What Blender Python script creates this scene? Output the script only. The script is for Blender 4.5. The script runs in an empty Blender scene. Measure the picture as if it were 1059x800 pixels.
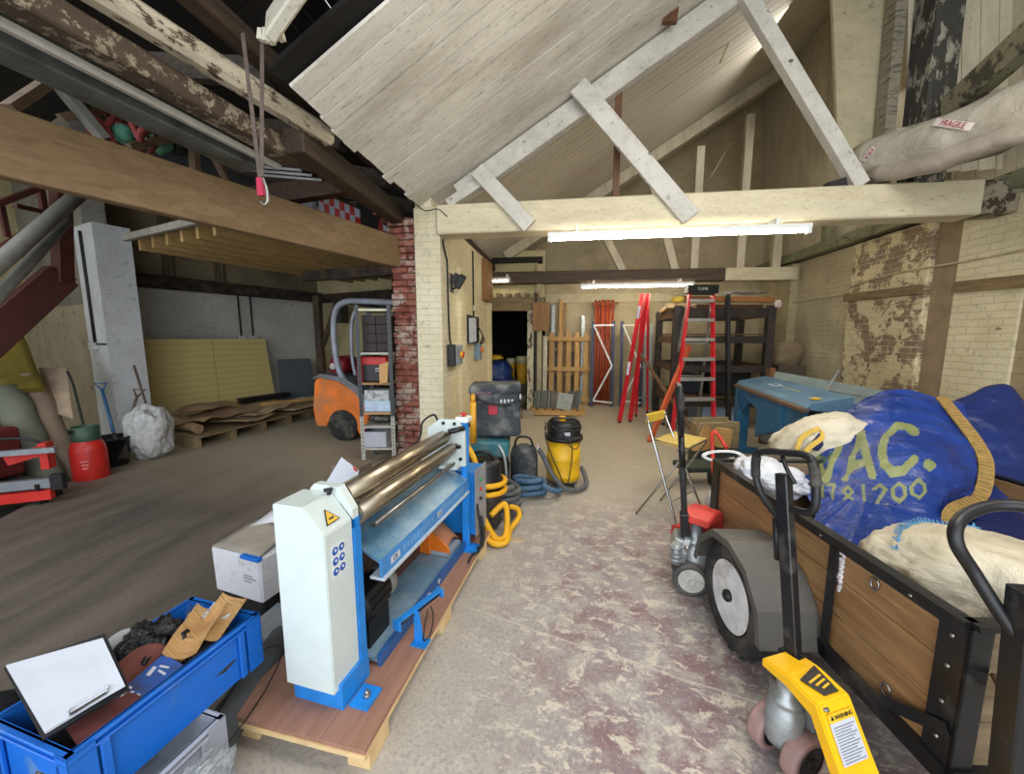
import bpy, bmesh, math, random
from mathutils import Vector, Matrix, Euler, noise
random.seed(7)
R = math.radians
PI = math.pi
scene = bpy.context.scene
COL = scene.collection

# ------------------------------------------------------------ camera, sky, lights, exposure
cam_data = bpy.data.cameras.new('camera')
cam_data.sensor_width = 36.0
cam_data.lens = 400.0 / 1059.0 * 36.0
cam_data.clip_start = 0.02
cam = bpy.data.objects.new('camera', cam_data)
COL.objects.link(cam)
cam.location = (0, 0, 1.6)
cam.rotation_euler = (R(90) - math.atan(52 / 400), 0, R(7.8))
scene.camera = cam

world = bpy.data.worlds.new('world')
scene.world = world
world.use_nodes = True
bg = world.node_tree.nodes['Background']
bg.inputs[0].default_value = (0.82, 0.90, 1.0, 1)
bg.inputs[1].default_value = 1.5
scene.view_settings.view_transform = 'Standard'
scene.view_settings.look = 'None'
scene.view_settings.exposure = 0.28
scene.view_settings.gamma = 1.0
scene.view_settings.use_curve_mapping = False

def area(name, loc, rot, sx, sy, power, col=(1, 1, 1)):
    d = bpy.data.lights.new(name, 'AREA')
    d.shape = 'RECTANGLE'; d.size = sx; d.size_y = sy; d.energy = power; d.color = col
    o = bpy.data.objects.new(name, d); COL.objects.link(o)
    o.location = loc; o.rotation_euler = rot
    return o
# daylight coming in through the open workshop front behind the camera
area('doorway_daylight', (-0.3, -2.3, 2.2), (R(78), 0, 0), 6.5, 3.6, 150, (0.93, 0.97, 1.0))
# added fill lamps out of view, none of them a real opening
area('fill_front_left', (-6.4, -2.2, 2.0), (R(84), 0, R(-8)), 4.0, 3.2, 130, (0.93, 0.97, 1.0))  # unseen fill added to brighten the left building's walls
area('fill_deep', (3.3, 6.6, 5.6), (0, R(40), 0), 2.5, 0.8, 38, (1.0, 0.96, 0.9))  # unseen fill added for the far roof boards and gable
area('fill_left', (-4.6, 1.0, 4.3), (R(12), R(10), 0), 2.0, 2.5, 55, (0.95, 0.98, 1.0))  # unseen fill added above the left building
area('fill_right', (1.4, 1.2, 4.4), (R(14), 0, 0), 2.2, 1.6, 95, (1.0, 0.96, 0.9))  # unseen warm fill added to lift the bay

# ------------------------------------------------------------ materials
def S(h):
    h = h.lstrip('#')
    o = []
    for i in (0, 2, 4):
        c = int(h[i:i+2], 16) / 255
        o.append(c / 12.92 if c < 0.04045 else ((c + 0.055) / 1.055) ** 2.4)
    return (o[0], o[1], o[2], 1)

class NT:
    def __init__(s, name, rough=0.6, metal=0.0):
        s.m = bpy.data.materials.new(name); s.m.use_nodes = True
        s.t = s.m.node_tree; s.b = s.t.nodes['Principled BSDF']
        s.b.inputs['Roughness'].default_value = rough
        s.b.inputs['Metallic'].default_value = metal
        s.co = s.n('ShaderNodeTexCoord').outputs['Object']
    def n(s, typ, **kw):
        nd = s.t.nodes.new(typ)
        for k, v in kw.items(): setattr(nd, k, v)
        return nd
    def put(s, sock, v):
        if hasattr(v, 'is_linked'): s.t.links.new(v, sock)
        else: sock.default_value = v
    def mapping(s, sc=(1, 1, 1), rot=(0, 0, 0), loc=(0, 0, 0), src=None):
        m = s.n('ShaderNodeMapping')
        s.t.links.new(src or s.co, m.inputs[0])
        m.inputs['Scale'].default_value = sc; m.inputs['Rotation'].default_value = rot; m.inputs['Location'].default_value = loc
        return m.outputs[0]
    def swz(s, order):
        sp = s.n('ShaderNodeSeparateXYZ'); s.t.links.new(s.co, sp.inputs[0])
        cb = s.n('ShaderNodeCombineXYZ')
        for i, ch in enumerate(order):
            if ch != '0': s.t.links.new(sp.outputs['xyz'.index(ch)], cb.inputs[i])
        return cb.outputs[0]
    def noise(s, vec, scale, detail=4, rough=0.55, dist=0.0):
        nd = s.n('ShaderNodeTexNoise'); s.t.links.new(vec, nd.inputs['Vector'])
        nd.inputs['Scale'].default_value = scale; nd.inputs['Detail'].default_value = detail
        nd.inputs['Roughness'].default_value = rough; nd.inputs['Distortion'].default_value = dist
        return nd.outputs['Fac']
    def ramp(s, fac, a, b, va=0.0, vb=1.0):
        nd = s.n('ShaderNodeMapRange'); s.t.links.new(fac, nd.inputs[0])
        nd.inputs[1].default_value = a; nd.inputs[2].default_value = b
        nd.inputs[3].default_value = va; nd.inputs[4].default_value = vb
        return nd.outputs[0]
    def mix(s, f, a, b, mode='MIX'):
        nd = s.n('ShaderNodeMix', data_type='RGBA', blend_type=mode)
        s.put(nd.inputs[0], f); s.put(nd.inputs[6], a); s.put(nd.inputs[7], b)
        return nd.outputs[2]
    def math(s, op, a, b):
        nd = s.n('ShaderNodeMath', operation=op); s.put(nd.inputs[0], a); s.put(nd.inputs[1], b)
        return nd.outputs[0]
    def base(s, c): s.put(s.b.inputs['Base Color'], c)
    def bump(s, h, strength=0.3, dist=0.01):
        nd = s.n('ShaderNodeBump'); s.t.links.new(h, nd.inputs['Height'])
        nd.inputs['Strength'].default_value = strength; nd.inputs['Distance'].default_value = dist
        s.t.links.new(nd.outputs[0], s.b.inputs['Normal'])

MC = {}
def simple(name, col, rough=0.6, metal=0.0, var=0.18, scale=9, bump=0.15, emit=0, dirt=None, dirt_amt=0.5, alpha=1):
    if name in MC: return MC[name]
    t = NT(name, rough, metal)
    c = S(col)
    f = t.noise(t.co, scale, 5)
    dk = (c[0] * (1 - var), c[1] * (1 - var), c[2] * (1 - var), 1)
    lt = (min(1, c[0] * (1 + var)), min(1, c[1] * (1 + var)), min(1, c[2] * (1 + var)), 1)
    out = t.mix(t.ramp(f, 0.3, 0.7), dk, lt)
    if dirt:
        g = t.noise(t.mapping(loc=(3, 5, 7)), scale * 0.6, 6, 0.65)
        out = t.mix(t.ramp(g, 0.62 - 0.35 * dirt_amt, 0.78 - 0.2 * dirt_amt), out, S(dirt))
    t.base(out)
    if bump: t.bump(t.noise(t.co, scale * 5, 3), bump, 0.004)
    if emit:
        t.b.inputs['Emission Color'].default_value = c; t.b.inputs['Emission Strength'].default_value = emit
    if alpha < 1: t.b.inputs['Alpha'].default_value = alpha
    MC[name] = t.m
    return t.m

def wood(name, col, dark, axis='y', scale=1.0, rough=0.65, peel=None, peel_amt=0.3, knots=True):
    """grain runs along axis of the object's own coordinates"""
    if name in MC: return MC[name]
    t = NT(name, rough)
    sc = {'x': (1.0, 14, 14), 'y': (14, 1.0, 14), 'z': (14, 14, 1.0)}[axis]
    v = t.mapping(sc=tuple(a * scale for a in sc))
    f = t.noise(v, 1.6, 5, 0.6, 1.2)
    out = t.mix(t.ramp(f, 0.32, 0.72), S(dark), S(col))
    g = t.noise(t.co, 3.0, 3)
    out = t.mix(t.ramp(g, 0.35, 0.75, 0.0, 0.35), out, S(dark))
    if peel:
        p = t.noise(t.mapping(sc=tuple(0.35 * a + 1 for a in sc)), 2.2, 8, 0.7, 0.4)
        m = t.ramp(p, 0.52 - 0.25 * peel_amt, 0.56 - 0.25 * peel_amt)
        out = t.mix(m, out, S(peel))
    t.base(out)
    t.bump(f, 0.25, 0.004)
    MC[name] = t.m
    return t.m

def painted(name, col, under, amt=0.12, grime=None, gr=0.35, scale=2.5, rough=0.7, stretch=(1, 1, 1)):
    """paint coat with worn patches down to what is under it"""
    if name in MC: return MC[name]
    t = NT(name, rough)
    v = t.mapping(sc=stretch)
    c = S(col)
    f = t.noise(v, scale, 6, 0.6)
    out = t.mix(t.ramp(f, 0.3, 0.75), c, tuple(x * 0.8 for x in c[:3]) + (1,))
    if grime:
        g = t.noise(t.mapping(sc=stretch, loc=(4, 1, 2)), scale * 0.7, 7, 0.7, 0.6)
        out = t.mix(t.ramp(g, 0.45, 0.8, 0.0, gr * 2), out, S(grime))
    p = t.noise(t.mapping(sc=stretch, loc=(9, 2, 6)), scale * 2.2, 9, 0.75)
    m = t.ramp(p, 0.70 - 0.5 * amt, 0.73 - 0.5 * amt)
    out = t.mix(m, out, S(under))
    sk = t.noise(t.mapping(sc=stretch, loc=(1, 8, 3)), 16, 8, 0.7, 0.4)
    out = t.mix(t.ramp(sk, 0.56, 0.70, 0, 0.55), out, S('#5d5240'))
    t.base(out)
    t.bump(t.math('ADD', f, t.math('MULTIPLY', m, -0.6)), 0.35, 0.006)
    MC[name] = t.m
    return t.m

def brickmat(name, order, paint, amt, brick_a='#7d3a2a', brick_b='#5d3026', mortar='#a89a86', grime='#8a7a5c', grey=None, yfun=None, bumps=0.6, thr=0.03, line=0.14):
    """brick bond, covered with flaking paint; amt 1 = all paint"""
    if name in MC: return MC[name]
    t = NT(name, 0.85)
    v = t.swz(order)
    wob = t.n('ShaderNodeVectorMath', operation='ADD')
    t.t.links.new(v, wob.inputs[0])
    nv = t.n('ShaderNodeTexNoise'); t.t.links.new(v, nv.inputs['Vector']); nv.inputs['Scale'].default_value = 6
    sc = t.n('ShaderNodeVectorMath', operation='SCALE'); t.t.links.new(nv.outputs['Color'], sc.inputs[0]); sc.inputs['Scale'].default_value = 0.02
    t.t.links.new(sc.outputs[0], wob.inputs[1])
    br = t.n('ShaderNodeTexBrick'); t.t.links.new(wob.outputs[0], br.inputs['Vector'])
    br.inputs['Scale'].default_value = 1.0; br.inputs['Brick Width'].default_value = 0.235; br.inputs['Row Height'].default_value = 0.078
    br.inputs['Mortar Size'].default_value = 0.007; br.inputs['Mortar Smooth'].default_value = 0.5
    br.inputs['Color1'].default_value = S(brick_a); br.inputs['Color2'].default_value = S(brick_b); br.inputs['Mortar'].default_value = S(mortar)
    bricks = t.mix(t.ramp(t.noise(t.co, 22, 5), 0.35, 0.75, 0, 0.6), br.outputs['Color'], S('#8c7d6c'))
    f = t.noise(t.co, 1.3, 6, 0.6)
    pc = t.mix(t.ramp(f, 0.35, 0.7), S(paint), S(grime))
    pc = t.mix(t.ramp(br.outputs['Fac'], 0, 1, 0, line), pc, S('#6e6048'))
    p = t.noise(t.co, 3.1, 10, 0.72, 0.3)
    p2 = t.math('ADD', p, t.math('MULTIPLY', br.outputs['Fac'], -0.05))
    a = 0.28 + 0.44 * amt
    m = t.ramp(p2, a, a + thr)
    out = t.mix(m, pc, bricks)
    sk = t.noise(t.mapping(loc=(1, 8, 3)), 11, 8, 0.72, 0.5)
    out = t.mix(t.ramp(sk, 0.56, 0.70, 0, 0.5), out, S('#5d5240'))
    t.base(out)
    h = t.math('ADD', t.math('MULTIPLY', br.outputs['Fac'], -1.0), t.math('MULTIPLY', m, -0.8))
    h = t.math('ADD', h, t.math('MULTIPLY', t.noise(t.co, 30, 4), 0.6))
    t.bump(h, bumps, 0.012)
    MC[name] = t.m
    return t.m

def plastic_clear(name, tint='#e8ecee', alpha=0.35, rough=0.15):
    if name in MC: return MC[name]
    t = NT(name, rough)
    t.base(S(tint)); 
    f = t.noise(t.mapping(sc=(2, 2, 8)), 9, 4, 0.6, 1.5)
    t.put(t.b.inputs['Alpha'], t.ramp(f, 0.4, 0.7, alpha * 0.5, min(1, alpha * 1.6)))
    t.bump(f, 0.8, 0.02)
    MC[name] = t.m
    return t.m

def crumple(name, col, col2, rough=0.5, scale=6, strength=0.7, stretch=(1, 1, 1)):
    if name in MC: return MC[name]
    t = NT(name, rough)
    v = t.mapping(sc=stretch)
    f = t.noise(v, scale, 6, 0.6, 0.8)
    t.base(t.mix(t.ramp(t.noise(t.co, 3, 5), 0.35, 0.7), S(col), S(col2)))
    t.bump(f, strength, 0.04)
    MC[name] = t.m
    return t.m

# ------------------------------------------------------------ mesh building
XF = {}
def NB(): return bmesh.new()
def _tag(B, verts, mat4):
    bmesh.ops.transform(B, matrix=mat4, verts=verts)
def box(B, c, s, rot=(0, 0, 0), bev=0.0, seg=1):
    r = bmesh.ops.create_cube(B, size=1.0)
    vs = r['verts']
    M4 = Matrix.Translation(c) @ Euler(rot).to_matrix().to_4x4() @ Matrix.Diagonal((s[0], s[1], s[2], 1))
    _tag(B, vs, M4)
    if bev:
        es = list({e for v in vs for e in v.link_edges})
        bmesh.ops.bevel(B, geom=es, offset=bev, segments=seg, affect='EDGES', profile=0.5)
def box2(B, a, b, bev=0.0):
    c = [(a[i] + b[i]) / 2 for i in range(3)]; s = [abs(a[i] - b[i]) for i in range(3)]
    box(B, c, s, bev=bev)
def frame_of(d, up=(0, 0, 1)):
    d = Vector(d).normalized(); u = Vector(up)
    if abs(d.dot(u)) > 0.98: u = Vector((0, 1, 0))
    x = d.cross(u).normalized(); z = x.cross(d).normalized()
    return x, d, z
def beam(B, p, q, w, h, up=(0, 0, 1), bev=0.0):
    p = Vector(p); q = Vector(q); L = (q - p).length
    x, y, z = frame_of(q - p, up)
    M4 = Matrix(((x[0], y[0], z[0], (p[0] + q[0]) / 2), (x[1], y[1], z[1], (p[1] + q[1]) / 2), (x[2], y[2], z[2], (p[2] + q[2]) / 2), (0, 0, 0, 1)))
    r = bmesh.ops.create_cube(B, size=1.0); vs = r['verts']
    _tag(B, vs, M4 @ Matrix.Diagonal((w, L, h, 1)))
    if bev:
        es = list({e for v in vs for e in v.link_edges})
        bmesh.ops.bevel(B, geom=es, offset=bev, segments=1, affect='EDGES')
def smooth(pts, n=6, closed=False):
    P = [Vector(p) for p in pts]; out = []
    N = len(P); rng = range(N) if closed else range(N - 1)
    for i in rng:
        p0 = P[(i - 1) % N] if closed or i > 0 else P[i]
        p1 = P[i]; p2 = P[(i + 1) % N]
        p3 = P[(i + 2) % N] if closed or i + 2 < N else p2
        for k in range(n):
            t = k / n
            out.append(0.5 * ((2 * p1) + (p2 - p0) * t + (2 * p0 - 5 * p1 + 4 * p2 - p3) * t * t + (3 * p1 - p0 - 3 * p2 + p3) * t ** 3))
    if not closed: out.append(P[-1])
    return out
def tube(B, pts, r, n=8, closed=False, r2=None):
    P = [Vector(p) for p in pts]; N = len(P); rings = []
    px = None
    for i in range(N):
        if closed: d = P[(i + 1) % N] - P[i - 1]
        else: d = P[min(i + 1, N - 1)] - P[max(i - 1, 0)]
        if d.length < 1e-6: d = Vector((0, 0, 1))
        d.normalize()
        if px is None: x, _, z = frame_of(d)
        else:
            x = (px - d * px.dot(d)).normalized(); z = x.cross(d)
        px = x
        rr = r if r2 is None else r + (r2 - r) * i / (N - 1)
        rings.append([B.verts.new(P[i] + x * (rr * math.cos(2 * PI * k / n)) + z * (rr * math.sin(2 * PI * k / n))) for k in range(n)])
    M_ = N if closed else N - 1
    for i in range(M_):
        a = rings[i]; b = rings[(i + 1) % N]
        for k in range(n):
            f = B.faces.new((a[k], a[(k + 1) % n], b[(k + 1) % n], b[k])); f.smooth = True
    if not closed:
        B.faces.new(rings[0][::-1]); B.faces.new(rings[-1])
def cyl(B, p, q, r, r2=None, n=20): tube(B, [p, q], r, n, r2=r2)
def lathe(B, prof, c=(0, 0, 0), n=24, axis='z', sm=True, ring=False):
    c = Vector(c); rings = []
    def pt(r, h, a):
        x, y = r * math.cos(a), r * math.sin(a)
        return c + (Vector((x, y, h)) if axis == 'z' else Vector((h, x, y)) if axis == 'x' else Vector((x, h, y)))
    for r, h in prof:
        rings.append([B.verts.new(pt(max(r, 1e-4), h, 2 * PI * k / n)) for k in range(n)])
    for i in range(len(rings) - 1):
        for k in range(n):
            f = B.faces.new((rings[i][k], rings[i][(k + 1) % n], rings[i + 1][(k + 1) % n], rings[i + 1][k])); f.smooth = sm
    if ring:
        for k in range(n):
            f = B.faces.new((rings[-1][k], rings[-1][(k + 1) % n], rings[0][(k + 1) % n], rings[0][k])); f.smooth = sm
    else:
        B.faces.new(rings[0][::-1]); B.faces.new(rings[-1])
def prism(B, poly, ext):
    """poly: 3D points of one face; ext: extrusion vector"""
    ext = Vector(ext)
    a = [B.verts.new(Vector(p)) for p in poly]; b = [B.verts.new(Vector(p) + ext) for p in poly]
    n = len(a)
    B.faces.new(a[::-1]); B.faces.new(b)
    for i in range(n): B.faces.new((a[i], a[(i + 1) % n], b[(i + 1) % n], b[i]))
def sheet(B, fn, nu, nv, th=0.004, sm=True):
    """fn(u,v)->point, thin closed sheet"""
    def nrm(u, v):
        e = 0.01; a = Vector(fn(min(u + e, 1), v)) - Vector(fn(max(u - e, 0), v)); b = Vector(fn(u, min(v + e, 1))) - Vector(fn(u, max(v - e, 0)))
        c = a.cross(b); return c.normalized() if c.length > 1e-9 else Vector((0, 0, 1))
    top, bot = [], []
    for i in range(nu + 1):
        ra, rb = [], []
        for j in range(nv + 1):
            u, v = i / nu, j / nv; p = Vector(fn(u, v)); nn = nrm(u, v) * th / 2
            ra.append(B.verts.new(p + nn)); rb.append(B.verts.new(p - nn))
        top.append(ra); bot.append(rb)
    for i in range(nu):
        for j in range(nv):
            f = B.faces.new((top[i][j], top[i + 1][j], top[i + 1][j + 1], top[i][j + 1])); f.smooth = sm
            f = B.faces.new((bot[i][j + 1], bot[i + 1][j + 1], bot[i + 1][j], bot[i][j])); f.smooth = sm
    for i in range(nu):
        B.faces.new((top[i + 1][0], top[i][0], bot[i][0], bot[i + 1][0]))
        B.faces.new((top[i][nv], top[i + 1][nv], bot[i + 1][nv], bot[i][nv]))
    for j in range(nv):
        B.faces.new((top[0][j], top[0][j + 1], bot[0][j + 1], bot[0][j]))
        B.faces.new((top[nu][j + 1], top[nu][j], bot[nu][j], bot[nu][j + 1]))
def lerp(a, b, t): return Vector(a) * (1 - t) + Vector(b) * t
def quad(B, a, b, c, d, th=0.01, nu=1, nv=1, wob=0.0, seed=0.0, fr=3.0):
    """sheet through four corners a-b (u), d-c"""
    n0 = (Vector(b) - Vector(a)).cross(Vector(d) - Vector(a)).normalized()
    def fn(u, v):
        p = lerp(lerp(a, b, u), lerp(d, c, u), v)
        if wob: p = p + n0 * wob * noise.noise(p * fr + Vector((seed, 0, 0))) + n0 * wob * 0.5 * noise.noise(p * fr * 2.7 + Vector((0, seed, 3)))
        return p
    sheet(B, fn, nu, nv, th, sm=wob > 0)
def blob(B, c, s, rot=(0, 0, 0), seed=0.0, amp=0.12, fr=2.2, p=2.6, sub=4, flat=None, ridge=0.5):
    """sack-like closed body: superellipsoid with folds; s = half sizes"""
    r = bmesh.ops.create_icosphere(B, subdivisions=sub, radius=1.0); vs = r['verts']
    Mr = Euler(rot).to_matrix(); so = Vector((seed, seed * 1.7, -seed))
    for v in vs:
        d = v.co.normalized()
        k = (abs(d.x) ** p + abs(d.y) ** p + abs(d.z) ** p) ** (-1 / p)
        q = d * k
        n1 = noise.noise(q * fr + so)
        n2 = 1 - abs(noise.noise(q * fr * 2.0 + so)) * 2
        n3 = noise.noise(q * fr * 4.5 + so)
        q = q * (1 + amp * (n1 + ridge * n2 * 0.6 + 0.35 * n3))
        w = Mr @ Vector((q.x * s[0], q.y * s[1], q.z * s[2])) + Vector(c)
        if flat is not None and w.z < flat: w.z = flat + (w.z - flat) * 0.03
        v.co = w
    for v in vs:
        for f in v.link_faces: f.smooth = True

def mesh_from(B, name, mat):
    bmesh.ops.recalc_face_normals(B, faces=B.faces)
    me = bpy.data.meshes.new(name); B.to_mesh(me); B.free()
    for m in (mat if isinstance(mat, (list, tuple)) else [mat]): me.materials.append(m)
    return me
def thing(name, label, cat, loc=(0, 0, 0), rz=0.0, group=None, rot=None):
    o = bpy.data.objects.new(name, None); COL.objects.link(o); o.empty_display_size = 0.1
    e = rot if rot else (0, 0, rz)
    o.location = loc; o.rotation_euler = e
    XF[o] = Matrix.Translation(loc) @ Euler(e).to_matrix().to_4x4()
    o['label'] = label; o['category'] = cat
    if group: o['group'] = group
    return o
def part(name, B, mat, parent, W=False, label=None, kind=None):
    """mesh part; W: shape given in room coordinates"""
    if W: bmesh.ops.transform(B, matrix=XF[parent].inverted(), verts=B.verts)
    o = bpy.data.objects.new(name, mesh_from(B, name, mat)); COL.objects.link(o)
    o.parent = parent; XF[o] = XF[parent]
    if label: o['label'] = label
    if kind: o['kind'] = kind
    return o
def single(name, B, mat, label, cat, group=None, kind=None):
    """thing that is one mesh, shape given in room coordinates, origin moved to its base"""
    vs = [v.co for v in B.verts]
    c = Vector((sum(v.x for v in vs) / len(vs), sum(v.y for v in vs) / len(vs), min(v.z for v in vs)))
    bmesh.ops.translate(B, vec=-c, verts=B.verts)
    o = bpy.data.objects.new(name, mesh_from(B, name, mat)); COL.objects.link(o); o.location = c
    XF[o] = Matrix.Translation(c)
    o['label'] = label; o['category'] = cat
    if group: o['group'] = group
    if kind: o['kind'] = kind
    return o
def struct(name, B, mat, label=None):
    o = bpy.data.objects.new(name, mesh_from(B, name, mat)); COL.objects.link(o); o['kind'] = 'structure'
    if label: o['label'] = label
    XF[o] = Matrix.Identity(4)
    return o
def dup(root, loc, rz=None, label=None, rot=None):
    r = root.copy(); COL.objects.link(r); r.location = loc
    if rz is not None: r.rotation_euler = (0, 0, rz)
    if rot is not None: r.rotation_euler = rot
    if label: r['label'] = label
    for ch in list(root.children):
        c = ch.copy(); COL.objects.link(c); c.parent = r
        for g in list(ch.children):
            d = g.copy(); COL.objects.link(d); d.parent = c
    return r
def text(name, body, size, mat, loc, X, Y, parent=None, th=0.001, label=None, W=True, align='CENTER', bold=0.0):
    """lettering as a thin mesh; X = reading direction, Y = up direction of the letters"""
    cu = bpy.data.curves.new(name, 'FONT'); cu.body = body; cu.size = size; cu.extrude = th; cu.align_x = align; cu.align_y = 'CENTER'; cu.offset = bold
    cu.resolution_u = 3
    tmp = bpy.data.objects.new(name + '_curve', cu); COL.objects.link(tmp)
    dg = bpy.context.evaluated_depsgraph_get()
    me = bpy.data.meshes.new_from_object(tmp.evaluated_get(dg))
    bpy.data.objects.remove(tmp); bpy.data.curves.remove(cu)
    X = Vector(X).normalized(); Z = X.cross(Vector(Y)).normalized(); Y = Z.cross(X)
    M4 = Matrix(((X[0], Y[0], Z[0], loc[0]), (X[1], Y[1], Z[1], loc[1]), (X[2], Y[2], Z[2], loc[2]), (0, 0, 0, 1)))
    if W and parent: M4 = XF[parent].inverted() @ M4
    me.transform(M4); me.materials.clear(); me.materials.append(mat)
    o = bpy.data.objects.new(name, me); COL.objects.link(o)
    if parent: o.parent = parent; XF[o] = XF[parent]
    if label: o['label'] = label
    return o

# shared materials
M_white = simple('white_paint', '#d9dcd8', 0.4, bump=0.03, var=0.05)
M_black = simple('black_plastic', '#141416', 0.45, var=0.3)
M_blackmetal = simple('black_painted_steel', '#17181b', 0.35, var=0.25, dirt='#55524c', dirt_amt=0.15)
M_rubber = simple('rubber', '#252524', 0.85, var=0.3, dirt='#5a5650', dirt_amt=0.4)
M_steel = simple('bare_steel', '#9b9a95', 0.35, 0.9, dirt='#5c574f', dirt_amt=0.2)
M_chrome = simple('chrome_tube', '#b9bbbd', 0.2, 1.0, bump=0)
M_alu = simple('aluminium', '#b4b5b2', 0.4, 0.7, bump=0.05)
M_galv = simple('galvanised_steel', '#a7adaf', 0.45, 0.6, var=0.2, scale=20)
M_blue = simple('machine_blue', '#1f7fd0', 0.4, bump=0.03, dirt='#5f86a6', dirt_amt=0.15)
M_mblue = simple('crate_blue', '#1565c4', 0.45, bump=0.03, var=0.08, dirt='#5f83a8', dirt_amt=0.1)
M_yellow = simple('vivid_yellow', '#f0b712', 0.4, bump=0.03, var=0.08)
M_orange = simple('vivid_orange', '#e5761b', 0.45, bump=0.03, var=0.1, dirt='#8a5028', dirt_amt=0.15)
M_red = simple('vivid_red', '#c02a22', 0.4, bump=0.03, var=0.1)
M_paper = simple('white_paper', '#bcc0ca', 0.7, bump=0.0, var=0.04)
M_card = simple('brown_cardboard', '#b08a5e', 0.8, var=0.12, scale=5)
M_pine = wood('pine_wood', '#cda468', '#a87f45', 'z')
M_pinex = wood('pine_wood_cross', '#cda468', '#a87f45', 'x')
M_piney = wood('pine_wood_long', '#c79c62', '#9c7440', 'y')
ORD = ['first', 'second', 'third', 'fourth', 'fifth', 'sixth', 'seventh', 'eighth', 'ninth', 'tenth', 'eleventh', 'twelfth', 'thirteenth', 'fourteenth']
M_cable = simple('black_cable', '#1b1b1b', 0.6, bump=0)

# ============================================================ THE SETTING
# --- floor: worn concrete with remains of red floor paint
def floor_mat():
    t = NT('workshop_floor', 0.75)
    n1 = t.noise(t.co, 0.8, 6, 0.6)
    n2 = t.noise(t.mapping(loc=(3, 1, 0)), 7.0, 9, 0.7, 0.4)
    n3 = t.noise(t.co, 55, 4, 0.7)
    base = t.mix(t.ramp(n1, 0.35, 0.65), S('#a39d96'), S('#b5aea3'))
    # red oxide paint worn away in flakes, mainly in the middle bay
    sp = t.n('ShaderNodeSeparateXYZ'); t.t.links.new(t.co, sp.inputs[0])
    X, Y = sp.outputs[0], sp.outputs[1]
    dx = t.math('ABSOLUTE', t.math('SUBTRACT', X, 0.75), 0)
    dy = t.math('ABSOLUTE', t.math('SUBTRACT', Y, 1.8), 0)
    reg = t.math('MULTIPLY', t.ramp(dx, 0.5, 1.3, 1, 0), t.ramp(dy, 0.9, 2.2, 1, 0))
    reg = t.math('MULTIPLY', reg, t.ramp(n1, 0.30, 0.48))
    red = t.mix(t.ramp(t.noise(t.co, 4.0, 5), 0.4, 0.62), S('#948a8c'), S('#7c5a60'))
    base = t.mix(t.math('MULTIPLY', reg, t.ramp(n2, 0.40, 0.52, 0.1, 0.95)), base, red)
    # pale flaked spots showing bright screed
    v2 = t.mapping(sc=(1.0, 1.5, 1), rot=(0, 0, 0.5))
    n4 = t.noise(v2, 9.0, 10, 0.78, 0.6)
    base = t.mix(t.math('MULTIPLY', t.ramp(n4, 0.54, 0.56), t.ramp(reg, 0.0, 0.5, 0.25, 0.9)), base, S('#cbc2b1'))
    base = t.mix(t.ramp(n3, 0.52, 0.64, 0, 0.40), base, S('#6c665f'))
    base = t.mix(t.ramp(n3, 0.44, 0.34, 0, 0.5), base, S('#c6bfb3'))
    # darker concrete at left, shade partly in its colour, pale dust at the back
    stx = t.noise(t.mapping(sc=(3, 0.6, 1), rot=(0, 0, -0.35)), 1.2, 6, 0.6, 0.5)
    dark = t.mix(t.ramp(stx, 0.35, 0.68), S('#4a443e'), S('#685f56'))
    dark = t.mix(t.ramp(n3, 0.50, 0.7, 0, 0.3), dark, S('#7b7268'))
    edge = t.math('ADD', X, t.math('MULTIPLY', t.math('SUBTRACT', n1, 0.5), 1.0))
    lm = t.ramp(edge, -1.1, -1.6)
    lm = t.math('MULTIPLY', lm, t.ramp(Y, 3.9, 5.4, 1.0, 0.12))
    base = t.mix(lm, base, dark)
    back = t.mix(t.ramp(n1, 0.3, 0.7), S('#b3a78c'), S('#a0937a'))
    base = t.mix(t.ramp(Y, 3.0, 5.0, 0, 0.75), base, back)
    # long shrinkage crack across the bay
    cr = t.math('ABSOLUTE', t.math('SUBTRACT', t.math('ADD', Y, t.math('MULTIPLY', X, 0.30)), t.math('ADD', 1.87, t.math('MULTIPLY', t.noise(t.co, 3, 3), 0.06))), 0)
    base = t.mix(t.math('MULTIPLY', t.ramp(cr, 0.004, 0.008, 0.55, 0), t.ramp(X, -0.7, -0.5)), base, S('#c9c1b2'))
    t.base(base)
    t.put(t.b.inputs['Roughness'], t.ramp(n2, 0.3, 0.7, 0.5, 0.85))
    t.bump(t.math('ADD', n3, t.math('MULTIPLY', n4, 1.2)), 0.35, 0.006)
    return t.m
M_floor = floor_mat()
B = NB()
prism(B, [(-4.20, -2.6, -0.25), (4.9, -2.6, -0.25), (4.9, 13, -0.25), (-5.9, 13, -0.25), (-6.58, 9.15) + (-0.25,), (-6.59, 5.95) + (-0.25,), (-5.92, 4.23) + (-0.25,), (-4.94, 2.61) + (-0.25,)], (0, 0, 0.25))
struct('floor', B, M_floor)
B = NB()
box2(B, (-11, -2.6, -0.40), (4.9, 13, -0.25))
struct('floor_left', B, simple('dirty_low_floor', '#3d3934', 0.9, scale=3))
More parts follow.
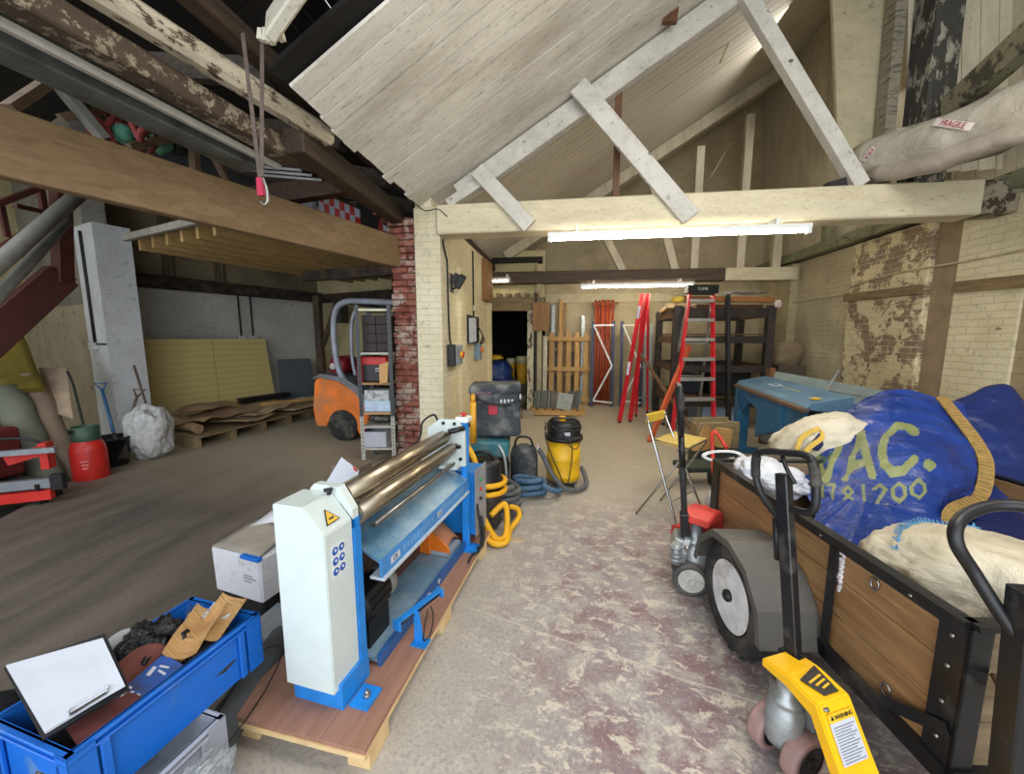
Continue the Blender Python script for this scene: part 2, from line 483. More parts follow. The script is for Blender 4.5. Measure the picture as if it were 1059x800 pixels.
# --- right wall, flaking limewash on brick, with piers
wm = brickmat('wall_right_brick', 'yz0', '#c6ba99', 0.86, grime='#aca083', brick_a='#8b7a60', brick_b='#7a6850')
B = NB(); box2(B, (4.4, -2.6, 0), (4.65, 9.95, 3.05)); struct('wall_right', B, wm)
B = NB(); box2(B, (4.30, 5.42, 0), (4.42, 6.72, 2.98), bev=0.015)
struct('trim_1', B, brickmat('pier_brick', 'yz0', '#dccfa8', 0.50, grime='#c2b48c', brick_a='#7e6150', brick_b='#8c7c5e', mortar='#a2946f'))
B = NB(); box2(B, (4.36, 5.12, 0), (4.42, 5.42, 2.98)); struct('trim_2', B, simple('bare_render_strip', '#8e7b60', 0.9, scale=6, bump=0.5))
B = NB(); box2(B, (4.35, 4.45, 0), (4.42, 5.12, 2.98)); struct('trim_3', B, brickmat('cream_pier', 'yz0', '#dfd5b4', 0.76, grime='#bfb28c', brick_a='#9b845c', brick_b='#8a7450'))
B = NB(); box2(B, (4.38, -2.6, 0), (4.42, 4.45, 2.98)); struct('trim_4', B, brickmat('near_pier', 'yz0', '#9d8d70', 0.7, grime='#857558', brick_a='#75644c', brick_b='#6a5842'))
B = NB(); box2(B, (4.26, 8.25, 0), (4.42, 8.8, 2.98), bev=0.01); struct('trim_5', B, painted('pier_paint', '#b9ad88', '#8d8060', 0.2, '#8d8262'))
B = NB(); beam(B, (4.27, 5.44, 2.17), (4.27, 6.74, 2.19), 0.06, 0.11); beam(B, (4.33, 4.2, 2.12), (4.33, 5.1, 2.15), 0.05, 0.12)
struct('trim_6', B, wood('wall_timber', '#8f7a55', '#5f4c33', 'y'))
# wall plate band under the steep slope
B = NB(); beam(B, (4.33, -2.5, 3.10), (4.33, 9.7, 3.10), 0.2, 0.16, bev=0.01)
for y in (5.35, 6.2, 7.3): box(B, (4.25, y, 3.28), (0.1, 0.14, 0.36), rot=(0, -0.05, 0))
struct('trim_7', B, painted('wall_plate_paint', '#8e9070', '#4a4434', 0.25, '#5c5a44', 0.5, stretch=(3, 1, 3)))
# --- back wall
bw = painted('back_wall_paint', '#b9aa88', '#8f7f60', 0.10, '#7c6d52', 0.3)
B = NB(); box2(B, (-0.5, 9.7, 0), (4.65, 9.95, 6.9)); box2(B, (-1.9, 9.7, 2.4), (-0.5, 9.95, 6.0)); box2(B, (-1.95, 7.6, 2.5), (-1.75, 9.9, 4.6)); struct('wall_back', B, bw)
B = NB(); box2(B, (-0.62, 8.3, 0), (-0.5, 9.95, 3.1)); struct('wall_return', B, bw)
B = NB(); box2(B, (-0.5, 9.64, 2.42), (4.4, 9.7, 2.62)); struct('trim_8', B, M_white if False else painted('ring_band', '#c2b797', '#8f8260', 0.1))
# --- left wall of the bay, from the pier to the doorway
lw = brickmat('wall_left_brick', 'yz0', '#e4d9b4', 0.93, grime='#cbbd94', brick_a='#a5895a', brick_b='#94794c', bumps=0.35)
B = NB(); box2(B, (-1.72, 4.98, 0), (-1.5, 7.42, 3.02)); box2(B, (-1.72, 7.42, 0), (-1.44, 7.6, 2.25)); struct('wall_left', B, lw)
B = NB(); box2(B, (-1.60, 5.30, 0), (-1.44, 5.62, 2.55), bev=0.006); struct('trim_9', B, lw)
# the pier: cream face and raw brick stub
pm = brickmat('pier_cream', 'xz0', '#e0d8bd', 0.93, grime='#cabf9d', brick_a='#a89878', brick_b='#998866', bumps=0.5)
B = NB(); box2(B, (-1.82, 4.62, 0), (-1.5, 5.0, 3.12), bev=0.012); box2(B, (-1.80, 4.64, 3.1), (-1.6, 4.9, 3.28)); struct('trim_10', B, pm)
B = NB()
random.seed(3)
z = 0.0; k = 0
while z < 2.95:
    w = 0.32 + (0.0 if z < 2.65 else 0.05) + random.uniform(-0.012, 0.012)
    off = 0.11 if k % 2 else 0.0
    x0 = -1.82 - w; x = x0 - (0 if k % 2 else 0)
    cuts = [x0, x0 + 0.105 + random.uniform(-.01, .01), -1.82] if k % 2 else [x0, x0 + 0.21 + random.uniform(-.01, .01), -1.82]
    for a, b in zip(cuts[:-1], cuts[1:]):
        dy = random.uniform(-0.012, 0.012)
        box2(B, (a + 0.004, 4.66 + dy, z + 0.006), (b - 0.004, 5.0, z + 0.072), bev=0.006)
    z += 0.079; k += 1
for (cx, cz, s) in ((-2.19, 3.02, .1), (-2.10, 2.98, .1), (-1.93, 3.0, .12), (-2.28, 3.12, .11), (-2.2, 3.2, .1), (-2.32, 3.24, .09)):
    box(B, (cx, 4.8, cz), (s * 1.7, 0.2, 0.07), rot=(0, random.uniform(-.2, .2), 0), bev=0.008)
box2(B, (-2.12, 4.70, 0), (-1.82, 4.98, 2.9))
def rawbrick():
    t = NT('raw_red_brick', 0.9)
    oi = t.noise(t.mapping(sc=(9, 1, 12.6)), 1.0, 1)
    c = t.mix(t.ramp(oi, 0.35, 0.65), S('#69332a'), S('#8f5747'))
    n = t.noise(t.co, 5.0, 8, 0.75)
    c = t.mix(t.ramp(n, 0.50, 0.58), c, S('#ab9a8c'))
    c = t.mix(t.ramp(t.noise(t.co, 40, 4), 0.55, 0.7, 0, 0.5), c, S('#4c2a20'))
    t.base(c); t.bump(t.noise(t.co, 35, 5), 0.6, 0.008)
    return t.m
struct('trim_11', B, rawbrick(), 'raw red brick stub of the cut-back wall beside the cream pier')
B = NB(); beam(B, (-1.60, 5.0, 3.07), (-1.60, 9.6, 3.07), 0.16, 0.14); struct('trim_25', B, wood('valley_brown', '#4b3826', '#231a12', 'y'))
# --- doorway to the unlit back room
B = NB(); box2(B, (-1.75, 8.22, 2.14), (-0.45, 8.42, 2.42))
for i in range(6): box2(B, (-1.66 + i * 0.2, 8.18, 2.42), (-1.56 + i * 0.2, 8.4, 2.50))
struct('trim_12', B, wood('lintel_wood', '#9a855c', '#5b4a30', 'x'))
B = NB(); box2(B, (-1.75, 8.44, 2.42), (-0.45, 8.6, 3.4)); struct('wall_above_doorway', B, painted('over_door', '#c9bb8c', '#8b7a52', 0.1, '#8d7d58'))
B = NB(); box2(B, (-0.80, 8.2, 0), (-0.66, 8.42, 2.14), bev=0.01); struct('door_1', B, painted('jamb_paint', '#d8cfb2', '#4f4636', 0.35, '#8a8066', stretch=(3, 3, 1)), 'peeling cream painted door jamb of the doorway to the back room')
B = NB(); box2(B, (-0.64, 8.17, 0), (-0.60, 8.3, 2.5)); struct('door_2', B, simple('jamb_dark', '#2c2722', 0.8))
dk = simple('back_room_dark', '#26231f', 0.9)  # near-black wall colour carries the darkness of the unlit room
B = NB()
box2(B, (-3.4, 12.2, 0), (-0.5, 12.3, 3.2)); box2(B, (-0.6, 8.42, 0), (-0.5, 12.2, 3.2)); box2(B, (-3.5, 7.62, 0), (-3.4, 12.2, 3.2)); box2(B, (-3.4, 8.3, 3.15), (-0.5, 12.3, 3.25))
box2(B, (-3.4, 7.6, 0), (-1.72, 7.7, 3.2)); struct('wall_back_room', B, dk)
# --- left building: block wall, nib wall and its back wall
A0 = Vector((-7.95, 3.1, 0)); A1 = Vector((-5.93, 8.95, 0)); dL = (A1 - A0).normalized(); nL = Vector((dL.y, -dL.x, 0))
def along(a, b, z0, z1, off, B, th=0.2):
    p = A0 + dL * a + nL * off; q = A0 + dL * b + nL * off
    prism(B, [(p.x, p.y, z0), (q.x, q.y, z0), (q.x, q.y, z1), (p.x, p.y, z1)], -nL * th)
wl = brickmat('white_block_wall', 'yz0', '#cfcdc6', 0.9, grime='#b7b5ae', brick_a='#9a968c', brick_b='#8a867c', bumps=0.3)
B = NB(); along(2.45, 6.3, -0.25, 2.42, 0, B); struct('wall_west', B, wl)
B = NB(); along(2.45, 6.3, 2.42, 4.6, -0.02, B); struct('wall_west_upper', B, brickmat('upper_render', 'yz0', '#8f8167', 0.72, grime='#6d604a', brick_a='#54483a', brick_b='#493e30'))
B = NB(); along(1.9, 6.2, 2.42, 2.60, 0.14, B, 0.14); along(1.9, 6.2, 2.60, 2.63, 0.18, B, 0.18); along(1.9, 6.2, 2.42, 2.44, 0.18, B, 0.18)
struct('trim_13', B, simple('dark_steel_ledge', '#2b211b', 0.7, dirt='#5b4a3a', dirt_amt=0.5))
B = NB()
for a in (3.1, 3.9): along(a, a + 0.14, 2.63, 4.3, 0.05, B, 0.1)
along(2.2, 2.27, 2.63, 4.3, 0.04, B, 0.1)
struct('trim_14', B, wood('wall_studs', '#7a6a50', '#4a3d2c', 'z'))
# nib wall with white pier
N0 = Vector((-6.12, 4.46, 0)); dN = Vector((-dL.y, dL.x, 0))
def nib(a, b, z0, z1, th, B, off=0.0):
    p = N0 + dN * a - dL * off; q = N0 + dN * b - dL * off
    prism(B, [(p.x, p.y, z0), (q.x, q.y, z0), (q.x, q.y, z1), (p.x, p.y, z1)], dL * th)
B = NB(); nib(0, 0.62, -0.25, 3.08, 0.38, B); struct('wall_nib', B, painted('white_pier', '#cdd0d2', '#9a958a', 0.12, '#a7a49b', 0.25))
B = NB(); nib(0.62, 4.3, -0.25, 2.05, 0.3, B); struct('wall_nib_low', B, painted('brown_render', '#9d9079', '#6f614c', 0.22, '#74664f', 0.4))
B = NB(); nib(0.62, 4.3, 2.05, 4.6, 0.25, B, -0.1); struct('wall_nib_upper', B, brickmat('grey_brick_upper', 'xz0', '#8d887d', 0.8, grime='#6e695e', brick_a='#4f483e', brick_b='#463f36'))
# back wall of the left building
C0 = A1 - dL * 0.1; C1 = Vector((-1.72, 7.45, 0))
B = NB(); prism(B, [(C0.x, C0.y, 0), (C1.x, C1.y, 0), (C1.x, C1.y, 4.6), (C0.x, C0.y, 4.6)], (0.08, 0.2, 0)); struct('wall_north', B, brickmat('north_cream', 'xz0', '#cdbf93', 0.9, grime='#b0a278', brick_a='#8f7f58', brick_b='#837350', bumps=0.35))
B = NB(); prism(B, [(C0.x + .1, C0.y - .12, 2.4), (C1.x, C1.y - .12, 2.4), (C1.x, C1.y - .12, 2.6), (C0.x + .1, C0.y - .12, 2.6)], (0.03, 0.1, 0)); struct('trim_15', B, simple('dark_steel_ledge', '#2b211b'))
# --- roof of the bay: painted boards running up the slope
EX, EZ, RX, RZ = -1.75, 3.14, 4.15, 6.75
sl = Vector((RX - EX, 0, RZ - EZ)); sln = sl.normalized(); up = Vector((-sln.z, 0, sln.x))
bm_ = NT('roof_boards', 0.75)
v = bm_.mapping(sc=(0.5, 10, 0.5)); f = bm_.noise(v, 1.8, 6, 0.65, 0.6)
c = bm_.mix(bm_.ramp(f, 0.3, 0.7), S('#f0ece2'), S('#dcd6c9'))
g = bm_.noise(bm_.mapping(sc=(0.5, 1.3, 0.5)), 1.4, 6, 0.7)
c = bm_.mix(bm_.ramp(g, 0.48, 0.72, 0, 0.6), c, S('#a59a86'))
sp = bm_.n('ShaderNodeSeparateXYZ'); bm_.t.links.new(bm_.co, sp.inputs[0])
g2 = bm_.noise(bm_.mapping(sc=(0.8, 5, 0.8), loc=(5, 3, 1)), 3.5, 9, 0.75, 0.5)
sk = bm_.noise(bm_.mapping(sc=(1, 3, 1)), 14, 8, 0.7, 0.4); c = bm_.mix(bm_.ramp(sk, 0.55, 0.70, 0, 0.5), c, S('#6d614d'))
c = bm_.mix(bm_.ramp(g2, 0.60, 0.66, 0, 0.8), c, S('#7a6c58'))
# duller tan tint beyond the first truss
c = bm_.mix(bm_.ramp(sp.outputs[1], 4.2, 5.6, 0, 0.65), c, S('#b3ab96'))
bm_.base(c); bm_.bump(f, 0.3, 0.006)
random.seed(11)
B = NB()
y = 2.42
while y < 9.7:
    w = random.choice((0.155, 0.165, 0.17)); o = random.uniform(0, 0.004)
    lo = random.uniform(-0.03, 0.03)
    p = Vector((EX, y + w / 2, EZ)) + sln * lo + up * o; q = Vector((RX, y + w / 2, RZ)) + up * o
    beam(B, p, q, w - 0.011, 0.022, up=up)
    y += w
struct('ceiling', B, bm_.m)
B = NB(); beam(B, (EX, 6.0, EZ) , (RX + 0.1, 6.0, RZ + 0.05), 7.4, 0.03, up=up)
bmesh.ops.translate(B, vec=up * 0.05, verts=B.verts); struct('ceiling_deck', B, simple('deck_dark', '#191613', 0.95))
# steep slope on the right above the wall plate, boarded vertically
sb = painted('steep_boards', '#cdc3a9', '#7a6d54', 0.14, '#8f8468', 0.35, stretch=(3, 3, 0.6))
B = NB(); y = -2.5
while y < 9.7:
    w = random.choice((0.2, 0.22, 0.24))
    beam(B, (4.42, y + w / 2, 3.1), (4.12, y + w / 2, 6.8), 0.022, w - 0.008, up=(0, 1, 0))
    y += w
struct('ceiling_steep', B, sb)
# dark roof over the near end and over the left building
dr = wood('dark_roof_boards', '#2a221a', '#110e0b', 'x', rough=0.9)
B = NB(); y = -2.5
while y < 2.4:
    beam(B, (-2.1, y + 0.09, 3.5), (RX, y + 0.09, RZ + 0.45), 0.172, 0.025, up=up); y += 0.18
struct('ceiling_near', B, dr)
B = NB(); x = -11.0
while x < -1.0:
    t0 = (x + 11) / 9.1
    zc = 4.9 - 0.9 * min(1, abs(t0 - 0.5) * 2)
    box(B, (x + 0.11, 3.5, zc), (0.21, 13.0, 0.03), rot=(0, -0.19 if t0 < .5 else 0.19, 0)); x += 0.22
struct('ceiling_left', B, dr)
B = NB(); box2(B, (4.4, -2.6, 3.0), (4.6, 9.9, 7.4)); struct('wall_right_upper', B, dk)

# ============================================================ ROOF TIMBERS
MT = painted('tie_beam_paint', '#d8cdae', '#6d5238', 0.10, '#a8946c', 0.3, stretch=(1, 3, 3), scale=2)
MR = painted('rafter_paint', '#cfcbc0', '#5a5348', 0.14, '#8f8a7d', 0.35, stretch=(1.2, 2, 1.2), scale=3)
def sl_pt(x, y, off): 
    p = Vector((EX, y, EZ)) + sln * ((x - EX) / sln.x); return p + up * off
t = thing('roof_truss', 'cream painted timber roof truss nearest, springing from the brick pier', 'roof truss', (-1.4, 4.72, 2.8))
B = NB(); beam(B, (-1.52, 4.7, 2.955), (4.02, 4.7, 2.955), 0.28, 0.33, bev=0.015); part('tie_beam', B, MT, t, W=True)
B = NB(); beam(B, (3.98, 4.72, 2.96), (4.45, 4.72, 2.97), 0.26, 0.32, bev=0.02); part('beam_end', B, painted('beam_end_rot', '#9c9078', '#3c3226', 0.45, '#6a5c46', 0.5), t, W=True, label='grey rotted bearing end of the beam')
B = NB(); beam(B, sl_pt(-1.35, 4.72, -0.14), sl_pt(3.95, 4.72, -0.14), 0.14, 0.22, up=up, bev=0.008); part('rafter', B, MR, t, W=True)
for (a, b, w) in (((0.08, 4.53, 4.24), (1.30, 4.53, 2.85), 0.2), ((-1.02, 4.53, 3.46), (-0.42, 4.53, 2.83), 0.17)):
    B = NB(); beam(B, a, b, 0.05, w, up=(1, 0, 1), bev=0.006); part('strut', B, MR, t, W=True)
B = NB(); beam(B, (1.55, 4.62, 5.25), (2.95, 4.62, 3.12), 0.11, 0.14, up=(1, 0, 1), bev=0.006); part('strut', B, MR, t, W=True)
B = NB(); beam(B, (-1.38, 4.62, 3.13), (-0.98, 4.62, 3.36), 0.1, 0.10, up=up); part('wedge', B, MR, t, W=True)
t = thing('roof_truss', 'dark brown timber roof truss above the ladders, lit from below by a strip light', 'roof truss', (-1.0, 8.3, 2.7))
Md = wood('dark_tie_wood', '#5d4a35', '#35291d', 'x')
B = NB(); beam(B, (-1.6, 8.3, 2.82), (3.05, 8.3, 2.80), 0.22, 0.24, bev=0.01); part('tie_beam', B, Md, t, W=True)
B = NB(); beam(B, (3.05, 8.3, 2.80), (4.35, 8.3, 2.79), 0.22, 0.24, bev=0.01); part('beam_end', B, MT, t, W=True, label='cream painted end of the beam')
B = NB(); beam(B, sl_pt(-1.35, 8.4, -0.12), sl_pt(3.95, 8.4, -0.12), 0.14, 0.2, up=up); part('rafter', B, sb, t, W=True)
for a, b in (((0.55, 8.35, 4.0), (1.15, 8.35, 2.9)), ((1.6, 8.35, 4.7), (2.15, 8.35, 2.9)), ((2.5, 8.35, 5.2), (2.5, 8.35, 2.9)), ((3.35, 8.35, 5.7), (3.35, 8.35, 2.9)), ((4.0, 8.35, 3.6), (4.0, 8.35, 2.9))):
    B = NB(); beam(B, a, b, 0.1, 0.14, up=(1, 0, 0.3)); part('strut', B, sb, t, W=True)
# loose rusty-brown timbers of the upper roof
Mr = wood('raw_brown_timber', '#7a4f2e', '#4c2f1b', 'z')
B = NB(); beam(B, (0.375, 4.45, 5.9), (0.375, 4.45, 4.80), 0.09, 0.05); single('hanging_batten', B, Mr, 'short brown timber batten hanging above the middle of the first truss', 'batten', kind=None)
B = NB(); beam(B, (1.06, 4.5, 5.9), (0.98, 4.5, 4.72), 0.14, 0.05); single('hanging_batten', B, Mr, 'wider reddish brown timber batten fixed across the first truss rafter', 'batten')
B = NB(); beam(B, (0.54, 4.78, 4.45), (0.54, 4.78, 3.08), 0.07, 0.05); single('hanging_batten', B, Mr, 'thin yellow brown batten standing behind the first truss, between its struts', 'batten')
# plaster panel and dark peeling post over the right end of the truss
B = NB(); prism(B, [(2.98, 4.95, 3.10), (2.64, 4.95, 5.6), (3.36, 4.95, 5.9), (3.36, 4.95, 3.1)], (0, 0.04, 0))
struct('trim_16', B, painted('diagonal_boards_panel', '#b5a98a', '#7b6c55', 0.16, '#8b9068', 0.4, stretch=(1, 1, 2)))
B = NB(); beam(B, (3.28, 4.84, 3.15), (3.22, 4.84, 6.0), 0.10, 0.14); struct('trim_17', B, painted('stacked_edge', '#8d8672', '#4a4336', 0.3, '#6b6453', stretch=(1, 1, 8)))
B = NB(); beam(B, (3.55, 4.7, 3.10), (3.50, 4.7, 6.2), 0.24, 0.3, up=(0, 1, 0), bev=0.02)
single('roof_post', B, painted('dark_peeling_post', '#a7a291', '#37352f', 0.52, '#5d5a50', 0.6, stretch=(2, 2, 0.8)), 'dark square roof post with peeling white paint above the right end of the beam', 'post')
B = NB(); beam(B, (3.51, 4.42, 3.7), (3.38, 3.49, 3.86), 0.16, 0.22, bev=0.02); struct('trim_18', B, painted('right_plate', '#7f7a60', '#3d382c', 0.4, '#5c5644', 0.5))
B = NB()
for i in range(6):
    x0 = 3.62 + i * 0.16
    beam(B, (x0, 4.86, 3.3), (x0 - 0.32, 4.86, 6.0), 0.02, 0.15, up=(1, 0, 0))
struct('trim_19', B, sb)
# small black socket block at the strut foot
B = NB(); box(B, (2.72, 4.62, 3.14), (0.17, 0.08, 0.09), rot=(0, -0.25, 0)); single('junction_block', B, simple('tar_black', '#1f1e1d'), 'small dark block wedged on the beam at the strut foot', 'block')

# --- beams of the valley between the two roofs, all running front to back
B = NB(); beam(B, (-1.97, 2.75, 3.02), (-2.05, 4.75, 3.06), 0.16, 0.2, bev=0.01); beam(B, (-2.0, -1.0, 3.38), (-1.85, 4.7, 3.30), 0.12, 0.12, bev=0.01)
single('valley_beam', B, wood('valley_brown', '#4b3826', '#231a12', 'y'), 'dark brown valley beam under the eave of the white boarded roof', 'beam')
B = NB(); beam(B, (-2.66, -1.0, 3.16), (-1.84, 3.02, 3.13), 0.12, 0.13, bev=0.03)
single('valley_beam', B, painted('valley_white', '#c4b9a2', '#4b3d2c', 0.32, '#86775c', 0.4, stretch=(2, 0.7, 2), scale=4), 'peeling white rounded beam ending just under the roof boards', 'beam')
B = NB(); beam(B, (-2.50, -1.0, 2.98), (-2.10, 2.92, 2.98), 0.14, 0.13, bev=0.01)
single('valley_beam', B, painted('valley_mottled', '#a2967f', '#47382a', 0.5, '#6d5e48', 0.5, stretch=(1, 1, 1), scale=6), 'mottled brown and white flat beam left of the peeling white beam', 'beam')
B = NB(); beam(B, (-2.58, -1.0, 2.895), (-2.20, 2.9, 2.895), 0.03, 0.025); beam(B, (-2.56, -1.0, 2.87), (-2.19, 2.86, 2.87), 0.03, 0.025)
single('conduit_pair', B, simple('pale_conduit', '#a49f96', 0.5), 'two thin pale conduits running along the lower edge of the mottled beam', 'conduit')
B = NB(); beam(B, (-2.86, -1.0, 2.98), (-2.40, 2.85, 2.95), 0.20, 0.20, bev=0.01)
single('valley_beam', B, simple('grey_green_steel', '#5b605b', 0.6, dirt='#3c3b36', dirt_amt=0.6), 'grey green painted beam, leftmost of the beams under the valley', 'beam')
B = NB(); beam(B, (-3.42, 3.47, 2.85), (-2.19, 3.94, 3.15), 0.14, 0.17)
single('valley_beam', B, wood('valley_redbrown', '#5a3a26', '#2b1c12', 'y'), 'reddish brown bearer crossing behind the webbing strap', 'beam')
# dark rafters of the left roof seen in the void
B = NB()
for y in (0.9, 1.75, 2.6, 3.5, 4.4, 5.4, 6.4): beam(B, (-2.0, y, 3.35), (-6.4, y + 1.4, 4.75), 0.09, 0.16)
struct('trim_20', B, wood('void_rafters', '#57493a', '#2b231b', 'x'))
B = NB(); beam(B, (-2.4, 0.5, 3.75), (-2.4, 5.0, 3.75), 0.12, 0.12); beam(B, (-1.9, 2.0, 3.5), (-1.2, 2.2, 3.95), 0.1, 0.12)
struct('trim_21', B, wood('void_rafters', '#57493a', '#2b231b', 'x'))
# broken white end of a board sticking out
a = Vector((-1.56, 2.06, 3.2)); b = Vector((-1.17, 1.91, 3.36))
B = NB(); beam(B, a, b, 0.19, 0.06, up=(0.3, 1, -0.4), bev=0.01)
for i in range(5): beam(B, a + Vector((0.012 * (i - 2) * 2, 0, 0)), a + Vector((0.03 * (i - 2), 0, -0.05 - 0.01 * (i % 3))), 0.03, 0.03)
single('broken_board', B, painted('broken_paint', '#ddd6c2', '#8a5a34', 0.12, '#b0a283', 0.2), 'broken end of a white painted board hanging in the dark roof gap', 'board')
# --- mezzanine
MB_ = wood('glulam', '#8a7150', '#6c5538', 'y', scale=0.8)
beam0 = Vector((-3.75, -0.5, 2.62)); beam1 = Vector((-2.06, 4.66, 2.62))
B = NB(); beam(B, beam0, beam1, 0.09, 0.36, bev=0.006)
single('mezzanine_beam', B, MB_, 'deep planed timber beam carrying the mezzanine, running from upper left to the brick stub', 'beam')
dM = (beam1 - beam0).normalized(); sM = Vector((-dM.y, dM.x, 0))
B = NB()
for i in range(1, 9): beam(B, beam0 + dM * 3.9 + sM * 0.30 * i + Vector((0, 0, 0.04)), beam0 + dM * 6.9 + sM * 0.30 * i + Vector((0, 0, 0.04)), 0.05, 0.17)
struct('trim_22', B, wood('joist_wood', '#b39660', '#8f7345', 'y'))
B = NB(); pA = beam0 + dM * 3.9 + sM * 0.05; pB = beam0 + dM * 6.9 + sM * 0.05
prism(B, [(p.x, p.y, 2.745) for p in (pA, pB, pB + sM * 2.5, pA + sM * 2.5)], (0, 0, 0.022)); struct('floor_mezzanine', B, wood('ply_deck', '#6d5735', '#584427', 'y'))
B = NB(); beam(B, beam0 + dM * 3.85 + sM * 0.05 + Vector((0, 0, .10)), beam0 + dM * 3.85 + sM * 2.6 + Vector((0, 0, .10)), 0.05, 0.07); struct('trim_23', B, simple('grey_trimmer', '#8b877c', 0.7))
B = NB(); beam(B, (-3.91, 5.54, 2.5), (-2.12, 5.2, 2.52), 0.12, 0.14); struct('trim_24', B, simple('dark_steel_ledge', '#2b211b'))
# brown corner post with bracket
B = NB(); box2(B, (-5.56, 8.05, 0), (-5.42, 8.19, 2.5)); beam(B, (-5.42, 8.12, 1.4), (-4.95, 8.0, 2.35), 0.06, 0.1)
single('steel_post', B, simple('brown_steel', '#4a3c2f', 0.6, dirt='#6b5b48', dirt_amt=0.4), 'brown post with a sloping brace standing against the left back corner', 'post')
B = NB(); box2(B, (-4.98, 7.9, 1.9), (-4.80, 8.2, 2.35), bev=0.01); single('wall_bracket', B, M_black, 'dark bracket on the back wall above the red gas bottle', 'bracket')

# ============================================================ PLATE ROLLING MACHINE ON ITS PALLET
t = thing('pallet', 'low pallet of brown plywood on timber blocks under the rolling machine', 'pallet', (-0.92, 1.95, 0), rz=-0.085)
Mply = wood('red_plywood', '#a47c69', '#8e6653', 'y')
B = NB(); box2(B, (-0.315, -0.80, 0.105), (0.30, 0.83, 0.125)); part('plywood_board', B, Mply, t)
Medge = simple('pale_timber', '#d6b888', 0.7)
B = NB(); box2(B, (-0.32, -0.805, 0.0855), (0.302, 0.832, 0.105)); part('deck_board', B, Medge, t, label='pale raw timber edge')
for y, s in ((-0.70, 0.07), (-0.02, 0.07), (0.70, 0.07)):
    for x in (-0.25, 0.245):
        B = NB(); box2(B, (x - 0.045, y - s, 0), (x + 0.05, y + s, 0.0855), bev=0.004); part('block', B, Medge, t)

rz = R(-7.5)
mc = thing('rolling_machine', 'blue and pale grey sheet rolling machine with three long steel rolls', 'machine', (-0.945, 1.37, 0.125), rz=rz)
M_pale = simple('pale_green_grey', '#c9d3d0', 0.35, bump=0.02, var=0.04)
# front column and its cover
B = NB(); box2(B, (-0.125, -0.10, 0.0), (0.110, 0.07, 0.11)); box2(B, (0.092, 0.03, 0.1), (0.104, 0.07, 0.70)); box2(B, (-0.125, 0.05, 0.1), (0.10, 0.07, 0.74))
box2(B, (-0.19, 0.0, 0.0), (-0.12, 0.10, 0.012)); box2(B, (0.12, -0.08, 0.0), (0.205, 0.02, 0.012)); part('column', B, M_blue, mc)
for x, y in ((-0.16, 0.05), (0.17, -0.03)):
    B = NB(); cyl(B, (x, y, 0.012), (x, y, 0.04), 0.008, n=8); cyl(B, (x, y, 0.012), (x, y, 0.024), 0.015, n=6); part('bolt', B, M_steel, mc)
B = NB()
prism(B, [(-0.135, -0.125, 0.085), (0.095, -0.125, 0.085), (0.095, -0.125, 0.745), (0.005, -0.125, 0.845), (-0.135, -0.125, 0.845)], (0, 0.155, 0))
bmesh.ops.bevel(B, geom=list(B.edges), offset=0.004, segments=2, affect='EDGES')
cv = part('cover', B, M_pale, mc, label='pale grey green sheet cover')
B = NB(); prism(B, [(-0.10, 0.03, 0.80), (0.045, 0.03, 0.80), (0.100, 0.03, 0.74), (0.100, 0.03, 0.78), (0.04, 0.03, 0.872), (-0.08, 0.03, 0.872), (-0.10, 0.03, 0.85)], (0, 0.035, 0)); part('end_plate', B, M_pale, mc)
B = NB(); cyl(B, (0.01, 0.01, 0.845), (0.01, 0.01, 0.862), 0.009, n=8); cyl(B, (0.02, 0.015, 0.866), (-0.008, 0.005, 0.86), 0.008, n=8); part('latch', B, M_black, mc)
# stickers: warning triangle and the round blue signs
Mst = simple('sticker_yellow', '#e8b62c', 0.5, bump=0); Msb = simple('sticker_blue', '#1c4fa8', 0.5, bump=0)
nx = Vector((0.1, 0, 0.09)).normalized(); sx = Vector((0.09, 0, -0.10)).normalized()
cc = Vector((0.058, -0.055, 0.790)) 
def tri(B, c, r, ux, uy, n, th):
    c = Vector(c); prism(B, [c + Vector(ux) * (r * math.cos(a)) + Vector(uy) * (r * math.sin(a)) for a in (PI / 2, PI / 2 + 2 * PI / 3, PI / 2 + 4 * PI / 3)], Vector(n) * th)
uy_ = -sx
B = NB(); tri(B, cc - uy_ * 0.012, 0.041, (0, 1, 0), uy_, nx, 0.003); part('warning_sign', B, M_black, mc)
B = NB(); tri(B, cc - uy_ * 0.012, 0.034, (0, 1, 0), uy_, nx, 0.004); part('warning_sign', B, Mst, mc)
B = NB(); beam(B, cc + nx * 0.003 + Vector((0, -0.012, 0)) - uy_ * 0.014, cc + nx * 0.003 + Vector((0, 0.012, 0)) - uy_ * 0.014, 0.008, 0.004, up=nx); part('sign_symbol', B, M_black, mc)
B = NB(); box2(B, (0.095, -0.095, 0.555), (0.0965, -0.020, 0.685)); part('safety_label', B, M_white, mc)
for i in range(3):
    for j in range(2):
        B = NB(); y = -0.076 + j * 0.036; z = 0.662 - i * 0.042
        lathe(B, [(0.0155, 0.0965), (0.0155, 0.098)], (0, y, z), 16, 'x'); part('round_sign', B, Msb, mc)
        B = NB(); lathe(B, [(0.006, 0.098), (0.006, 0.0986)], (0, y + 0.001, z + 0.002), 6, 'x'); part('sign_symbol', B, M_white, mc)
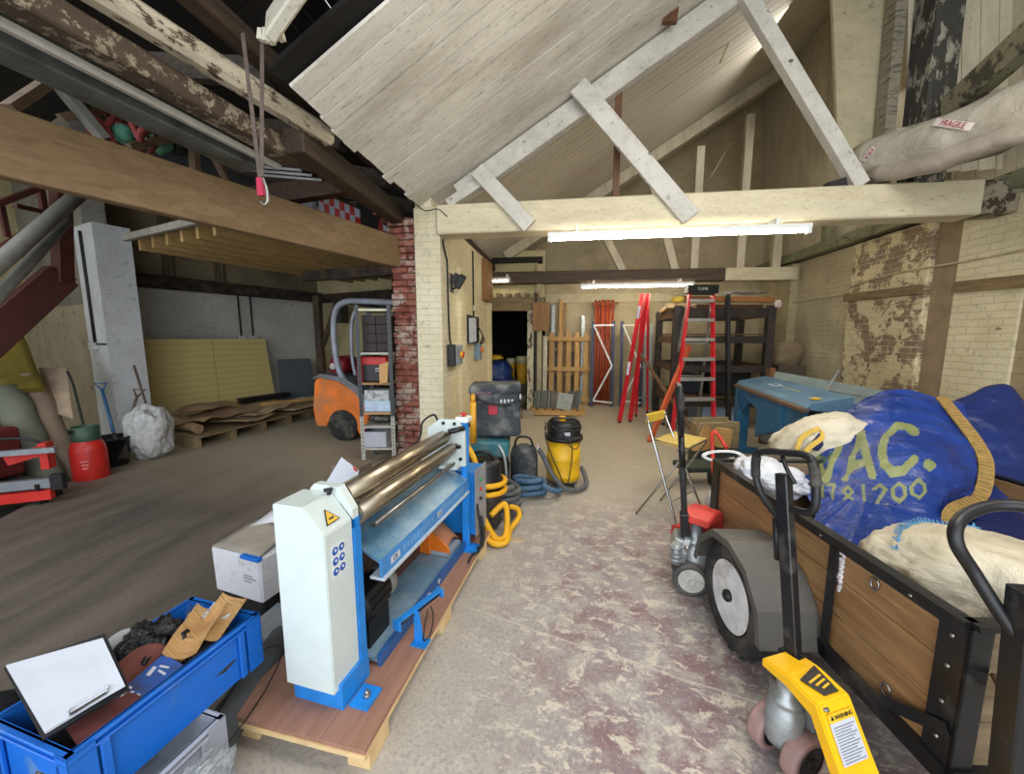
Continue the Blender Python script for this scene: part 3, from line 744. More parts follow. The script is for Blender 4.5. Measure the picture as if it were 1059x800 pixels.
# rolls
Mroll = NT('brushed_roll_steel', 0.27, 1.0)
f = Mroll.noise(Mroll.mapping(sc=(3, 3, 3)), 6, 5); f2 = Mroll.noise(Mroll.mapping(sc=(2, 60, 2)), 3, 3)
Mroll.base(Mroll.mix(Mroll.ramp(f, 0.3, 0.7), S('#9a8d78'), S('#b0a48f'))); Mroll.put(Mroll.b.inputs['Roughness'], Mroll.ramp(f2, 0.3, 0.7, 0.3, 0.42))
Mroll = Mroll.m
for (x, z, r) in ((0.025, 0.818, 0.046), (0.085, 0.748, 0.037), (0.045, 0.700, 0.036)):
    B = NB(); cyl(B, (x, 0.07, z), (x, 1.03, z), r, n=32); cyl(B, (x, 1.03, z), (x, 1.10, z), r * 0.55, n=16); part('roll', B, Mroll, mc)
B = NB(); cyl(B, (0.125, 0.135, 0.672), (0.125, 0.98, 0.672), 0.009, n=8); box2(B, (0.095, 0.135, 0.655), (0.128, 0.98, 0.663)); part('guide_bar', B, M_steel, mc)
# sloping tray, lip and flange
Mtray = simple('dusty_blue_tray', '#4f7f9f', 0.35, 0.2, var=0.2, scale=3, dirt='#a6b6be', dirt_amt=0.55)
B = NB(); prism(B, [(-0.10, 0.12, 0.64), (0.150, 0.12, 0.512), (0.150, 0.12, 0.500), (-0.10, 0.12, 0.628)], (0, 1.01, 0)); part('tray', B, Mtray, mc, label='dusty sloping sheet tray')
B = NB(); prism(B, [(0.150, 0.12, 0.512), (0.160, 0.12, 0.512), (0.160, 0.12, 0.435), (0.150, 0.12, 0.435)], (0, 1.0, 0)); lip = part('tray_lip', B, simple('lip_blue', '#3d82c4', 0.45, dirt='#6f9cc4', dirt_amt=0.3), mc)
B = NB(); box2(B, (0.10, 0.12, 0.422), (0.172, 1.12, 0.435)); part('flange', B, simple('pale_flange', '#b9c2c9', 0.4), mc)
Mfade = simple('faded_letter_blue', '#6fa0cc', 0.5)
for (y, w, h, m, s) in ((0.19, 0.075, 0.034, M_paper, 'CE'), (0.66, 0.05, 0.03, M_paper, 'CE')):
    B = NB(); box2(B, (0.160, y, 0.456), (0.1615, y + w, 0.456 + h)); part('label_plate', B, m, mc)
    text('lettering', s, h * 0.95, M_black, (0.1618, y + w / 2, 0.456 + h / 2), (0, 1, 0), (0, 0, 1), mc, W=False)
B = NB()
for i in range(10): box2(B, (0.160, 0.30 + i * 0.032, 0.460), (0.1612, 0.30 + i * 0.032 + 0.014, 0.492))
part('faded_lettering', B, Mfade, mc)
B = NB()
for i in range(9): box2(B, (0.160, 0.75 + i * 0.034, 0.462), (0.1612, 0.75 + i * 0.034 + 0.018, 0.490))
part('faded_lettering', B, Mfade, mc)
# back sheet and floor tray of the frame, lower rail
B = NB(); box2(B, (-0.13, 0.12, 0.02), (-0.118, 1.15, 0.64)); part('back_panel', B, simple('brown_back_panel', '#5c3d31', 0.6), mc)  # one even brown across the back sheet
B = NB(); box2(B, (-0.118, 0.12, 0.02), (0.115, 1.15, 0.035)); part('floor_tray', B, simple('dusty_floor_tray', '#5f8199', 0.5, scale=4, dirt='#8fa3b0', dirt_amt=0.5), mc)
B = NB(); prism(B, [(0.115, 0.12, 0.0), (0.135, 0.12, 0.0), (0.135, 0.12, 0.06), (0.115, 0.12, 0.06)], (0, 1.05, 0)); part('lower_rail', B, simple('dark_rail_blue', '#2b5a94', 0.45), mc)
B = NB()
for y, r in ((0.52, 0.019),): lathe(B, [(r, 0.135), (r, 0.137)], (0, y, 0.032), 14, 'x')
box2(B, (0.135, 0.565, 0.02), (0.137, 0.575, 0.05)); box2(B, (0.135, 0.58, 0.03), (0.137, 0.60, 0.038)); box2(B, (0.135, 0.70, 0.02), (0.137, 0.708, 0.05)); box2(B, (0.135, 0.69, 0.033), (0.137, 0.722, 0.04))
part('rail_markings', B, M_white, mc)
# motor in the base
B = NB(); lathe(B, [(0.02, 0.14), (0.075, 0.145), (0.08, 0.16), (0.08, 0.32), (0.072, 0.345), (0.03, 0.35)], (-0.01, 0, 0.24), 24, 'y')
for i in range(14):
    a = 2 * PI * i / 14; box(B, (-0.01 + 0.082 * math.cos(a), 0.24, 0.24 + 0.082 * math.sin(a)), (0.014, 0.15, 0.005), rot=(0, -a, 0))
box2(B, (-0.07, 0.16, 0.035), (0.05, 0.32, 0.17)); part('motor', B, M_black, mc)
B = NB(); lathe(B, [(0.0785, 0.33), (0.084, 0.333), (0.084, 0.375), (0.06, 0.39)], (-0.01, 0, 0.24), 24, 'y'); part('fan_cover', B, simple('motor_grey', '#7c7d76', 0.5), mc)
# far end: support plate, post, electric cabinet
B = NB(); prism(B, [(-0.12, 1.10, 0.60), (-0.12, 1.10, 0.86), (-0.03, 1.10, 0.925), (0.10, 1.10, 0.925), (0.15, 1.10, 0.85), (0.15, 1.10, 0.61)], (0, 0.025, 0)); 
prism(B, [(-0.08, 1.02, 0.61), (0.12, 1.02, 0.61), (0.12, 1.02, 0.63), (-0.08, 1.02, 0.63)], (0, 0.09, 0)); part('end_plate', B, M_pale, mc)
for x, z in ((0.0, 0.90), (0.12, 0.66), (0.08, 0.90)):
    B = NB(); cyl(B, (x, 1.09, z), (x, 1.10, z), 0.012, n=8); part('bolt', B, M_black, mc)
B = NB(); cyl(B, (0.06, 1.04, 0.855), (0.15, 1.10, 0.875), 0.018, n=12); box2(B, (0.05, 1.05, 0.745), (0.135, 1.075, 0.765)); part('drop_end_lever', B, M_blackmetal, mc)
B = NB(); box2(B, (0.112, 1.13, 0.0), (0.150, 1.175, 0.905)); box2(B, (0.06, 1.09, 0.0), (0.22, 1.2, 0.012)); part('post', B, simple('bright_post_blue', '#1f86e0', 0.4, bump=0), mc)
B = NB(); box2(B, (0.078, 1.11, 0.905), (0.168, 1.195, 0.942), bev=0.006); bxs = part('switch_box', B, M_white, mc, label='white topped emergency stop box')
B = NB(); lathe(B, [(0.012, 0.942), (0.012, 0.952), (0.022, 0.954), (0.022, 0.965), (0.008, 0.969)], (0.125, 1.15, 0), 16); part('stop_button', B, M_red, bxs)
B = NB(); box2(B, (-0.13, 1.22, 0.06), (0.175, 1.42, 0.53), bev=0.004); ec = part('electric_cabinet', B, M_blue, mc)
B = NB(); box2(B, (0.175, 1.205, 0.05), (0.182, 1.43, 0.545), bev=0.002); part('cabinet_door', B, simple('grey_door', '#8c8f95', 0.45), ec, label='grey cabinet door')
for (z, m) in ((0.45, simple('green_button', '#2e9d56', 0.4)), (0.38, M_red), (0.31, M_black)):
    B = NB(); lathe(B, [(0.012, 0.182), (0.012, 0.195)], (0, 1.30, z), 12, 'x'); part('button', B, m, ec)
B = NB(); lathe(B, [(0.001, 0.175), (0.009, 0.176), (0.009, 0.182)], (0, 1.42, 0.4), 8, 'x'); 
B.free()
# grey box edge plus cable at back
B = NB(); tube(B, smooth([(-0.05, 1.13, 0.88), (-0.12, 1.2, 0.93), (-0.19, 1.16, 0.88), (-0.16, 1.06, 0.80), (-0.24, 1.0, 0.70)], 6), 0.008, 6); part('cable', B, M_cable, mc)
# hand crank chuck on the left of the cover
B = NB(); lathe(B, [(0.03, 0.0), (0.045, 0.01), (0.045, 0.05), (0.03, 0.06)], (-0.175, 0.08, 0.63), 12, 'y'); tube(B, smooth([(-0.21, 0.11, 0.60), (-0.225, 0.1, 0.66), (-0.18, 0.12, 0.71), (-0.14, 0.12, 0.70)], 5), 0.014, 8)
tube(B, smooth([(-0.18, 0.1, 0.60), (-0.16, 0.08, 0.55), (-0.13, 0.09, 0.50)], 5), 0.012, 6)
part('clamp_wheel', B, simple('dusty_grey_iron', '#7b7a78', 0.7), mc)
# blue foot bar bracket in front of the lower rail
B = NB(); box2(B, (0.20, 0.26, 0.0), (0.28, 0.32, 0.006)); prism(B, [(0.205, 0.29, 0.006), (0.255, 0.29, 0.006), (0.232, 0.29, 0.16), (0.205, 0.29, 0.16)], (0, 0.008, 0))
beam(B, (0.17, 0.20, 0.165), (0.26, 0.47, 0.165), 0.025, 0.012); 
for q in ((0.172, 0.20), (0.258, 0.47)): box(B, (q[0], q[1], 0.15), (0.05, 0.012, 0.05), rot=(0, 0, -0.3), bev=0.004)
part('foot_bar', B, M_blue, mc)
B = NB(); cyl(B, (0.18, 0.22, 0.145), (0.255, 0.45, 0.145), 0.008, n=8); tube(B, smooth([(0.26, 0.36, 0.15), (0.29, 0.33, 0.12), (0.30, 0.27, 0.07), (0.27, 0.26, 0.05), (0.255, 0.31, 0.09), (0.25, 0.35, 0.14)], 5), 0.0035, 6); part('return_spring', B, M_black, mc)

# orange foot pedal under the tray
t = thing('foot_pedal', 'orange guarded foot pedal with a dusty hood, below the rolls by the blue post', 'pedal', (-0.83, 2.40, 0.165), rz=-0.2)
B = NB(); box2(B, (-0.02, -0.09, 0.0), (0.11, 0.09, 0.03)); part('base', B, simple('grey_plate', '#9aa3ac', 0.5), t)
B = NB(); prism(B, [(0.02, -0.09, 0.03), (0.12, -0.09, 0.03), (0.12, -0.09, 0.06), (0.03, -0.09, 0.135), (-0.02, -0.09, 0.15), (-0.02, -0.09, 0.03)], (0, 0.012, 0)); box2(B, (-0.14, -0.10, 0.0), (-0.015, -0.08, 0.155), bev=0.004); part('side_guard', B, M_orange, t)
B = NB(); prism(B, [(-0.14, -0.08, 0.155), (-0.12, 0.02, 0.155), (-0.02, 0.02, 0.15)], (0, 0, 0.0001)); B.free()
B = NB()
def hood(u, v):
    a = PI * (0.5 + 0.42 * v) if False else v
    x = -0.14 + 0.24 * u; y = -0.085 + 0.17 * v
    z = 0.155 - 0.11 * max(0, (u - 0.35)) ** 1.3 / 0.65 ** 1.3 + 0.045 * math.sin(PI * v)
    return (x, y, z)
sheet(B, hood, 10, 8, 0.006); part('hood', B, simple('dusty_hood', '#a8765a', 0.85, scale=4, dirt='#c46a2c', dirt_amt=0.35), t)
B = NB(); tri(B, (-0.08, -0.1005, 0.07), 0.024, (1, 0, 0), (0, 0, 1), (0, -1, 0), 0.001); part('warning_sign', B, M_black, t)
B = NB(); tri(B, (-0.08, -0.1012, 0.07), 0.018, (1, 0, 0), (0, 0, 1), (0, -1, 0), 0.001); part('warning_sign', B, Mst, t)
# cable drop near the post foot
B = NB(); tube(B, smooth([(-0.60, 2.56, 0.42), (-0.57, 2.50, 0.3), (-0.555, 2.46, 0.2), (-0.56, 2.43, 0.145), (-0.60, 2.38, 0.14), (-0.60, 2.30, 0.14)], 6), 0.008, 8)
tube(B, smooth([(-0.57, 2.53, 0.35), (-0.545, 2.5, 0.25), (-0.55, 2.48, 0.16), (-0.58, 2.46, 0.14)], 6), 0.013, 8)
single('cable', B, M_cable, 'black cable hanging down to the plywood at the blue post foot', 'cable')

# ============================================================ CRATE CORNER, LOWER LEFT
def crate(name, label, mat, w, l, h, loc, rz, group=None, rim=0.03, inner=True):
    t = thing(name, label, 'crate', loc, rz=rz, group=group)
    B = NB(); th = 0.008
    box2(B, (-w / 2 + .02, -l / 2 + .02, 0), (w / 2 - .02, l / 2 - .02, th))
    for s in (-1, 1):
        box2(B, (s * (w / 2 - .018) - th / 2, -l / 2 + .02, 0), (s * (w / 2 - .018) + th / 2, l / 2 - .02, h))
        box2(B, (-w / 2 + .02, s * (l / 2 - .018) - th / 2, 0), (w / 2 - .02, s * (l / 2 - .018) + th / 2, h))
        for f in (-0.36, 0.36):
            box2(B, (s * (w / 2 - .012), f * l - .012, 0), (s * (w / 2), f * l + .012, h - rim), bev=0.003)
            box2(B, (f * w * 1.05 - .012, s * (l / 2 - .012), 0), (f * w * 1.05 + .012, s * (l / 2), h - rim), bev=0.003)
    part('bin', B, mat, t)
    B = NB()
    for s in (-1, 1):
        for z0, z1 in ((h - rim, h - rim + .007), (h - .009, h)):
            box2(B, (s * w / 2, -l / 2, z0), (s * (w / 2 - .022), l / 2, z1), bev=0.002)
            box2(B, (-w / 2, s * l / 2, z0), (w / 2, s * (l / 2 - .022), z1), bev=0.002)
        box2(B, (s * (w / 2 - .003), -l / 2, 0.0), (s * w / 2, -l / 2 + .06, h)); box2(B, (s * (w / 2 - .003), l / 2 - .06, 0.0), (s * w / 2, l / 2, h))
        box2(B, (-w / 2, s * l / 2, 0), (-w / 2 + .05, s * (l / 2 - .003), h)); box2(B, (w / 2 - .05, s * l / 2, 0), (w / 2, s * (l / 2 - .003), h))
    part('rim', B, mat, t)
    return t
M_gcrate = simple('grey_crate_plastic', '#a9adb8', 0.5, bump=0.03, var=0.06)
crate('storage_crate', 'light grey plastic crate underneath the full blue crate in the lower left', M_gcrate, 0.36, 0.50, 0.27, (-1.385, 0.84, 0), R(-8))
crate('storage_crate', 'blue plastic crate filled with scraps in the lower left corner', M_mblue, 0.37, 0.575, 0.215, (-1.435, 1.03, 0.2725), R(-8))
XC = Matrix.Translation((-1.435, 1.03, 0.29)) @ Euler((0, 0, R(-8))).to_matrix().to_4x4()
def cw(x, y, z): return XC @ Vector((x, y, z))
# contents, in crate coordinates (x across, y along, z above its floor)
B = NB(); blob(B, cw(0.0, 0.0, 0.06), (0.155, 0.25, 0.07), rot=(0, 0, R(-8)), seed=4, amp=0.16, fr=3.5, p=5, sub=4)
single('scrap_heap', B, simple('dark_scraps', '#332f2c', 0.8, scale=30, var=0.5, dirt='#8d8a83', dirt_amt=0.35), 'mixed dark scraps filling the bottom of the blue crate', 'scraps', kind='stuff')
Mbag = crumple('black_bag', '#101013', '#1c1c20', 0.12, 9, 1.0)
B = NB(); blob(B, cw(-0.06, 0.05, 0.18), (0.075, 0.09, 0.07), rot=(0.3, 0.3, 0.4), seed=1.2, amp=0.42, fr=2.6, sub=5); single('bin_bag', B, Mbag, 'larger crumpled glossy black plastic bag in the blue crate', 'plastic bag')
B = NB(); blob(B, cw(0.025, 0.09, 0.17), (0.045, 0.05, 0.06), rot=(0.1, 0.6, 1.4), seed=7.7, amp=0.3, fr=2.6, sub=4); single('bin_bag', B, Mbag, 'smaller black plastic bag beside the crumpled brown card', 'plastic bag')
def disc(name, mat, c, r, nrm, label, th=0.006, cat='disc'):
    B = NB(); n = Vector(nrm).normalized(); c = Vector(c); cyl(B, c - n * th / 2, c + n * th / 2, r, n=28); cyl(B, c - n * th * 0.8, c + n * th * 0.8, r * 0.3, n=20); return single(name, B, mat, label, cat)
disc('grinding_disc', simple('grey_disc', '#9b9d9f', 0.6), cw(-0.125, 0.01, 0.20), 0.062, (0.5, -0.7, 0.9), 'pale grey grinding disc in the blue crate, upper of the two behind the clipboard')
disc('grinding_disc', simple('grey_disc_dark', '#7d8084', 0.6), cw(-0.105, -0.03, 0.185), 0.055, (0.5, -0.6, 1), 'darker grey grinding disc tucked under the pale one')
disc('sanding_disc', simple('brown_abrasive', '#6b3c33', 0.9, scale=30), cw(0.03, -0.02, 0.175), 0.08, (0.75, -0.45, 0.6), 'red brown sanding disc standing in the middle of the blue crate', 0.003)
B = NB(); box(B, cw(0.095, -0.045, 0.165), (0.085, 0.15, 0.05), rot=(0.15, 0.35, -0.05), bev=0.002); t_ = thing('tool_box', 'small blue printed carton beside the sanding disc in the crate', 'carton', cw(0.095, -0.045, 0.14))
part('carton', B, simple('carton_blue', '#2b53a0', 0.5, scale=20, dirt='#3a3a40', dirt_amt=0.5), t_, W=True)
B = NB(); Rm = Euler((0.15, 0.35, -0.05)).to_matrix(); cb = cw(0.095, -0.045, 0.165)
for i, (dx, dy, w, l) in enumerate(((-.025, -.05, .01, .03), (-.005, -.055, .01, .028), (.015, -.05, .012, .02), (-.02, 0.02, .012, .03), (.01, .03, .03, .006), (0, .045, .03, .006))):
    box(B, cb + Rm @ Vector((dx, dy, 0.026)), (w, l, 0.002), rot=(0.15, 0.35, -0.05 + 0.3 * (i % 2)))
part('printing', B, M_paper, t_, W=True, kind='stuff')
# crumpled brown card
def card(name, c, u, v, seed, label, w=0.0, mat=M_card, th=0.004, wob=0.03, n=10):
    B = NB(); c = Vector(c); u = Vector(u); v = Vector(v); nn = u.cross(v).normalized()
    def fn(a, b):
        p = c + u * (a - .5) + v * (b - .5)
        return p + nn * (wob * noise.noise(p * 9 + Vector((seed, 0, 0))) + w * (a - .5) ** 2 * 4)
    sheet(B, fn, n, n, th, sm=False); return single(name, B, mat, label, 'cardboard')
Mkraft = crumple('kraft_paper', '#c29a66', '#b08654', 0.8, 8, 0.5, (1, 6, 1))
card('kraft_card', cw(0.065, 0.13, 0.215), (0.10, 0.03, -0.02), (-0.07, 0.20, 0.03), 1.1, 'ribbed brown card lying highest on the right of the blue crate', 0.03, Mkraft)
card('kraft_card', cw(0.085, 0.20, 0.215), (0.08, 0.03, -0.04), (-0.03, 0.17, 0.04), 3.7, 'brown card behind the ribbed one at the crate end', 0.02, Mkraft)
card('kraft_card', cw(0.01, 0.18, 0.20), (0.09, 0.05, 0.02), (-0.05, 0.10, 0.02), 6.1, 'small folded brown card at the back rim of the crate', 0.02, Mkraft)
card('leaflet', cw(0.06, 0.225, 0.225), (0.09, 0.02, -0.01), (0.0, 0.06, 0.02), 5.2, 'printed white leaflet lying on the brown card', 0.01, simple('printed_paper', '#cfd2d6', 0.6, scale=25, dirt='#55585d', dirt_amt=0.35), 0.002)
B = NB()
rr = random.Random(5)
for i in range(26):
    p = cw(rr.uniform(-0.12, 0.09), rr.uniform(-0.09, 0.07), rr.uniform(0.15, 0.17)); box(B, p, (rr.uniform(.008, .03), rr.uniform(.004, .012), .003), rot=(rr.uniform(-1, 1), rr.uniform(-1, 1), rr.uniform(0, 3)))
single('wire_offcuts', B, simple('pale_offcuts', '#a8adb2', 0.5), 'pale scattered offcuts lying among the scraps', 'offcuts', kind='stuff')
B = NB(); box(B, cw(0.075, 0.045, 0.175), (0.05, 0.016, 0.012), rot=(0, 0.2, 0.5)); single('yellow_marker', B, M_yellow, 'short yellow marker beside the ribbed card', 'marker')
# clipboard with papers
P00, P10, P11, P01 = (Vector((-1.73, 0.87, 0.56)), Vector((-1.4, 0.75, 0.51)), Vector((-1.3, 0.87, 0.55)), Vector((-1.51, 0.97, 0.6)))
t = thing('clipboard', 'black folder holding a pad of white paper, lying across the blue crate', 'clipboard', (P00 + P11) / 2)
B = NB()
def ext(a, b, k): return a + (a - b).normalized() * k
quad(B, ext(P00, P11, .010), ext(P10, P01, .010), ext(P11, P00, .022), ext(P01, P10, .022), 0.007); part('board', B, M_black, t, W=True)
for i in range(4):
    B = NB(); o = Vector((0.004 * i, -0.001 * i, 0.006 + 0.0022 * i)); quad(B, P00 + o * Vector((0, 0, 1)), P10 + Vector((0, 0, o.z)), P11 + o, P01 + o, 0.0018); part('paper_sheet', B, M_paper, t, W=True)
B = NB(); q = Vector((0, 0, 0.018)); a = P10 * 0.62 + P11 * 0.38 + q; b = P10 * 0.12 + P11 * 0.88 + q
a, b = P10 * 0.70 + P11 * 0.30 + q, P10 * 0.22 + P11 * 0.78 + q
beam(B, a, b, 0.010, 0.003); tube(B, smooth([a, a + Vector((-.012, .012, .006)), (a + b) / 2 + Vector((-.015, .012, .004)), b + Vector((-.012, .012, .006)), b], 5), 0.0018, 6); part('clip', B, M_chrome, t, W=True)
B = NB(); quad(B, cw(0.03, -0.22, 0.185), cw(0.13, -0.24, 0.165), cw(0.145, -0.09, 0.175), cw(0.05, -0.10, 0.19), 0.008); single('folder', B, simple('maroon_card', '#5d3230', 0.6), 'maroon folder lying under the clipboard in the crate', 'folder')
B = NB()
prism(B, [cw(-0.18, -0.28, 0.0) + Vector((0, 0, 0)), cw(-0.26, -0.30, 0.0), cw(-0.26, -0.05, 0.0), cw(-0.19, -0.05, 0.0)], (0, 0, 0.01)); B.free()
B = NB(); blob(B, (-1.74, 0.78, 0.24), (0.10, 0.16, 0.24), seed=3, amp=0.12, fr=2, p=3, sub=4); single('holdall', B, simple('navy_black_cloth', '#15161c', 0.85), 'black cloth holdall standing left of the blue crate at the picture edge', 'bag')
# clear bag against the grey crate and the dark roll behind it
B = NB()
pA, pB_ = Vector((-1.125, 0.90, 0.10)), Vector((-1.16, 0.62, 0.14))
blob(B, (-1.135, 0.86, 0.135), (0.03, 0.13, 0.135), rot=(0, 0.12, R(-8)), seed=9.1, amp=0.28, fr=2.4, p=4, sub=5)
single('clear_bag', B, plastic_clear('clear_poly', '#c3cad0', 0.55, 0.12), 'clear crumpled polythene bag leaning on the light grey crate', 'plastic bag')
Mtube = simple('dark_grey_cloth', '#55585a', 0.85, dirt='#3c3d3e', dirt_amt=0.4, scale=5)
B = NB(); tube(B, smooth([(-1.20, 0.70, 0.075), (-1.27, 1.0, 0.078), (-1.33, 1.3, 0.075), (-1.40, 1.62, 0.07)], 6), 0.072, 18); single('cloth_roll', B, Mtube, 'dark grey rolled sheet lying on the floor beside the stacked crates', 'roll')
B = NB(); tube(B, smooth([(-1.18, 1.02, 0.14), (-1.20, 1.25, 0.15), (-1.24, 1.42, 0.19), (-1.30, 1.42, 0.21), (-1.33, 1.32, 0.19), (-1.30, 1.15, 0.165)], 6), 0.003, 6); single('thin_wire', B, M_cable, 'thin dark wire loop on the grey roll', 'wire')
# flat grey panel on the floor and the dark gap under the white carton
B = NB(); box(B, (-1.50, 1.76, 0.03), (0.34, 0.24, 0.02), rot=(0.03, 0.0, -0.1)); box(B, (-1.37, 1.76, 0.043), (0.012, 0.22, 0.006), rot=(0.03, 0, -.1)); single('sheet_offcut', B, simple('grey_panel', '#7d858b', 0.45), 'flat grey metal sheet on the floor in front of the white carton', 'sheet')
t = thing('carton', 'battered white cardboard carton beside the rolling machine', 'carton', (-1.81, 1.97, 0.05), rz=R(-12))
Mc2 = painted('white_carton', '#cfd0d6', '#8b8273', 0.06, '#aaa9a8', 0.2)
B = NB(); box2(B, (-0.19, -0.15, 0.06), (0.19, 0.16, 0.335), bev=0.012)
for v in B.verts:
    if v.co.z > 0.2: v.co.x += 0.02 * noise.noise(v.co * 5); v.co.z += 0.02 * noise.noise(v.co * 4 + Vector((3, 0, 0)))
part('body', B, Mc2, t)
Mgd = simple('dusty_flap', '#8b8479', 0.9)
B = NB(); quad(B, (-0.19, -0.15, 0.342), (0.19, -0.15, 0.345), (0.17, 0.10, 0.40), (-0.16, 0.10, 0.39), 0.005, 6, 6, 0.015, 2.0); part('flap', B, Mgd, t)
B = NB(); quad(B, (-0.14, 0.0, 0.36), (0.19, 0.16, 0.35), (0.20, 0.20, 0.45), (-0.08, 0.18, 0.44), 0.005, 5, 5, 0.01, 4.0); part('flap', B, Mc2, t)
B = NB(); box2(B, (0.07, -0.172, 0.325), (0.21, -0.14, 0.345), bev=0.003); part('strap_handle', B, M_mblue, t, label='blue plastic strip on the rim')
for i, (w, z) in enumerate(((0.07, 0.21), (0.10, 0.195), (0.06, 0.175))):
    B = NB(); box2(B, (0.06, -0.1515, z), (0.06 + w, -0.150, z + 0.006)); part('print_line', B, simple('print_grey', '#77777c', 0.7), t)
B = NB(); box(B, (-1.82, 1.99, 0.055), (0.34, 0.28, 0.10), rot=(0, 0, R(-12)), bev=0.01); single('dark_box', B, M_black, 'low black box standing in for the dark gap underneath the white carton', 'case')  # black box added where the gap under the carton is only dark
B = NB(); box(B, (-1.57, 2.32, 0.25), (0.24, 0.006, 0.40), rot=(-0.35, 0.75, -0.5)); B.free()
t = thing('paper_sheet', 'loose white printed card standing tilted behind the steel rolls', 'paper', (-1.35, 2.30, 0.50))
B = NB(); quad(B, (-1.33, 1.94, 0.78), (-1.2, 1.96, 0.69), (-1.17, 2.02, 0.83), (-1.27, 2.01, 0.91), 0.003); part('card', B, M_paper, t, W=True)
B = NB(); quad(B, (-1.19, 1.99, 0.87), (-1.17, 1.99, 0.85), (-1.17, 2.0, 0.83), (-1.19, 2.0, 0.84), 0.004); part('red_mark', B, M_red, t, W=True)
B = NB(); box(B, (-1.34, 2.23, 0.40), (0.2, 0.16, 0.80), rot=(0, 0, -.1), bev=0.006); single('waste_carton', B, simple('kraft_carton_dark', '#6b5f50', 0.9), 'tall brown carton standing behind the rolling machine', 'carton')

# ============================================================ TRAILER CART WITH BAGS, RIGHT FOREGROUND
ct = thing('trailer', 'wooden sided trailer with black steel frame, loaded with blue and white bags', 'trailer', (1.172, 1.185, 0), rz=R(6))
CX = XF[ct]
def cl(x, y, z): return CX @ Vector((x, y, z))
CW, CL, Z0, Z1 = 1.52, 1.50, 0.30, 0.77
Mpl = NT('varnished_planks', 0.5)
f = Mpl.noise(Mpl.mapping(sc=(14, 1.2, 14)), 2.0, 6, 0.6, 1.0); g = Mpl.noise(Mpl.mapping(sc=(2, 2, 2)), 3, 4)
cc_ = Mpl.mix(Mpl.ramp(f, 0.3, 0.7), S('#7d5a38'), S('#a88257')); cc_ = Mpl.mix(Mpl.ramp(g, 0.4, 0.7, 0, 0.5), cc_, S('#85684a')); Mpl.base(cc_); Mpl.bump(f, 0.15, 0.003); Mpl = Mpl.m
def planks(B, a, b, n, nrm_off, th=0.02):
    """horizontal boards between two plan points, from Z0 to Z1"""
    h = (Z1 - Z0) / n
    for i in range(n):
        z = Z0 + h * (i + .5); beam(B, (a[0], a[1], z), (b[0], b[1], z), th, h - 0.003, bev=0.0015)
B = NB(); planks(B, (0.015, 0.03), (0.015, CL - .03), 3, 0); part('side_panel', B, Mpl, ct)
B = NB(); planks(B, (CW - .015, 0.03), (CW - .015, CL - .03), 3, 0); part('side_panel', B, Mpl, ct)
Mpx = wood('weathered_end', '#8f7b5e', '#665640', 'x')
B = NB(); planks(B, (0.03, 0.015), (CW - .03, 0.015), 3, 0); part('end_panel', B, Mpx, ct)
B = NB(); planks(B, (0.03, CL - .015), (CW - .03, CL - .015), 3, 0); part('end_panel', B, Mpx, ct)
B = NB(); box2(B, (0.02, 0.02, Z0 - .0), (CW - .02, CL - .02, Z0 + .02)); part('bed', B, simple('ply_bed', '#7a664a', 0.8), ct)
B = NB()
for x in (0.0, CW):
    beam(B, (x, 0, Z1 + .008), (x, CL, Z1 + .008), 0.045, 0.016); beam(B, (x, 0, Z0 - .02), (x, CL, Z0 - .02), 0.04, 0.06)
    beam(B, (x - 0.012 if x == 0 else x + .012, 0, Z1 - .012), (x - .012 if x == 0 else x + .012, CL, Z1 - .012), 0.006, 0.035)
for y in (0.0, CL):
    beam(B, (0, y, Z1 + .008), (CW, y, Z1 + .008), 0.045, 0.016); beam(B, (0, y, Z0 - .02), (CW, y, Z0 - .02), 0.04, 0.06)
for x in (0.0, CW):
    for y in (0.0, CL):
        sx_ = 1 if x == 0 else -1; sy_ = 1 if y == 0 else -1
        box2(B, (x - .012 * sx_, y - .012 * sy_, Z0 - .05), (x + .055 * sx_, y - .004 * sy_, Z1)); box2(B, (x - .012 * sx_, y - .012 * sy_, Z0 - .05), (x - .004 * sx_, y + .07 * sy_, Z1))
beam(B, (-0.016, 0.47, Z0 - .04), (-0.016, 0.47, Z1 - .03), 0.04, 0.008, up=(1, 0, 0))
part('frame', B, M_blackmetal, ct)
B = NB(); beam(B, (-0.022, 0.0, 0.435), (-0.028, 0.25, 0.30), 0.006, 0.04); part('strap_brace', B, M_blackmetal, ct); B = NB(); beam(B, (-0.10, 0.62, 0.30), (0.0, 0.60, 0.28), 0.03, 0.02); part('strap_brace', B, M_blackmetal, ct)
for (y, z) in ((0.03, 0.72), (0.03, 0.62), (0.03, 0.50), (0.03, 0.38), (0.16, 0.755), (0.55, 0.755), (0.9, 0.755), (0.25, 0.285), (0.7, 0.285), (0.47, 0.70)):
    B = NB(); lathe(B, [(0.008, 0.0), (0.006, 0.004), (0.001, 0.006)], (0, 0, 0), 8, 'x'); 
    for v in B.verts: v.co.x *= -1
    bmesh.ops.translate(B, vec=(-0.013, y, z), verts=B.verts); part('rivet', B, M_steel, ct)
for y, z in ((0.30, 0.70), (0.21, 0.355)):
    B = NB(); tube(B, [(-0.0, y + 0.016 * math.cos(a), z + 0.022 * math.sin(a)) for a in [2 * PI * k / 12 for k in range(12)]], 0.004, 6, closed=True); part('tie_ring', B, M_steel, ct)
B = NB(); rr = random.Random(2); 
pts = [(-0.0 - 0.002, 0.60 - 0.0 + 0.004 * math.sin(i * 1.9) , 0.74 - i * 0.0065) for i in range(26)]
tube(B, pts, 0.006, 6)
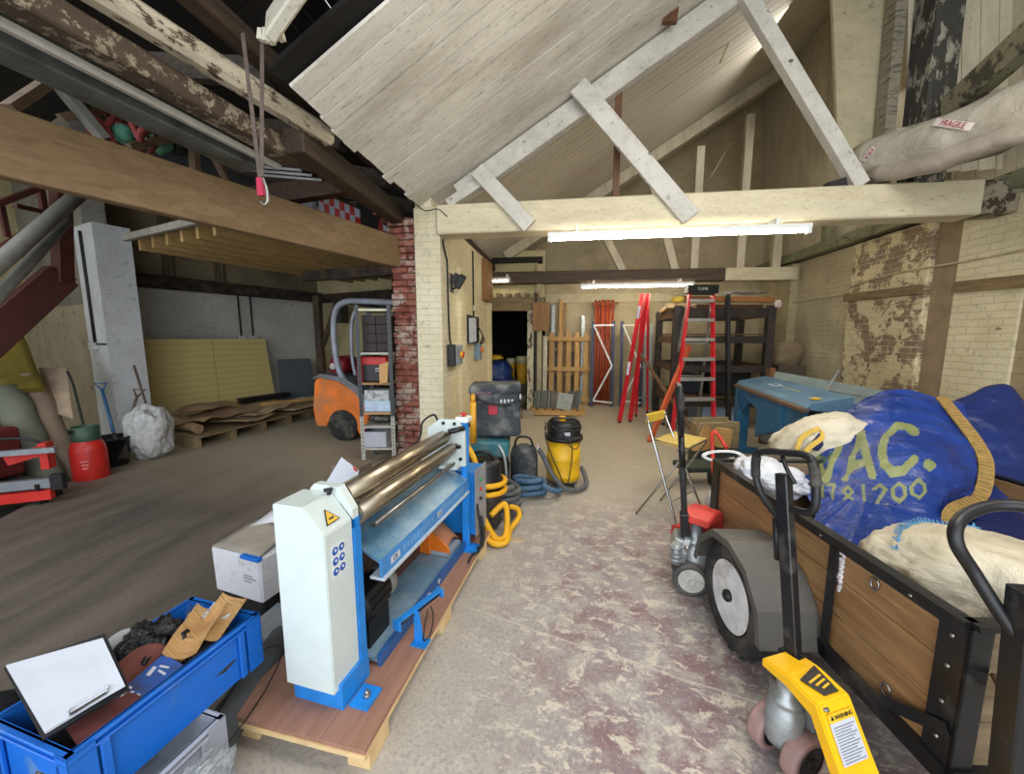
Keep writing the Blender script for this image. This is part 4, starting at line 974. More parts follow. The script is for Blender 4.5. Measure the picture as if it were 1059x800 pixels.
for i in range(26):
    if i % 2: box(B, (-0.008, 0.60 + rr.uniform(-.008, .008), 0.74 - i * 0.0065), (0.006, 0.012, 0.006), rot=(rr.uniform(0, 1), 0, 0))
bmesh.ops.translate(B, vec=(0, -0.16, 0), verts=B.verts)
single_rope = B; bmesh.ops.transform(single_rope, matrix=CX, verts=single_rope.verts)
single('bead_cord', single_rope, simple('beaded_white', '#d8d2d4', 0.5, scale=80, var=0.4), 'short sparkly white cord hanging over the trailer side', 'cord')
# wheel, mudguard and axle
WY, WR = 0.82, 0.275
def wheel(par, x0, x1, y, z, R_, rim, mtyre, mrim, mhub=None, nm='wheel', W=False):
    B = NB(); w = x1 - x0; m = (x0 + x1) / 2
    lathe(B, [(rim, x0 + w * .12), (rim + .01, x0 + w * .03), (R_ * .9, x0), (R_ * .97, x0 + w * .12), (R_, x0 + w * .3), (R_, x1 - w * .3), (R_ * .97, x1 - w * .12), (R_ * .9, x1), (rim + .01, x1 - w * .03), (rim, x1 - w * .12)], (0, y, z), 36, 'x', ring=True)
    wv = part(nm, B, mtyre, par, W=W)
    B = NB(); lathe(B, [(rim, x0 + w * .05), (rim * .93, x0 + w * .07), (rim * .9, x0 + w * .22), (rim * .55, x0 + w * .3), (rim * .45, x0 + w * .18), (rim * .2, x0 + w * .16), (rim * .2, x1 - w * .2), (rim, x1 - w * .1)], (0, y, z), 32, 'x'); part('rim', B, mrim, wv, W=W)
    B = NB(); lathe(B, [(rim * .17, x0 + w * .2), (rim * .17, x0 - .01), (rim * .1, x0 - .02), (rim * .05, x0 - .022)], (0, y, z), 12, 'x'); part('hub', B, mhub or M_black, wv, W=W)
    return wv
Mrimw = simple('white_rim', '#dcdcdc', 0.45, dirt='#8d7a64', dirt_amt=0.2)
wv = wheel(ct, -0.235, -0.075, WY, WR, WR, 0.175, M_rubber, Mrimw)
B = NB()
for k in range(34):
    a = 2 * PI * k / 34
    box(B, (-0.195 if k % 2 else -0.115, WY + WR * math.cos(a), WR + WR * math.sin(a)), (0.05, 0.03, 0.012), rot=(a + PI / 2, 0, 0.3 if k % 2 else -0.3))
part('tread', B, M_rubber, wv, kind='stuff')
wheel(ct, CW + .075, CW + .235, WY, WR, WR, 0.175, M_rubber, Mrimw)
B = NB(); cyl(B, (-0.07, WY, WR), (CW + .07, WY, WR), 0.022, n=12); beam(B, (CW / 2, -0.0, 0.26), (CW / 2, -0.0 + .02, 0.26), .05, .05); part('axle', B, M_blackmetal, ct)
Mmg = simple('weathered_mudguard', '#625f59', 0.6, 0.3, scale=4, dirt='#4b4742', dirt_amt=0.5)
prof = [(WY - 0.33, 0.25), (WY - 0.29, 0.40), (WY - 0.18, 0.525), (WY - 0.02, 0.58), (WY + 0.15, 0.555), (WY + 0.29, 0.44), (WY + 0.34, 0.29)]
B = NB()
for (a, b) in zip(prof[:-1], prof[1:]): prism(B, [(-0.265, a[0], a[1]), (-0.265, b[0], b[1]), (0.0, b[0], b[1]), (0.0, a[0], a[1])], (0, 0, 0.006))
inner = [(WY + (y - WY) * 0.90, 0.27 + (z - 0.27) * 0.90) for y, z in prof]
for i in range(len(prof) - 1):
    prism(B, [(-0.265,) + prof[i], (-0.265,) + prof[i + 1], (-0.265,) + inner[i + 1], (-0.265,) + inner[i]], (0.005, 0, 0))
part('mudguard', B, Mmg, ct)
# hitch hook at the near corner
B = NB(); tube(B, smooth([(0.06, -0.02, 0.64), (0.05, -0.05, 0.62), (0.07, -0.06, 0.58), (0.10, -0.05, 0.57), (0.10, -0.03, 0.62)], 5), 0.009, 8); part('hook', B, simple('rusty_hook', '#6a4a3c', 0.6, 0.5), ct)

# ---- bags
def bag_surface(rows, nu, nv, seed, amp, fr=6.0):
    G_ = [smooth([Vector(p) for p in r], nu) for r in rows]
    cols = [smooth([G_[i][j] for i in range(len(G_))], nv) for j in range(len(G_[0]))]
    nr, nc = len(cols[0]), len(cols)
    out = [[cols[j][i].copy() for j in range(nc)] for i in range(nr)]
    for i in range(nr):
        for j in range(nc):
            p = cols[j][i]
            a = cols[min(j + 1, nc - 1)][i] - cols[max(j - 1, 0)][i]; b = cols[j][min(i + 1, nr - 1)] - cols[j][max(i - 1, 0)]
            n = a.cross(b); n = n.normalized() if n.length > 1e-9 else Vector((0, 0, 1))
            if n.dot(Vector((0, 0, 1)) + Vector((0, -0.6, 0))) < 0: n = -n
            q = p * fr + Vector((seed, 0, seed))
            h = noise.noise(q) * 0.7 + (0.5 - abs(noise.noise(Vector((q.x * 0.7, q.y * 2.0, q.z * 1.6)))) * 1.6) * 0.8 + noise.noise(q * 3.1) * 0.3
            out[i][j] = p + n * amp * h
    return out
def grid_mesh(B, G_, mfun=None, nu=1, nv=1):
    V = [[B.verts.new(p) for p in r] for r in G_]
    for i in range(len(V) - 1):
        for j in range(len(V[0]) - 1):
            f = B.faces.new((V[i][j], V[i][j + 1], V[i + 1][j + 1], V[i + 1][j])); f.smooth = True
            if mfun: f.material_index = mfun((j + .5) / nu, (i + .5) / nv)
    n = len(V[0]) - 1
    ring = V[0] + [V[i][n] for i in range(1, len(V))] + V[-1][-2::-1] + [V[i][0] for i in range(len(V) - 2, 0, -1)]
    c = B.verts.new(sum((v.co for v in ring), Vector()) / len(ring))
    for a, b in zip(ring, ring[1:] + ring[:1]): B.faces.new((b, a, c))
def sd(px, py, a, b):
    ax, ay, bx, by = a[0], a[1], b[0], b[1]; dx, dy = bx - ax, by - ay
    t = max(0, min(1, ((px - ax) * dx + (py - ay) * dy) / (dx * dx + dy * dy + 1e-9)))
    return math.hypot(px - ax - dx * t, py - ay - dy * t)
def strokes_for(s, x, y, w, h, gap):
    L_ = {'7': [[(0, 0), (1, 0), (.4, 1)]], '1': [[(.5, 0), (.5, 1)]], '2': [[(0, .2), (.5, 0), (1, .25), (0, 1), (1, 1)]],
          '8': [[(.5, 0), (0, .25), (.5, .5), (1, .75), (.5, 1), (0, .75), (.5, .5), (1, .25), (.5, 0)]],
          '0': [[(.5, 0), (0, .3), (0, .7), (.5, 1), (1, .7), (1, .3), (.5, 0)]],
          'm': [[(0, .3), (0, 1)], [(0, .4), (.4, .35), (.45, 1)], [(.45, .4), (.95, .35), (1, 1)]], 'a': [[(.1, .35), (.9, .35), (.9, 1), (.1, 1), (.1, .65), (.9, .65)]],
          'V': [[(0, 0), (.5, 1), (1, 0)]], 'A': [[(0, 1), (.5, 0), (1, 1)], [(.2, .66), (.8, .66)]],
          'C': [[(.95, .2), (.7, .02), (.4, 0), (.1, .2), (0, .5), (.1, .8), (.4, 1), (.7, .98), (.95, .82)]], '.': [[(.1, .92), (.2, .98)]], ' ': []}
    out = []
    for i, ch in enumerate(s):
        for pl in L_[ch]:
            P = [(x + i * (w + gap) + q[0] * w, y + q[1] * h) for q in pl]
            out += list(zip(P[:-1], P[1:]))
    return out
big = strokes_for('VAC.', 0.52, 0.95, 0.62, 0.95, 0.17)
small_ = strokes_for('777', 0.30, 2.03, 0.18, 0.44, 0.10) + strokes_for('81200', 1.25, 2.12, 0.24, 0.50, 0.12)
third = strokes_for('ma', 0.55, 2.88, 0.2, 0.3, 0.08)
def bagmat(u, v):
    if any(sd(u, v, a, b) < 0.085 for a, b in big): return 1
    if any(sd(u, v, a, b) < 0.040 for a, b in small_): return 1
    if any(sd(u, v, a, b) < 0.03 for a, b in third): return 2
    if 0.25 < u < 0.95 and 0.15 < v < 1.5 and noise.noise(Vector((u * 3, v * 2, 0))) > 0.05: return 3
    return 0
rowsb = [
 [(1.75, 3.05, .62), (1.95, 3.12, .8), (2.2, 3.2, .95), (2.5, 3.15, .9), (2.62, 3.1, .8)],
 [(1.81, 3.12, 0.82), (2.05, 3.13, 1.03), (2.32, 3.12, 1.22), (2.62, 3.1, 1.17), (2.75, 3.08, 1.13)],
 [(1.64, 2.9, 0.72), (1.82, 2.82, 0.86), (2.03, 2.76, 0.99), (2.31, 2.74, 1.03), (2.56, 2.77, 1.0)],
 [(1.54, 2.65, 0.62), (1.63, 2.5, 0.71), (1.78, 2.4, 0.79), (2.03, 2.38, 0.85), (2.3, 2.43, 0.83)],
 [(1.44, 2.34, 0.62), (1.52, 2.25, 0.6), (1.67, 2.2, 0.62), (1.9, 2.2, 0.69), (2.17, 2.3, 0.67)],
 [(1.24, 2.02, .60), (1.30, 1.88, .58), (1.45, 1.82, .58), (1.6, 1.8, .58), (1.78, 1.84, .6)]]
Gb = bag_surface(rowsb[::1], 40, 36, 3.3, 0.026, 4.0)
Mbb = crumple('blue_tarpaulin', '#1a3c8a', '#122a68', 0.2, 5, 1.0, (1, 1, 2.2))
Mlt = crumple('faded_olive_print', '#828752', '#66704c', 0.4, 7, 0.5); Mlt2 = crumple('pale_blue_print', '#7aa0c8', '#5d85b4', 0.4, 7, 0.4); Mgr = crumple('worn_green_print', '#2f5a48', '#6f7d50', 0.4, 7, 0.5)
B = NB(); grid_mesh(B, Gb, lambda u, v: bagmat(u, v - 1), 40, 36)
bb = single('builders_bag', B, [Mbb, Mlt, Mlt2, Mgr], 'big blue woven bag with faded yellow green lettering on the trailer', 'bag')
rowsc = [
 [(2.30, 3.25, .6), (2.65, 3.3, .7), (3.0, 3.2, .7), (3.2, 3.0, .6)],
 [(2.7, 3.14, 1.1), (3.05, 3.16, 1.26), (3.14, 3.05, 1.08), (3.32, 2.98, 0.75)],
 [(2.57, 2.85, 0.92), (2.78, 2.82, 0.97), (2.89, 2.72, 0.88), (3.21, 2.76, 0.63)],
 [(2.34, 2.59, 0.69), (2.52, 2.52, 0.7), (2.72, 2.49, 0.66), (3.03, 2.53, 0.49)],
 [(2.06, 2.35, 0.54), (2.22, 2.24, 0.53), (2.43, 2.23, 0.5), (2.71, 2.24, 0.41)],
 [(1.75, 1.92, .58), (1.9, 1.8, .58), (2.1, 1.75, .58), (2.3, 1.8, .55)]]
B = NB(); grid_mesh(B, bag_surface(rowsc, 14, 14, 8.1, 0.018, 4.0)); 
single('builders_bag', B, crumple('navy_tarpaulin', '#142a66', '#0e1c4a', 0.35, 6, 0.5), 'darker navy bag at the right edge, behind the beige strap', 'bag')
# beige ribbed strap between the two bags
path = smooth([(2.6, 3.04, 1.18), (2.53, 2.83, 1.08), (2.49, 2.66, 0.97), (2.42, 2.51, 0.87), (2.31, 2.4, 0.72), (2.0, 2.19, 0.71), (1.93, 2.12, 0.63)], 8)
B = NB()
for a, b in zip(path[:-1], path[1:]): beam(B, a, b + (b - a) * 0.1, 0.062, 0.012, up=(-0.2, -0.6, 0.8))
for i in range(0, len(path) - 1):
    d = (path[i + 1] - path[i]); x, y_, z_ = frame_of(d, (-0.2, -0.6, 0.8)); c0 = (path[i] + path[i + 1]) / 2 + z_ * 0.008
    beam(B, c0 - x * 0.024, c0 + x * 0.024, 0.006, 0.003, up=z_)
single('lifting_strap', B, simple('beige_webbing', '#957840', 0.8, var=0.25, scale=30), 'beige ribbed webbing strap curving over the blue bag', 'strap')
# white sacks
Msack = crumple('cream_sack', '#cdc3ab', '#a39880', 0.65, 5, 0.9)
B = NB(); blob(B, cl(0.43, 0.36, 0.655), (0.36, 0.30, 0.20), rot=(-0.1, 0.25, R(40)), seed=2.2, amp=0.13, fr=2.0, p=2.8, sub=5)
sk = thing('white_sack', 'big dirty white sack with a blue stitched band, nearest on the trailer', 'sack', cl(0.40, 0.36, 0.5)); part('sack_body', B, Msack, sk, W=True)
from mathutils.bvhtree import BVHTree
sbody = sk.children[0]; tr_ = BVHTree.FromPolygons([v.co + sk.location for v in sbody.data.vertices], [list(p.vertices) for p in sbody.data.polygons])
pth = []
for i in range(28):
    k = i / 27; q_ = cl(0.10 + 0.42 * k, 0.34 + 0.16 * math.sin(k * 2.4), 0); h_ = tr_.ray_cast(Vector((q_.x, q_.y, 2)), Vector((0, 0, -1)))[0]
    if h_: pth.append(h_ + Vector((0, 0, .004)))
B = NB()
for i in range(len(pth) - 1):
    if i % 1 == 0:
        d = pth[i + 1] - pth[i]; x, _, z_ = frame_of(d, (-0.2, -0.6, 0.8)); beam(B, pth[i] - x * 0.017, pth[i] + x * 0.017, 0.006, 0.003, up=z_)
tube(B, pth, 0.004, 5); part('stitched_band', B, simple('stitch_blue', '#4f83a8', 0.7), sk, W=True)
B = NB(); blob(B, (1.83, 2.98, 0.80), (0.30, 0.16, 0.22), rot=(0.1, -0.45, -0.25), seed=5.5, amp=0.16, fr=2.0, p=2.6, sub=5); single('white_sack', B, Msack, 'cream sack behind the blue bag, under the yellow handle', 'sack')
B = NB(); blob(B, (1.27, 2.50, 0.73), (0.19, 0.15, 0.10), rot=(0.1, 0.2, 0.3), seed=6.6, amp=0.22, fr=2.6, p=2.6, sub=5); single('white_cloth', B, crumple('white_plastic_bag', '#d8d9de', '#bfc2ca', 0.4, 9, 0.8), 'white crumpled plastic sheet at the far corner of the trailer', 'sheet')
B = NB()
pt = smooth([(1.26, 2.75, 0.76), (1.19, 2.81, 0.8), (1.07, 2.87, 0.78), (1.0, 2.86, 0.75), (1.06, 2.83, 0.73), (1.18, 2.79, 0.76)], 6)
for a, b in zip(pt[:-1], pt[1:]): beam(B, a, b + (b - a) * .1, 0.025, 0.012)
single('carry_loop', B, simple('white_webbing', '#e2e2e0', 0.6), 'white loop of webbing sticking out past the trailer corner', 'strap')
pt = smooth([(1.59, 2.82, 0.82), (1.63, 2.85, 0.91), (1.75, 2.88, 0.97), (1.75, 2.84, 0.92), (1.65, 2.79, 0.86), (1.61, 2.78, 0.81)], 6)
B = NB()
for a, b in zip(pt[:-1], pt[1:]): beam(B, a, b + (b - a) * .1, 0.03, 0.008, up=(0.2, -0.7, 0.5))
single('carry_loop', B, simple('mustard_webbing', '#c9a443', 0.7), 'mustard yellow webbing loop on the cream sack', 'strap')
B = NB(); quad(B, (1.65, 2.8, 0.86), (1.76, 2.87, 0.95), (1.84, 2.88, 0.93), (1.71, 2.81, 0.83), 0.02, 4, 4, 0.01); single('blue_cloth', B, simple('navy_cloth', '#1b2450', 0.7), 'patch of navy cloth inside the mustard loop', 'cloth')

# ============================================================ PALLET TRUCKS
def pallet_truck(name, label, col, loc, rz, steer=0.0, scale=1.0, lean=(0, 0), handle=None, fork_len=1.15, wheels='red', grip_w=0.2, labels=False, shaft=0.035, body=True):
    t = thing(name, label, 'pallet truck', loc, rz=rz)
    t.scale = (scale,) * 3
    hx, hy, hz = handle
    steered = []
    def part(nm, B, m, par, **k):
        o = globals()['part'](nm, B, m, par, **k)
        if nm in ('steer_wheel', 'pump_bracket', 'handle_shaft', 'grip_loop', 'release_lever', 'spring_tube', 'axle_pin'): steered.append(o)
        return o
    # forks towards -y
    for x in (-0.19, 0.19):
        B = NB(); prism(B, [(x - .08, -0.32, 0.085), (x - .08, -0.32 - fork_len, 0.085), (x + .08, -0.32 - fork_len, 0.085), (x + .08, -0.32, 0.085)], (0, 0, 0.05)); prism(B, [(x - .08, -0.32, 0.085), (x + .08, -0.32, 0.085), (x + .06, -0.29, 0.17), (x - .06, -0.29, 0.17)], (0, 0.03, 0.01)); part('fork', B, col, t)
        B = NB(); lathe(B, [(0.04, x - .045), (0.04, x + .045)], (0, -0.22 - fork_len, 0.042), 16, 'x'); part('load_roller', B, M_black, t)
    # head: arch plate over the pump, sloping down between the forks
    B = NB()
    pr = [(0.05, 0.415), (-0.05, 0.43), (-0.15, 0.415), (-0.24, 0.25), (-0.34, 0.10), (-0.33, 0.08), (-0.22, 0.20), (-0.14, 0.37), (-0.05, 0.395), (0.05, 0.38)]
    prism(B, [(-0.075, y, z) for y, z in pr], (0.15, 0, 0)); bmesh.ops.bevel(B, geom=list(B.edges), offset=0.006, segments=2, affect='EDGES')
    box2(B, (-0.25, -0.335, 0.09), (0.25, -0.30, 0.15), bev=0.01)
    part('head', B, col, t)
    if labels:
        n = Vector((0, 0.165, -0.09)).normalized()
        a = Vector((0, -0.155, 0.4095)); d = Vector((0, -0.09, -0.165)).normalized(); nn = Vector((0, -0.165, 0.09)).normalized()
        B = NB(); q = a + d * 0.10 + nn * 0.002; beam(B, q - d * 0.055, q + d * 0.055, 0.105, 0.002, up=nn); part('label', B, M_paper, t)
        B = NB(); q2 = a + d * 0.034 + nn * 0.002; beam(B, q2 - d * 0.012, q2 + d * 0.012, 0.105, 0.0022, up=nn); part('label', B, Mst, t, label='yellow warning strip above the instructions')
        text('lettering', 'WARNING', 0.016, M_black, q2 + nn * 0.002 + Vector((0.012, 0, 0)), (1, 0, 0), -d, t, W=False)
        B = NB(); tri(B, q2 + nn * 0.001 + Vector((-0.037, 0, 0)), 0.008, (1, 0, 0), -d, nn, 0.0015); part('sign_symbol', B, M_black, t)
        B = NB()
        for i in range(13):
            q3 = a + d * (0.058 + i * 0.0075) + nn * 0.004; beam(B, q3 + Vector((-0.045, 0, 0)), q3 + Vector((0.045 - 0.01 * (i % 3), 0, 0)), 0.0018, 0.0008, up=nn)
        part('small_print', B, simple('print_grey', '#77777c', 0.7), t, kind='stuff')
        B = NB(); prism(B, [(-0.052, -0.075, 0.4325), (0.055, -0.045, 0.4325), (0.045, -0.135, 0.4205), (-0.02, -0.135, 0.4205)], (0, 0, 0.0015)); part('top_sticker', B, simple('sticker_dark', '#35322a', 0.5, scale=60, var=0.5), t)
        for i in range(3):
            B = NB(); box(B, (0.004 + .006 * i, -0.085 - .014 * i, 0.4312 - .0015 * i), (0.07 - .016 * i, 0.006, 0.002), rot=(.12, 0, .2)); part('print_line', B, Mst, t)
        B = NB(); lathe(B, [(0.013, 0), (0.010, 0.006)], (-0.045, -0.155, 0.40), 10, 'z'); part('bolt', B, M_steel, t)
    # pump, piston and steering wheels
    B = NB(); lathe(B, [(0.055, 0.10), (0.06, 0.12), (0.06, 0.24), (0.05, 0.25), (0.05, 0.27), (0.055, 0.28), (0.03, 0.29), (0.03, 0.375), (0.04, 0.38)], (0, 0.0, 0), 20); part('pump', B, M_galv, t)
    B = NB(); prism(B, [(-0.06, 0.03, 0.30), (0.06, 0.03, 0.30), (0.075, 0.05, 0.22), (0.05, 0.06, 0.06), (-0.05, 0.06, 0.06), (-0.075, 0.05, 0.22)], (0, 0.03, 0)); box(B, (0, 0.09, 0.26), (0.14, 0.05, 0.07), rot=(0.3, 0, 0), bev=0.01); cyl(B, (-0.10, 0.10, 0.29), (-0.10, 0.10, 0.18), 0.022, n=14)
    for k in range(4): cyl(B, (-0.10, 0.10, 0.20 + k * 0.022), (-0.10, 0.10, 0.21 + k * 0.022), 0.03, n=14)
    part('pump_bracket', B, M_galv, t)
    for s in (-1, 1):
        x0, x1 = (0.035, 0.095) if s > 0 else (-0.095, -0.035)
        B = NB(); r = 0.09
        lathe(B, [(r * .72, x0), (r * .97, x0 + .004), (r, x0 + .012), (r, x1 - .012), (r * .97, x1 - .004), (r * .72, x1)], (0, 0.02, r), 30, 'x', ring=True)
        wv = part('steer_wheel', B, simple('tread_' + wheels, {'red': '#a88580', 'grey': '#4a4a49'}[wheels], 0.7, dirt='#77706a', dirt_amt=0.5), t)
        B = NB(); lathe(B, [(r * .74, x0 + .002), (r * .66, x0 - .001), (r * .60, x0 + .012), (r * .30, x0 + .014), (r * .26, x0 - .004), (r * .12, x0 - .006), (r * .12, x1 + .006), (r * .26, x1 + .004), (r * .3, x1 - .014), (r * .6, x1 - .012), (r * .66, x1 + .001), (r * .74, x1 - .002)], (0, 0.02, r), 30, 'x')
        part('wheel_disc', B, {'red': M_black, 'grey': simple('pale_wheel', '#c9c6bd', 0.5, dirt='#8d8579', dirt_amt=0.3)}[wheels], wv)
        if wheels == 'grey':
            B = NB()
            for k in range(6):
                a = PI * k / 3; xx = x0 if s < 0 else x1
                beam(B, (xx, 0.02 + .02 * math.cos(a), r + .02 * math.sin(a)), (xx, 0.02 + .055 * math.cos(a), r + .055 * math.sin(a)), .008, .010)
            part('spokes', B, simple('pale_wheel', '#c9c6bd', 0.5), wv)
    # handle: hinge cover, shaft, loop grip
    base = Vector((0, 0.05, 0.26)); top = Vector((hx, hy, hz)); d = (top - base).normalized(); s_ = Vector((1, 0, 0)); s_ = (s_ - d * s_.dot(d)).normalized(); f_ = s_.cross(d)
    B = NB(); beam(B, base, base + d * 0.16, shaft * 2.2, shaft * 1.5, up=f_, bev=0.004); beam(B, base, top - d * 0.02, shaft * 1.25, shaft, up=f_, bev=0.004); part('handle_shaft', B, M_blackmetal, t)
    B = NB(); g = grip_w / 2
    lp = [(-0.02, -0.20), (-g * .75, -0.13), (-g, -0.05), (-g * .98, 0.03), (-g * .7, 0.06), (0, 0.062), (g * .7, 0.06), (g * .98, 0.03), (g, -0.06), (g * .92, -0.125), (g * .7, -0.15), (g * .15, -0.15)]
    tube(B, smooth([top + s_ * a + d * b for a, b in lp], 6), 0.014, 12); hd = part('grip_loop', B, M_black, t)
    for sg in (-1, 1):
        B = NB(); tube(B, smooth([top + s_ * (sg * g * k) + d * b for k, b in ((1.0, -0.05), (0.99, -0.0), (0.93, 0.035))], 4), 0.0175, 12); part('grip_sleeve', B, M_rubber, hd)
    B = NB(); beam(B, top + d * 0.055, top + d * 0.068, g * 1.3, 0.02, up=f_, bev=0.003); part('cross_bar', B, simple('worn_grey_bar', '#6f6e69', 0.35, 0.6), hd)
    B = NB(); tube(B, smooth([top + f_ * 0.0 + s_ * 0.0 + d * 0.045, top + s_ * 0.03 + d * 0.0 + f_ * 0.02, top + s_ * 0.055 - d * 0.05 + f_ * 0.015], 5), 0.008, 8); part('release_lever', B, M_black, t)
    B = NB(); cyl(B, top - d * 0.20 - s_ * (shaft + .002), top - d * 0.36 - s_ * (shaft + .002), 0.013, n=10); part('spring_tube', B, M_black, t)
    B = NB(); cyl(B, (-.0 - .1, 0.05, .26), (0.1, 0.05, .26), 0.012, n=10); part('axle_pin', B, M_steel, t)
    for o in steered: o.rotation_euler = (0, 0, steer)
    return t
pallet_truck('pallet_truck', 'yellow hand pallet truck with white instruction label and black handle, nearest on the floor', M_yellow, (0.835, 1.40, 0), R(24), handle=(-0.16, 0.10, 1.09), steer=R(-87), labels=True, grip_w=0.235, shaft=0.038, fork_len=0.75)
pallet_truck('pallet_truck', 'red hand pallet truck with pale spoked wheels, standing behind the trailer wheel', simple('faded_red', '#cf3d36', 0.5, dirt='#b5645a', dirt_amt=0.3), (0.84, 2.44, 0), R(140), steer=R(-62), scale=1.18, handle=(0.0, 0.12, 1.04), wheels='grey', grip_w=0.18, shaft=0.03, fork_len=0.5)
# third truck: only its handle reaches into the picture
t = thing('pallet_truck', 'black tubular handle and shaft of a pallet truck at the right edge of the picture', 'pallet truck', (1.30, 0.80, 0))
B = NB(); tube(B, smooth([(1.19, 1.1, 0.82), (1.17, 1.13, 0.87), (1.14, 1.17, 0.95), (1.1, 1.18, 1.02), (1.11, 1.2, 1.07), (1.17, 1.23, 1.1), (1.25, 1.24, 1.12), (1.31, 1.21, 1.12), (1.35, 1.14, 1.07), (1.31, 1.09, 0.94), (1.22, 1.08, 0.86)], 8), 0.0165, 14); part('grip_loop', B, M_black, t, W=True)
hp, hq = Vector((1.2, 1.1, 0.95)), Vector((1.21, 1.07, 0.31)); hq2 = hp + (hq - hp) * ((hp.z - 0.25) / (hp.z - hq.z))
B = NB(); beam(B, hp, hq2, 0.060, 0.05, up=(1, 0, 0), bev=0.004); part('handle_shaft', B, M_blackmetal, t, W=True)
B = NB(); 
for s in (-1, 1): lathe(B, [(0.06, s * .03), (0.09, s * .032), (0.09, s * .088), (0.06, s * .09)], (hq2.x, hq2.y, 0.09), 24, 'x') if False else None
B.free()
for s in (-1, 1):
    B = NB(); lathe(B, [(0.03, -.03), (0.09, -.028), (0.09, .028), (0.03, .03)], (hq2.x + s * .06, hq2.y, 0.09), 24, 'x'); part('steer_wheel', B, M_rubber, t, W=True)
B = NB(); cyl(B, (hq2.x, hq2.y, 0.08), (hq2.x, hq2.y, 0.34), 0.045, n=16); cyl(B, (hq2.x - .05, hq2.y, 0.09), (hq2.x + .05, hq2.y, 0.09), 0.02, n=12); part('pump', B, M_galv, t, W=True)

# ============================================================ FOLDING CHAIR
t = thing('folding_chair', 'old folding stool chair with steel tube legs and worn yellow seat', 'chair', (0.95, 3.5, 0))
A_, B_, C_, D_ = Vector((0.66, 3.45, 0)), Vector((0.96, 3.24, 0)), Vector((0.94, 3.76, 0)), Vector((1.27, 3.55, 0))
topL, topR = Vector((0.73, 3.53, 0.9)), Vector((0.95, 3.82, 0.89))
s1, s2 = Vector((1.11, 3.56, 0.6)), Vector((1.4, 3.95, 0.59)); s0, s3 = Vector((0.83, 3.6, 0.66)), Vector((1.1, 3.99, 0.64))
for (a, b) in ((B_, topL), (D_, topR)):
    B = NB(); tube(B, smooth([a + Vector((0, 0, .01)), lerp(a, b, .5), b], 4), 0.011, 10); part('back_leg', B, M_chrome, t, W=True)
for (a, b) in ((A_, s1), (C_, s2)):
    B = NB(); tube(B, [a + Vector((0, 0, .01)), b - Vector((0, 0, .02))], 0.010, 10); part('front_leg', B, M_steel, t, W=True)
B = NB(); tube(B, [lerp(B_, topL, .22), lerp(D_, topR, .22)], 0.006, 8); tube(B, [lerp(A_, s1, .7), lerp(C_, s2, .7)], 0.006, 8); part('stretcher', B, M_steel, t, W=True)
Mys = painted('worn_yellow_seat', '#d0b45c', '#a58c58', 0.15, '#b39a62', 0.3)
B = NB(); quad(B, s0, s1, s2, s3, 0.03); part('seat', B, Mys, t, W=True)
B = NB(); tube(B, [s0, s1, s2, s3], 0.009, 8, closed=True); part('seat_frame', B, M_steel, t, W=True)
B = NB(); beam(B, topL - Vector((0, 0, .03)), topR - Vector((0, 0, .03)), 0.02, 0.085, bev=0.006); part('backrest', B, simple('yellow_back', '#dcb93c', 0.6), t, W=True)

# ============================================================ SHEET FOLDING MACHINE AND THINGS AROUND IT
Mfb = simple('folder_blue', '#226189', 0.5, scale=4, dirt='#16405e', dirt_amt=0.4); Mfb2 = simple('folder_bluegrey', '#52748c', 0.5, scale=5, dirt='#3e5a70', dirt_amt=0.4)
a0, a1 = Vector((2.40, 5.75, 0)), Vector((2.24, 4.00, 0)); dd = (a1 - a0).normalized(); pp = Vector((-dd.y, dd.x, 0)) * 1.0
if pp.x < 0: pp = -pp
t = thing('folding_machine', 'blue sheet metal folding machine with a long grey blue beam, behind the trailer', 'machine', a0)
L_ = (a1 - a0).length
def fm(s, o, z): return a0 + dd * s + pp * o + Vector((0, 0, z))
B = NB(); prism(B, [fm(-.05, 0, .95), fm(-.05, .03, .99), fm(-.05, .36, 1.06), fm(-.05, .36, .90), fm(-.05, 0, .93)], dd * (L_ + .2)); part('folding_beam', B, Mfb2, t, W=True)
B = NB(); prism(B, [fm(-.05, -.03, .93), fm(-.05, .02, .95), fm(-.05, .02, .915), fm(-.05, -.03, .90)], dd * (L_ + .2)); part('edge_strip', B, simple('brown_edge', '#5d4a3a', 0.6), t, W=True)
B = NB(); prism(B, [fm(0, 0.0, .90), fm(L_ + .1, 0.0, .90), fm(L_ + .1, 0, .66), fm(L_ * .75, 0, .60), fm(L_ * .42, 0, .38), fm(L_ * .42, 0, .72), fm(0.34, 0, .80), fm(0.30, 0, .78), fm(0, 0, .78)], pp * 0.03)
part('apron', B, Mfb, t, W=True)
for s in (0.0, 1.3):
    B = NB(); prism(B, [fm(s, -.02, 0), fm(s, -.02, .9), fm(s, .12, .9), fm(s, .12, 0)], dd * 0.16); prism(B, [fm(s + .16, .02, .55), fm(s + .16, .02, .85), fm(s + .40, .02, .80)], pp * .03); prism(B, [fm(s, -.1, 0), fm(s, .5, 0), fm(s, .5, .05), fm(s, -.1, .05)], dd * .16); part('side_frame', B, Mfb, t, W=True)
B = NB(); prism(B, [fm(.1, .3, .2), fm(L_, .3, .2), fm(L_, .3, .85), fm(.1, .3, .85)], pp * .02); part('back_panel', B, simple('dull_grey_panel', '#7b8790', 0.5), t, W=True)
bd = (pp * .33 + Vector((0, 0, .07))).normalized(); bn = dd.cross(bd); bn = bn if bn.z > 0 else -bn
B = NB(); q = fm(.72, .18, 1.026); beam(B, q - dd * .11, q + dd * .11, 0.07, 0.006, up=bn); part('nameplate', B, simple('pale_plate', '#b8c2c8', 0.5), t, W=True)
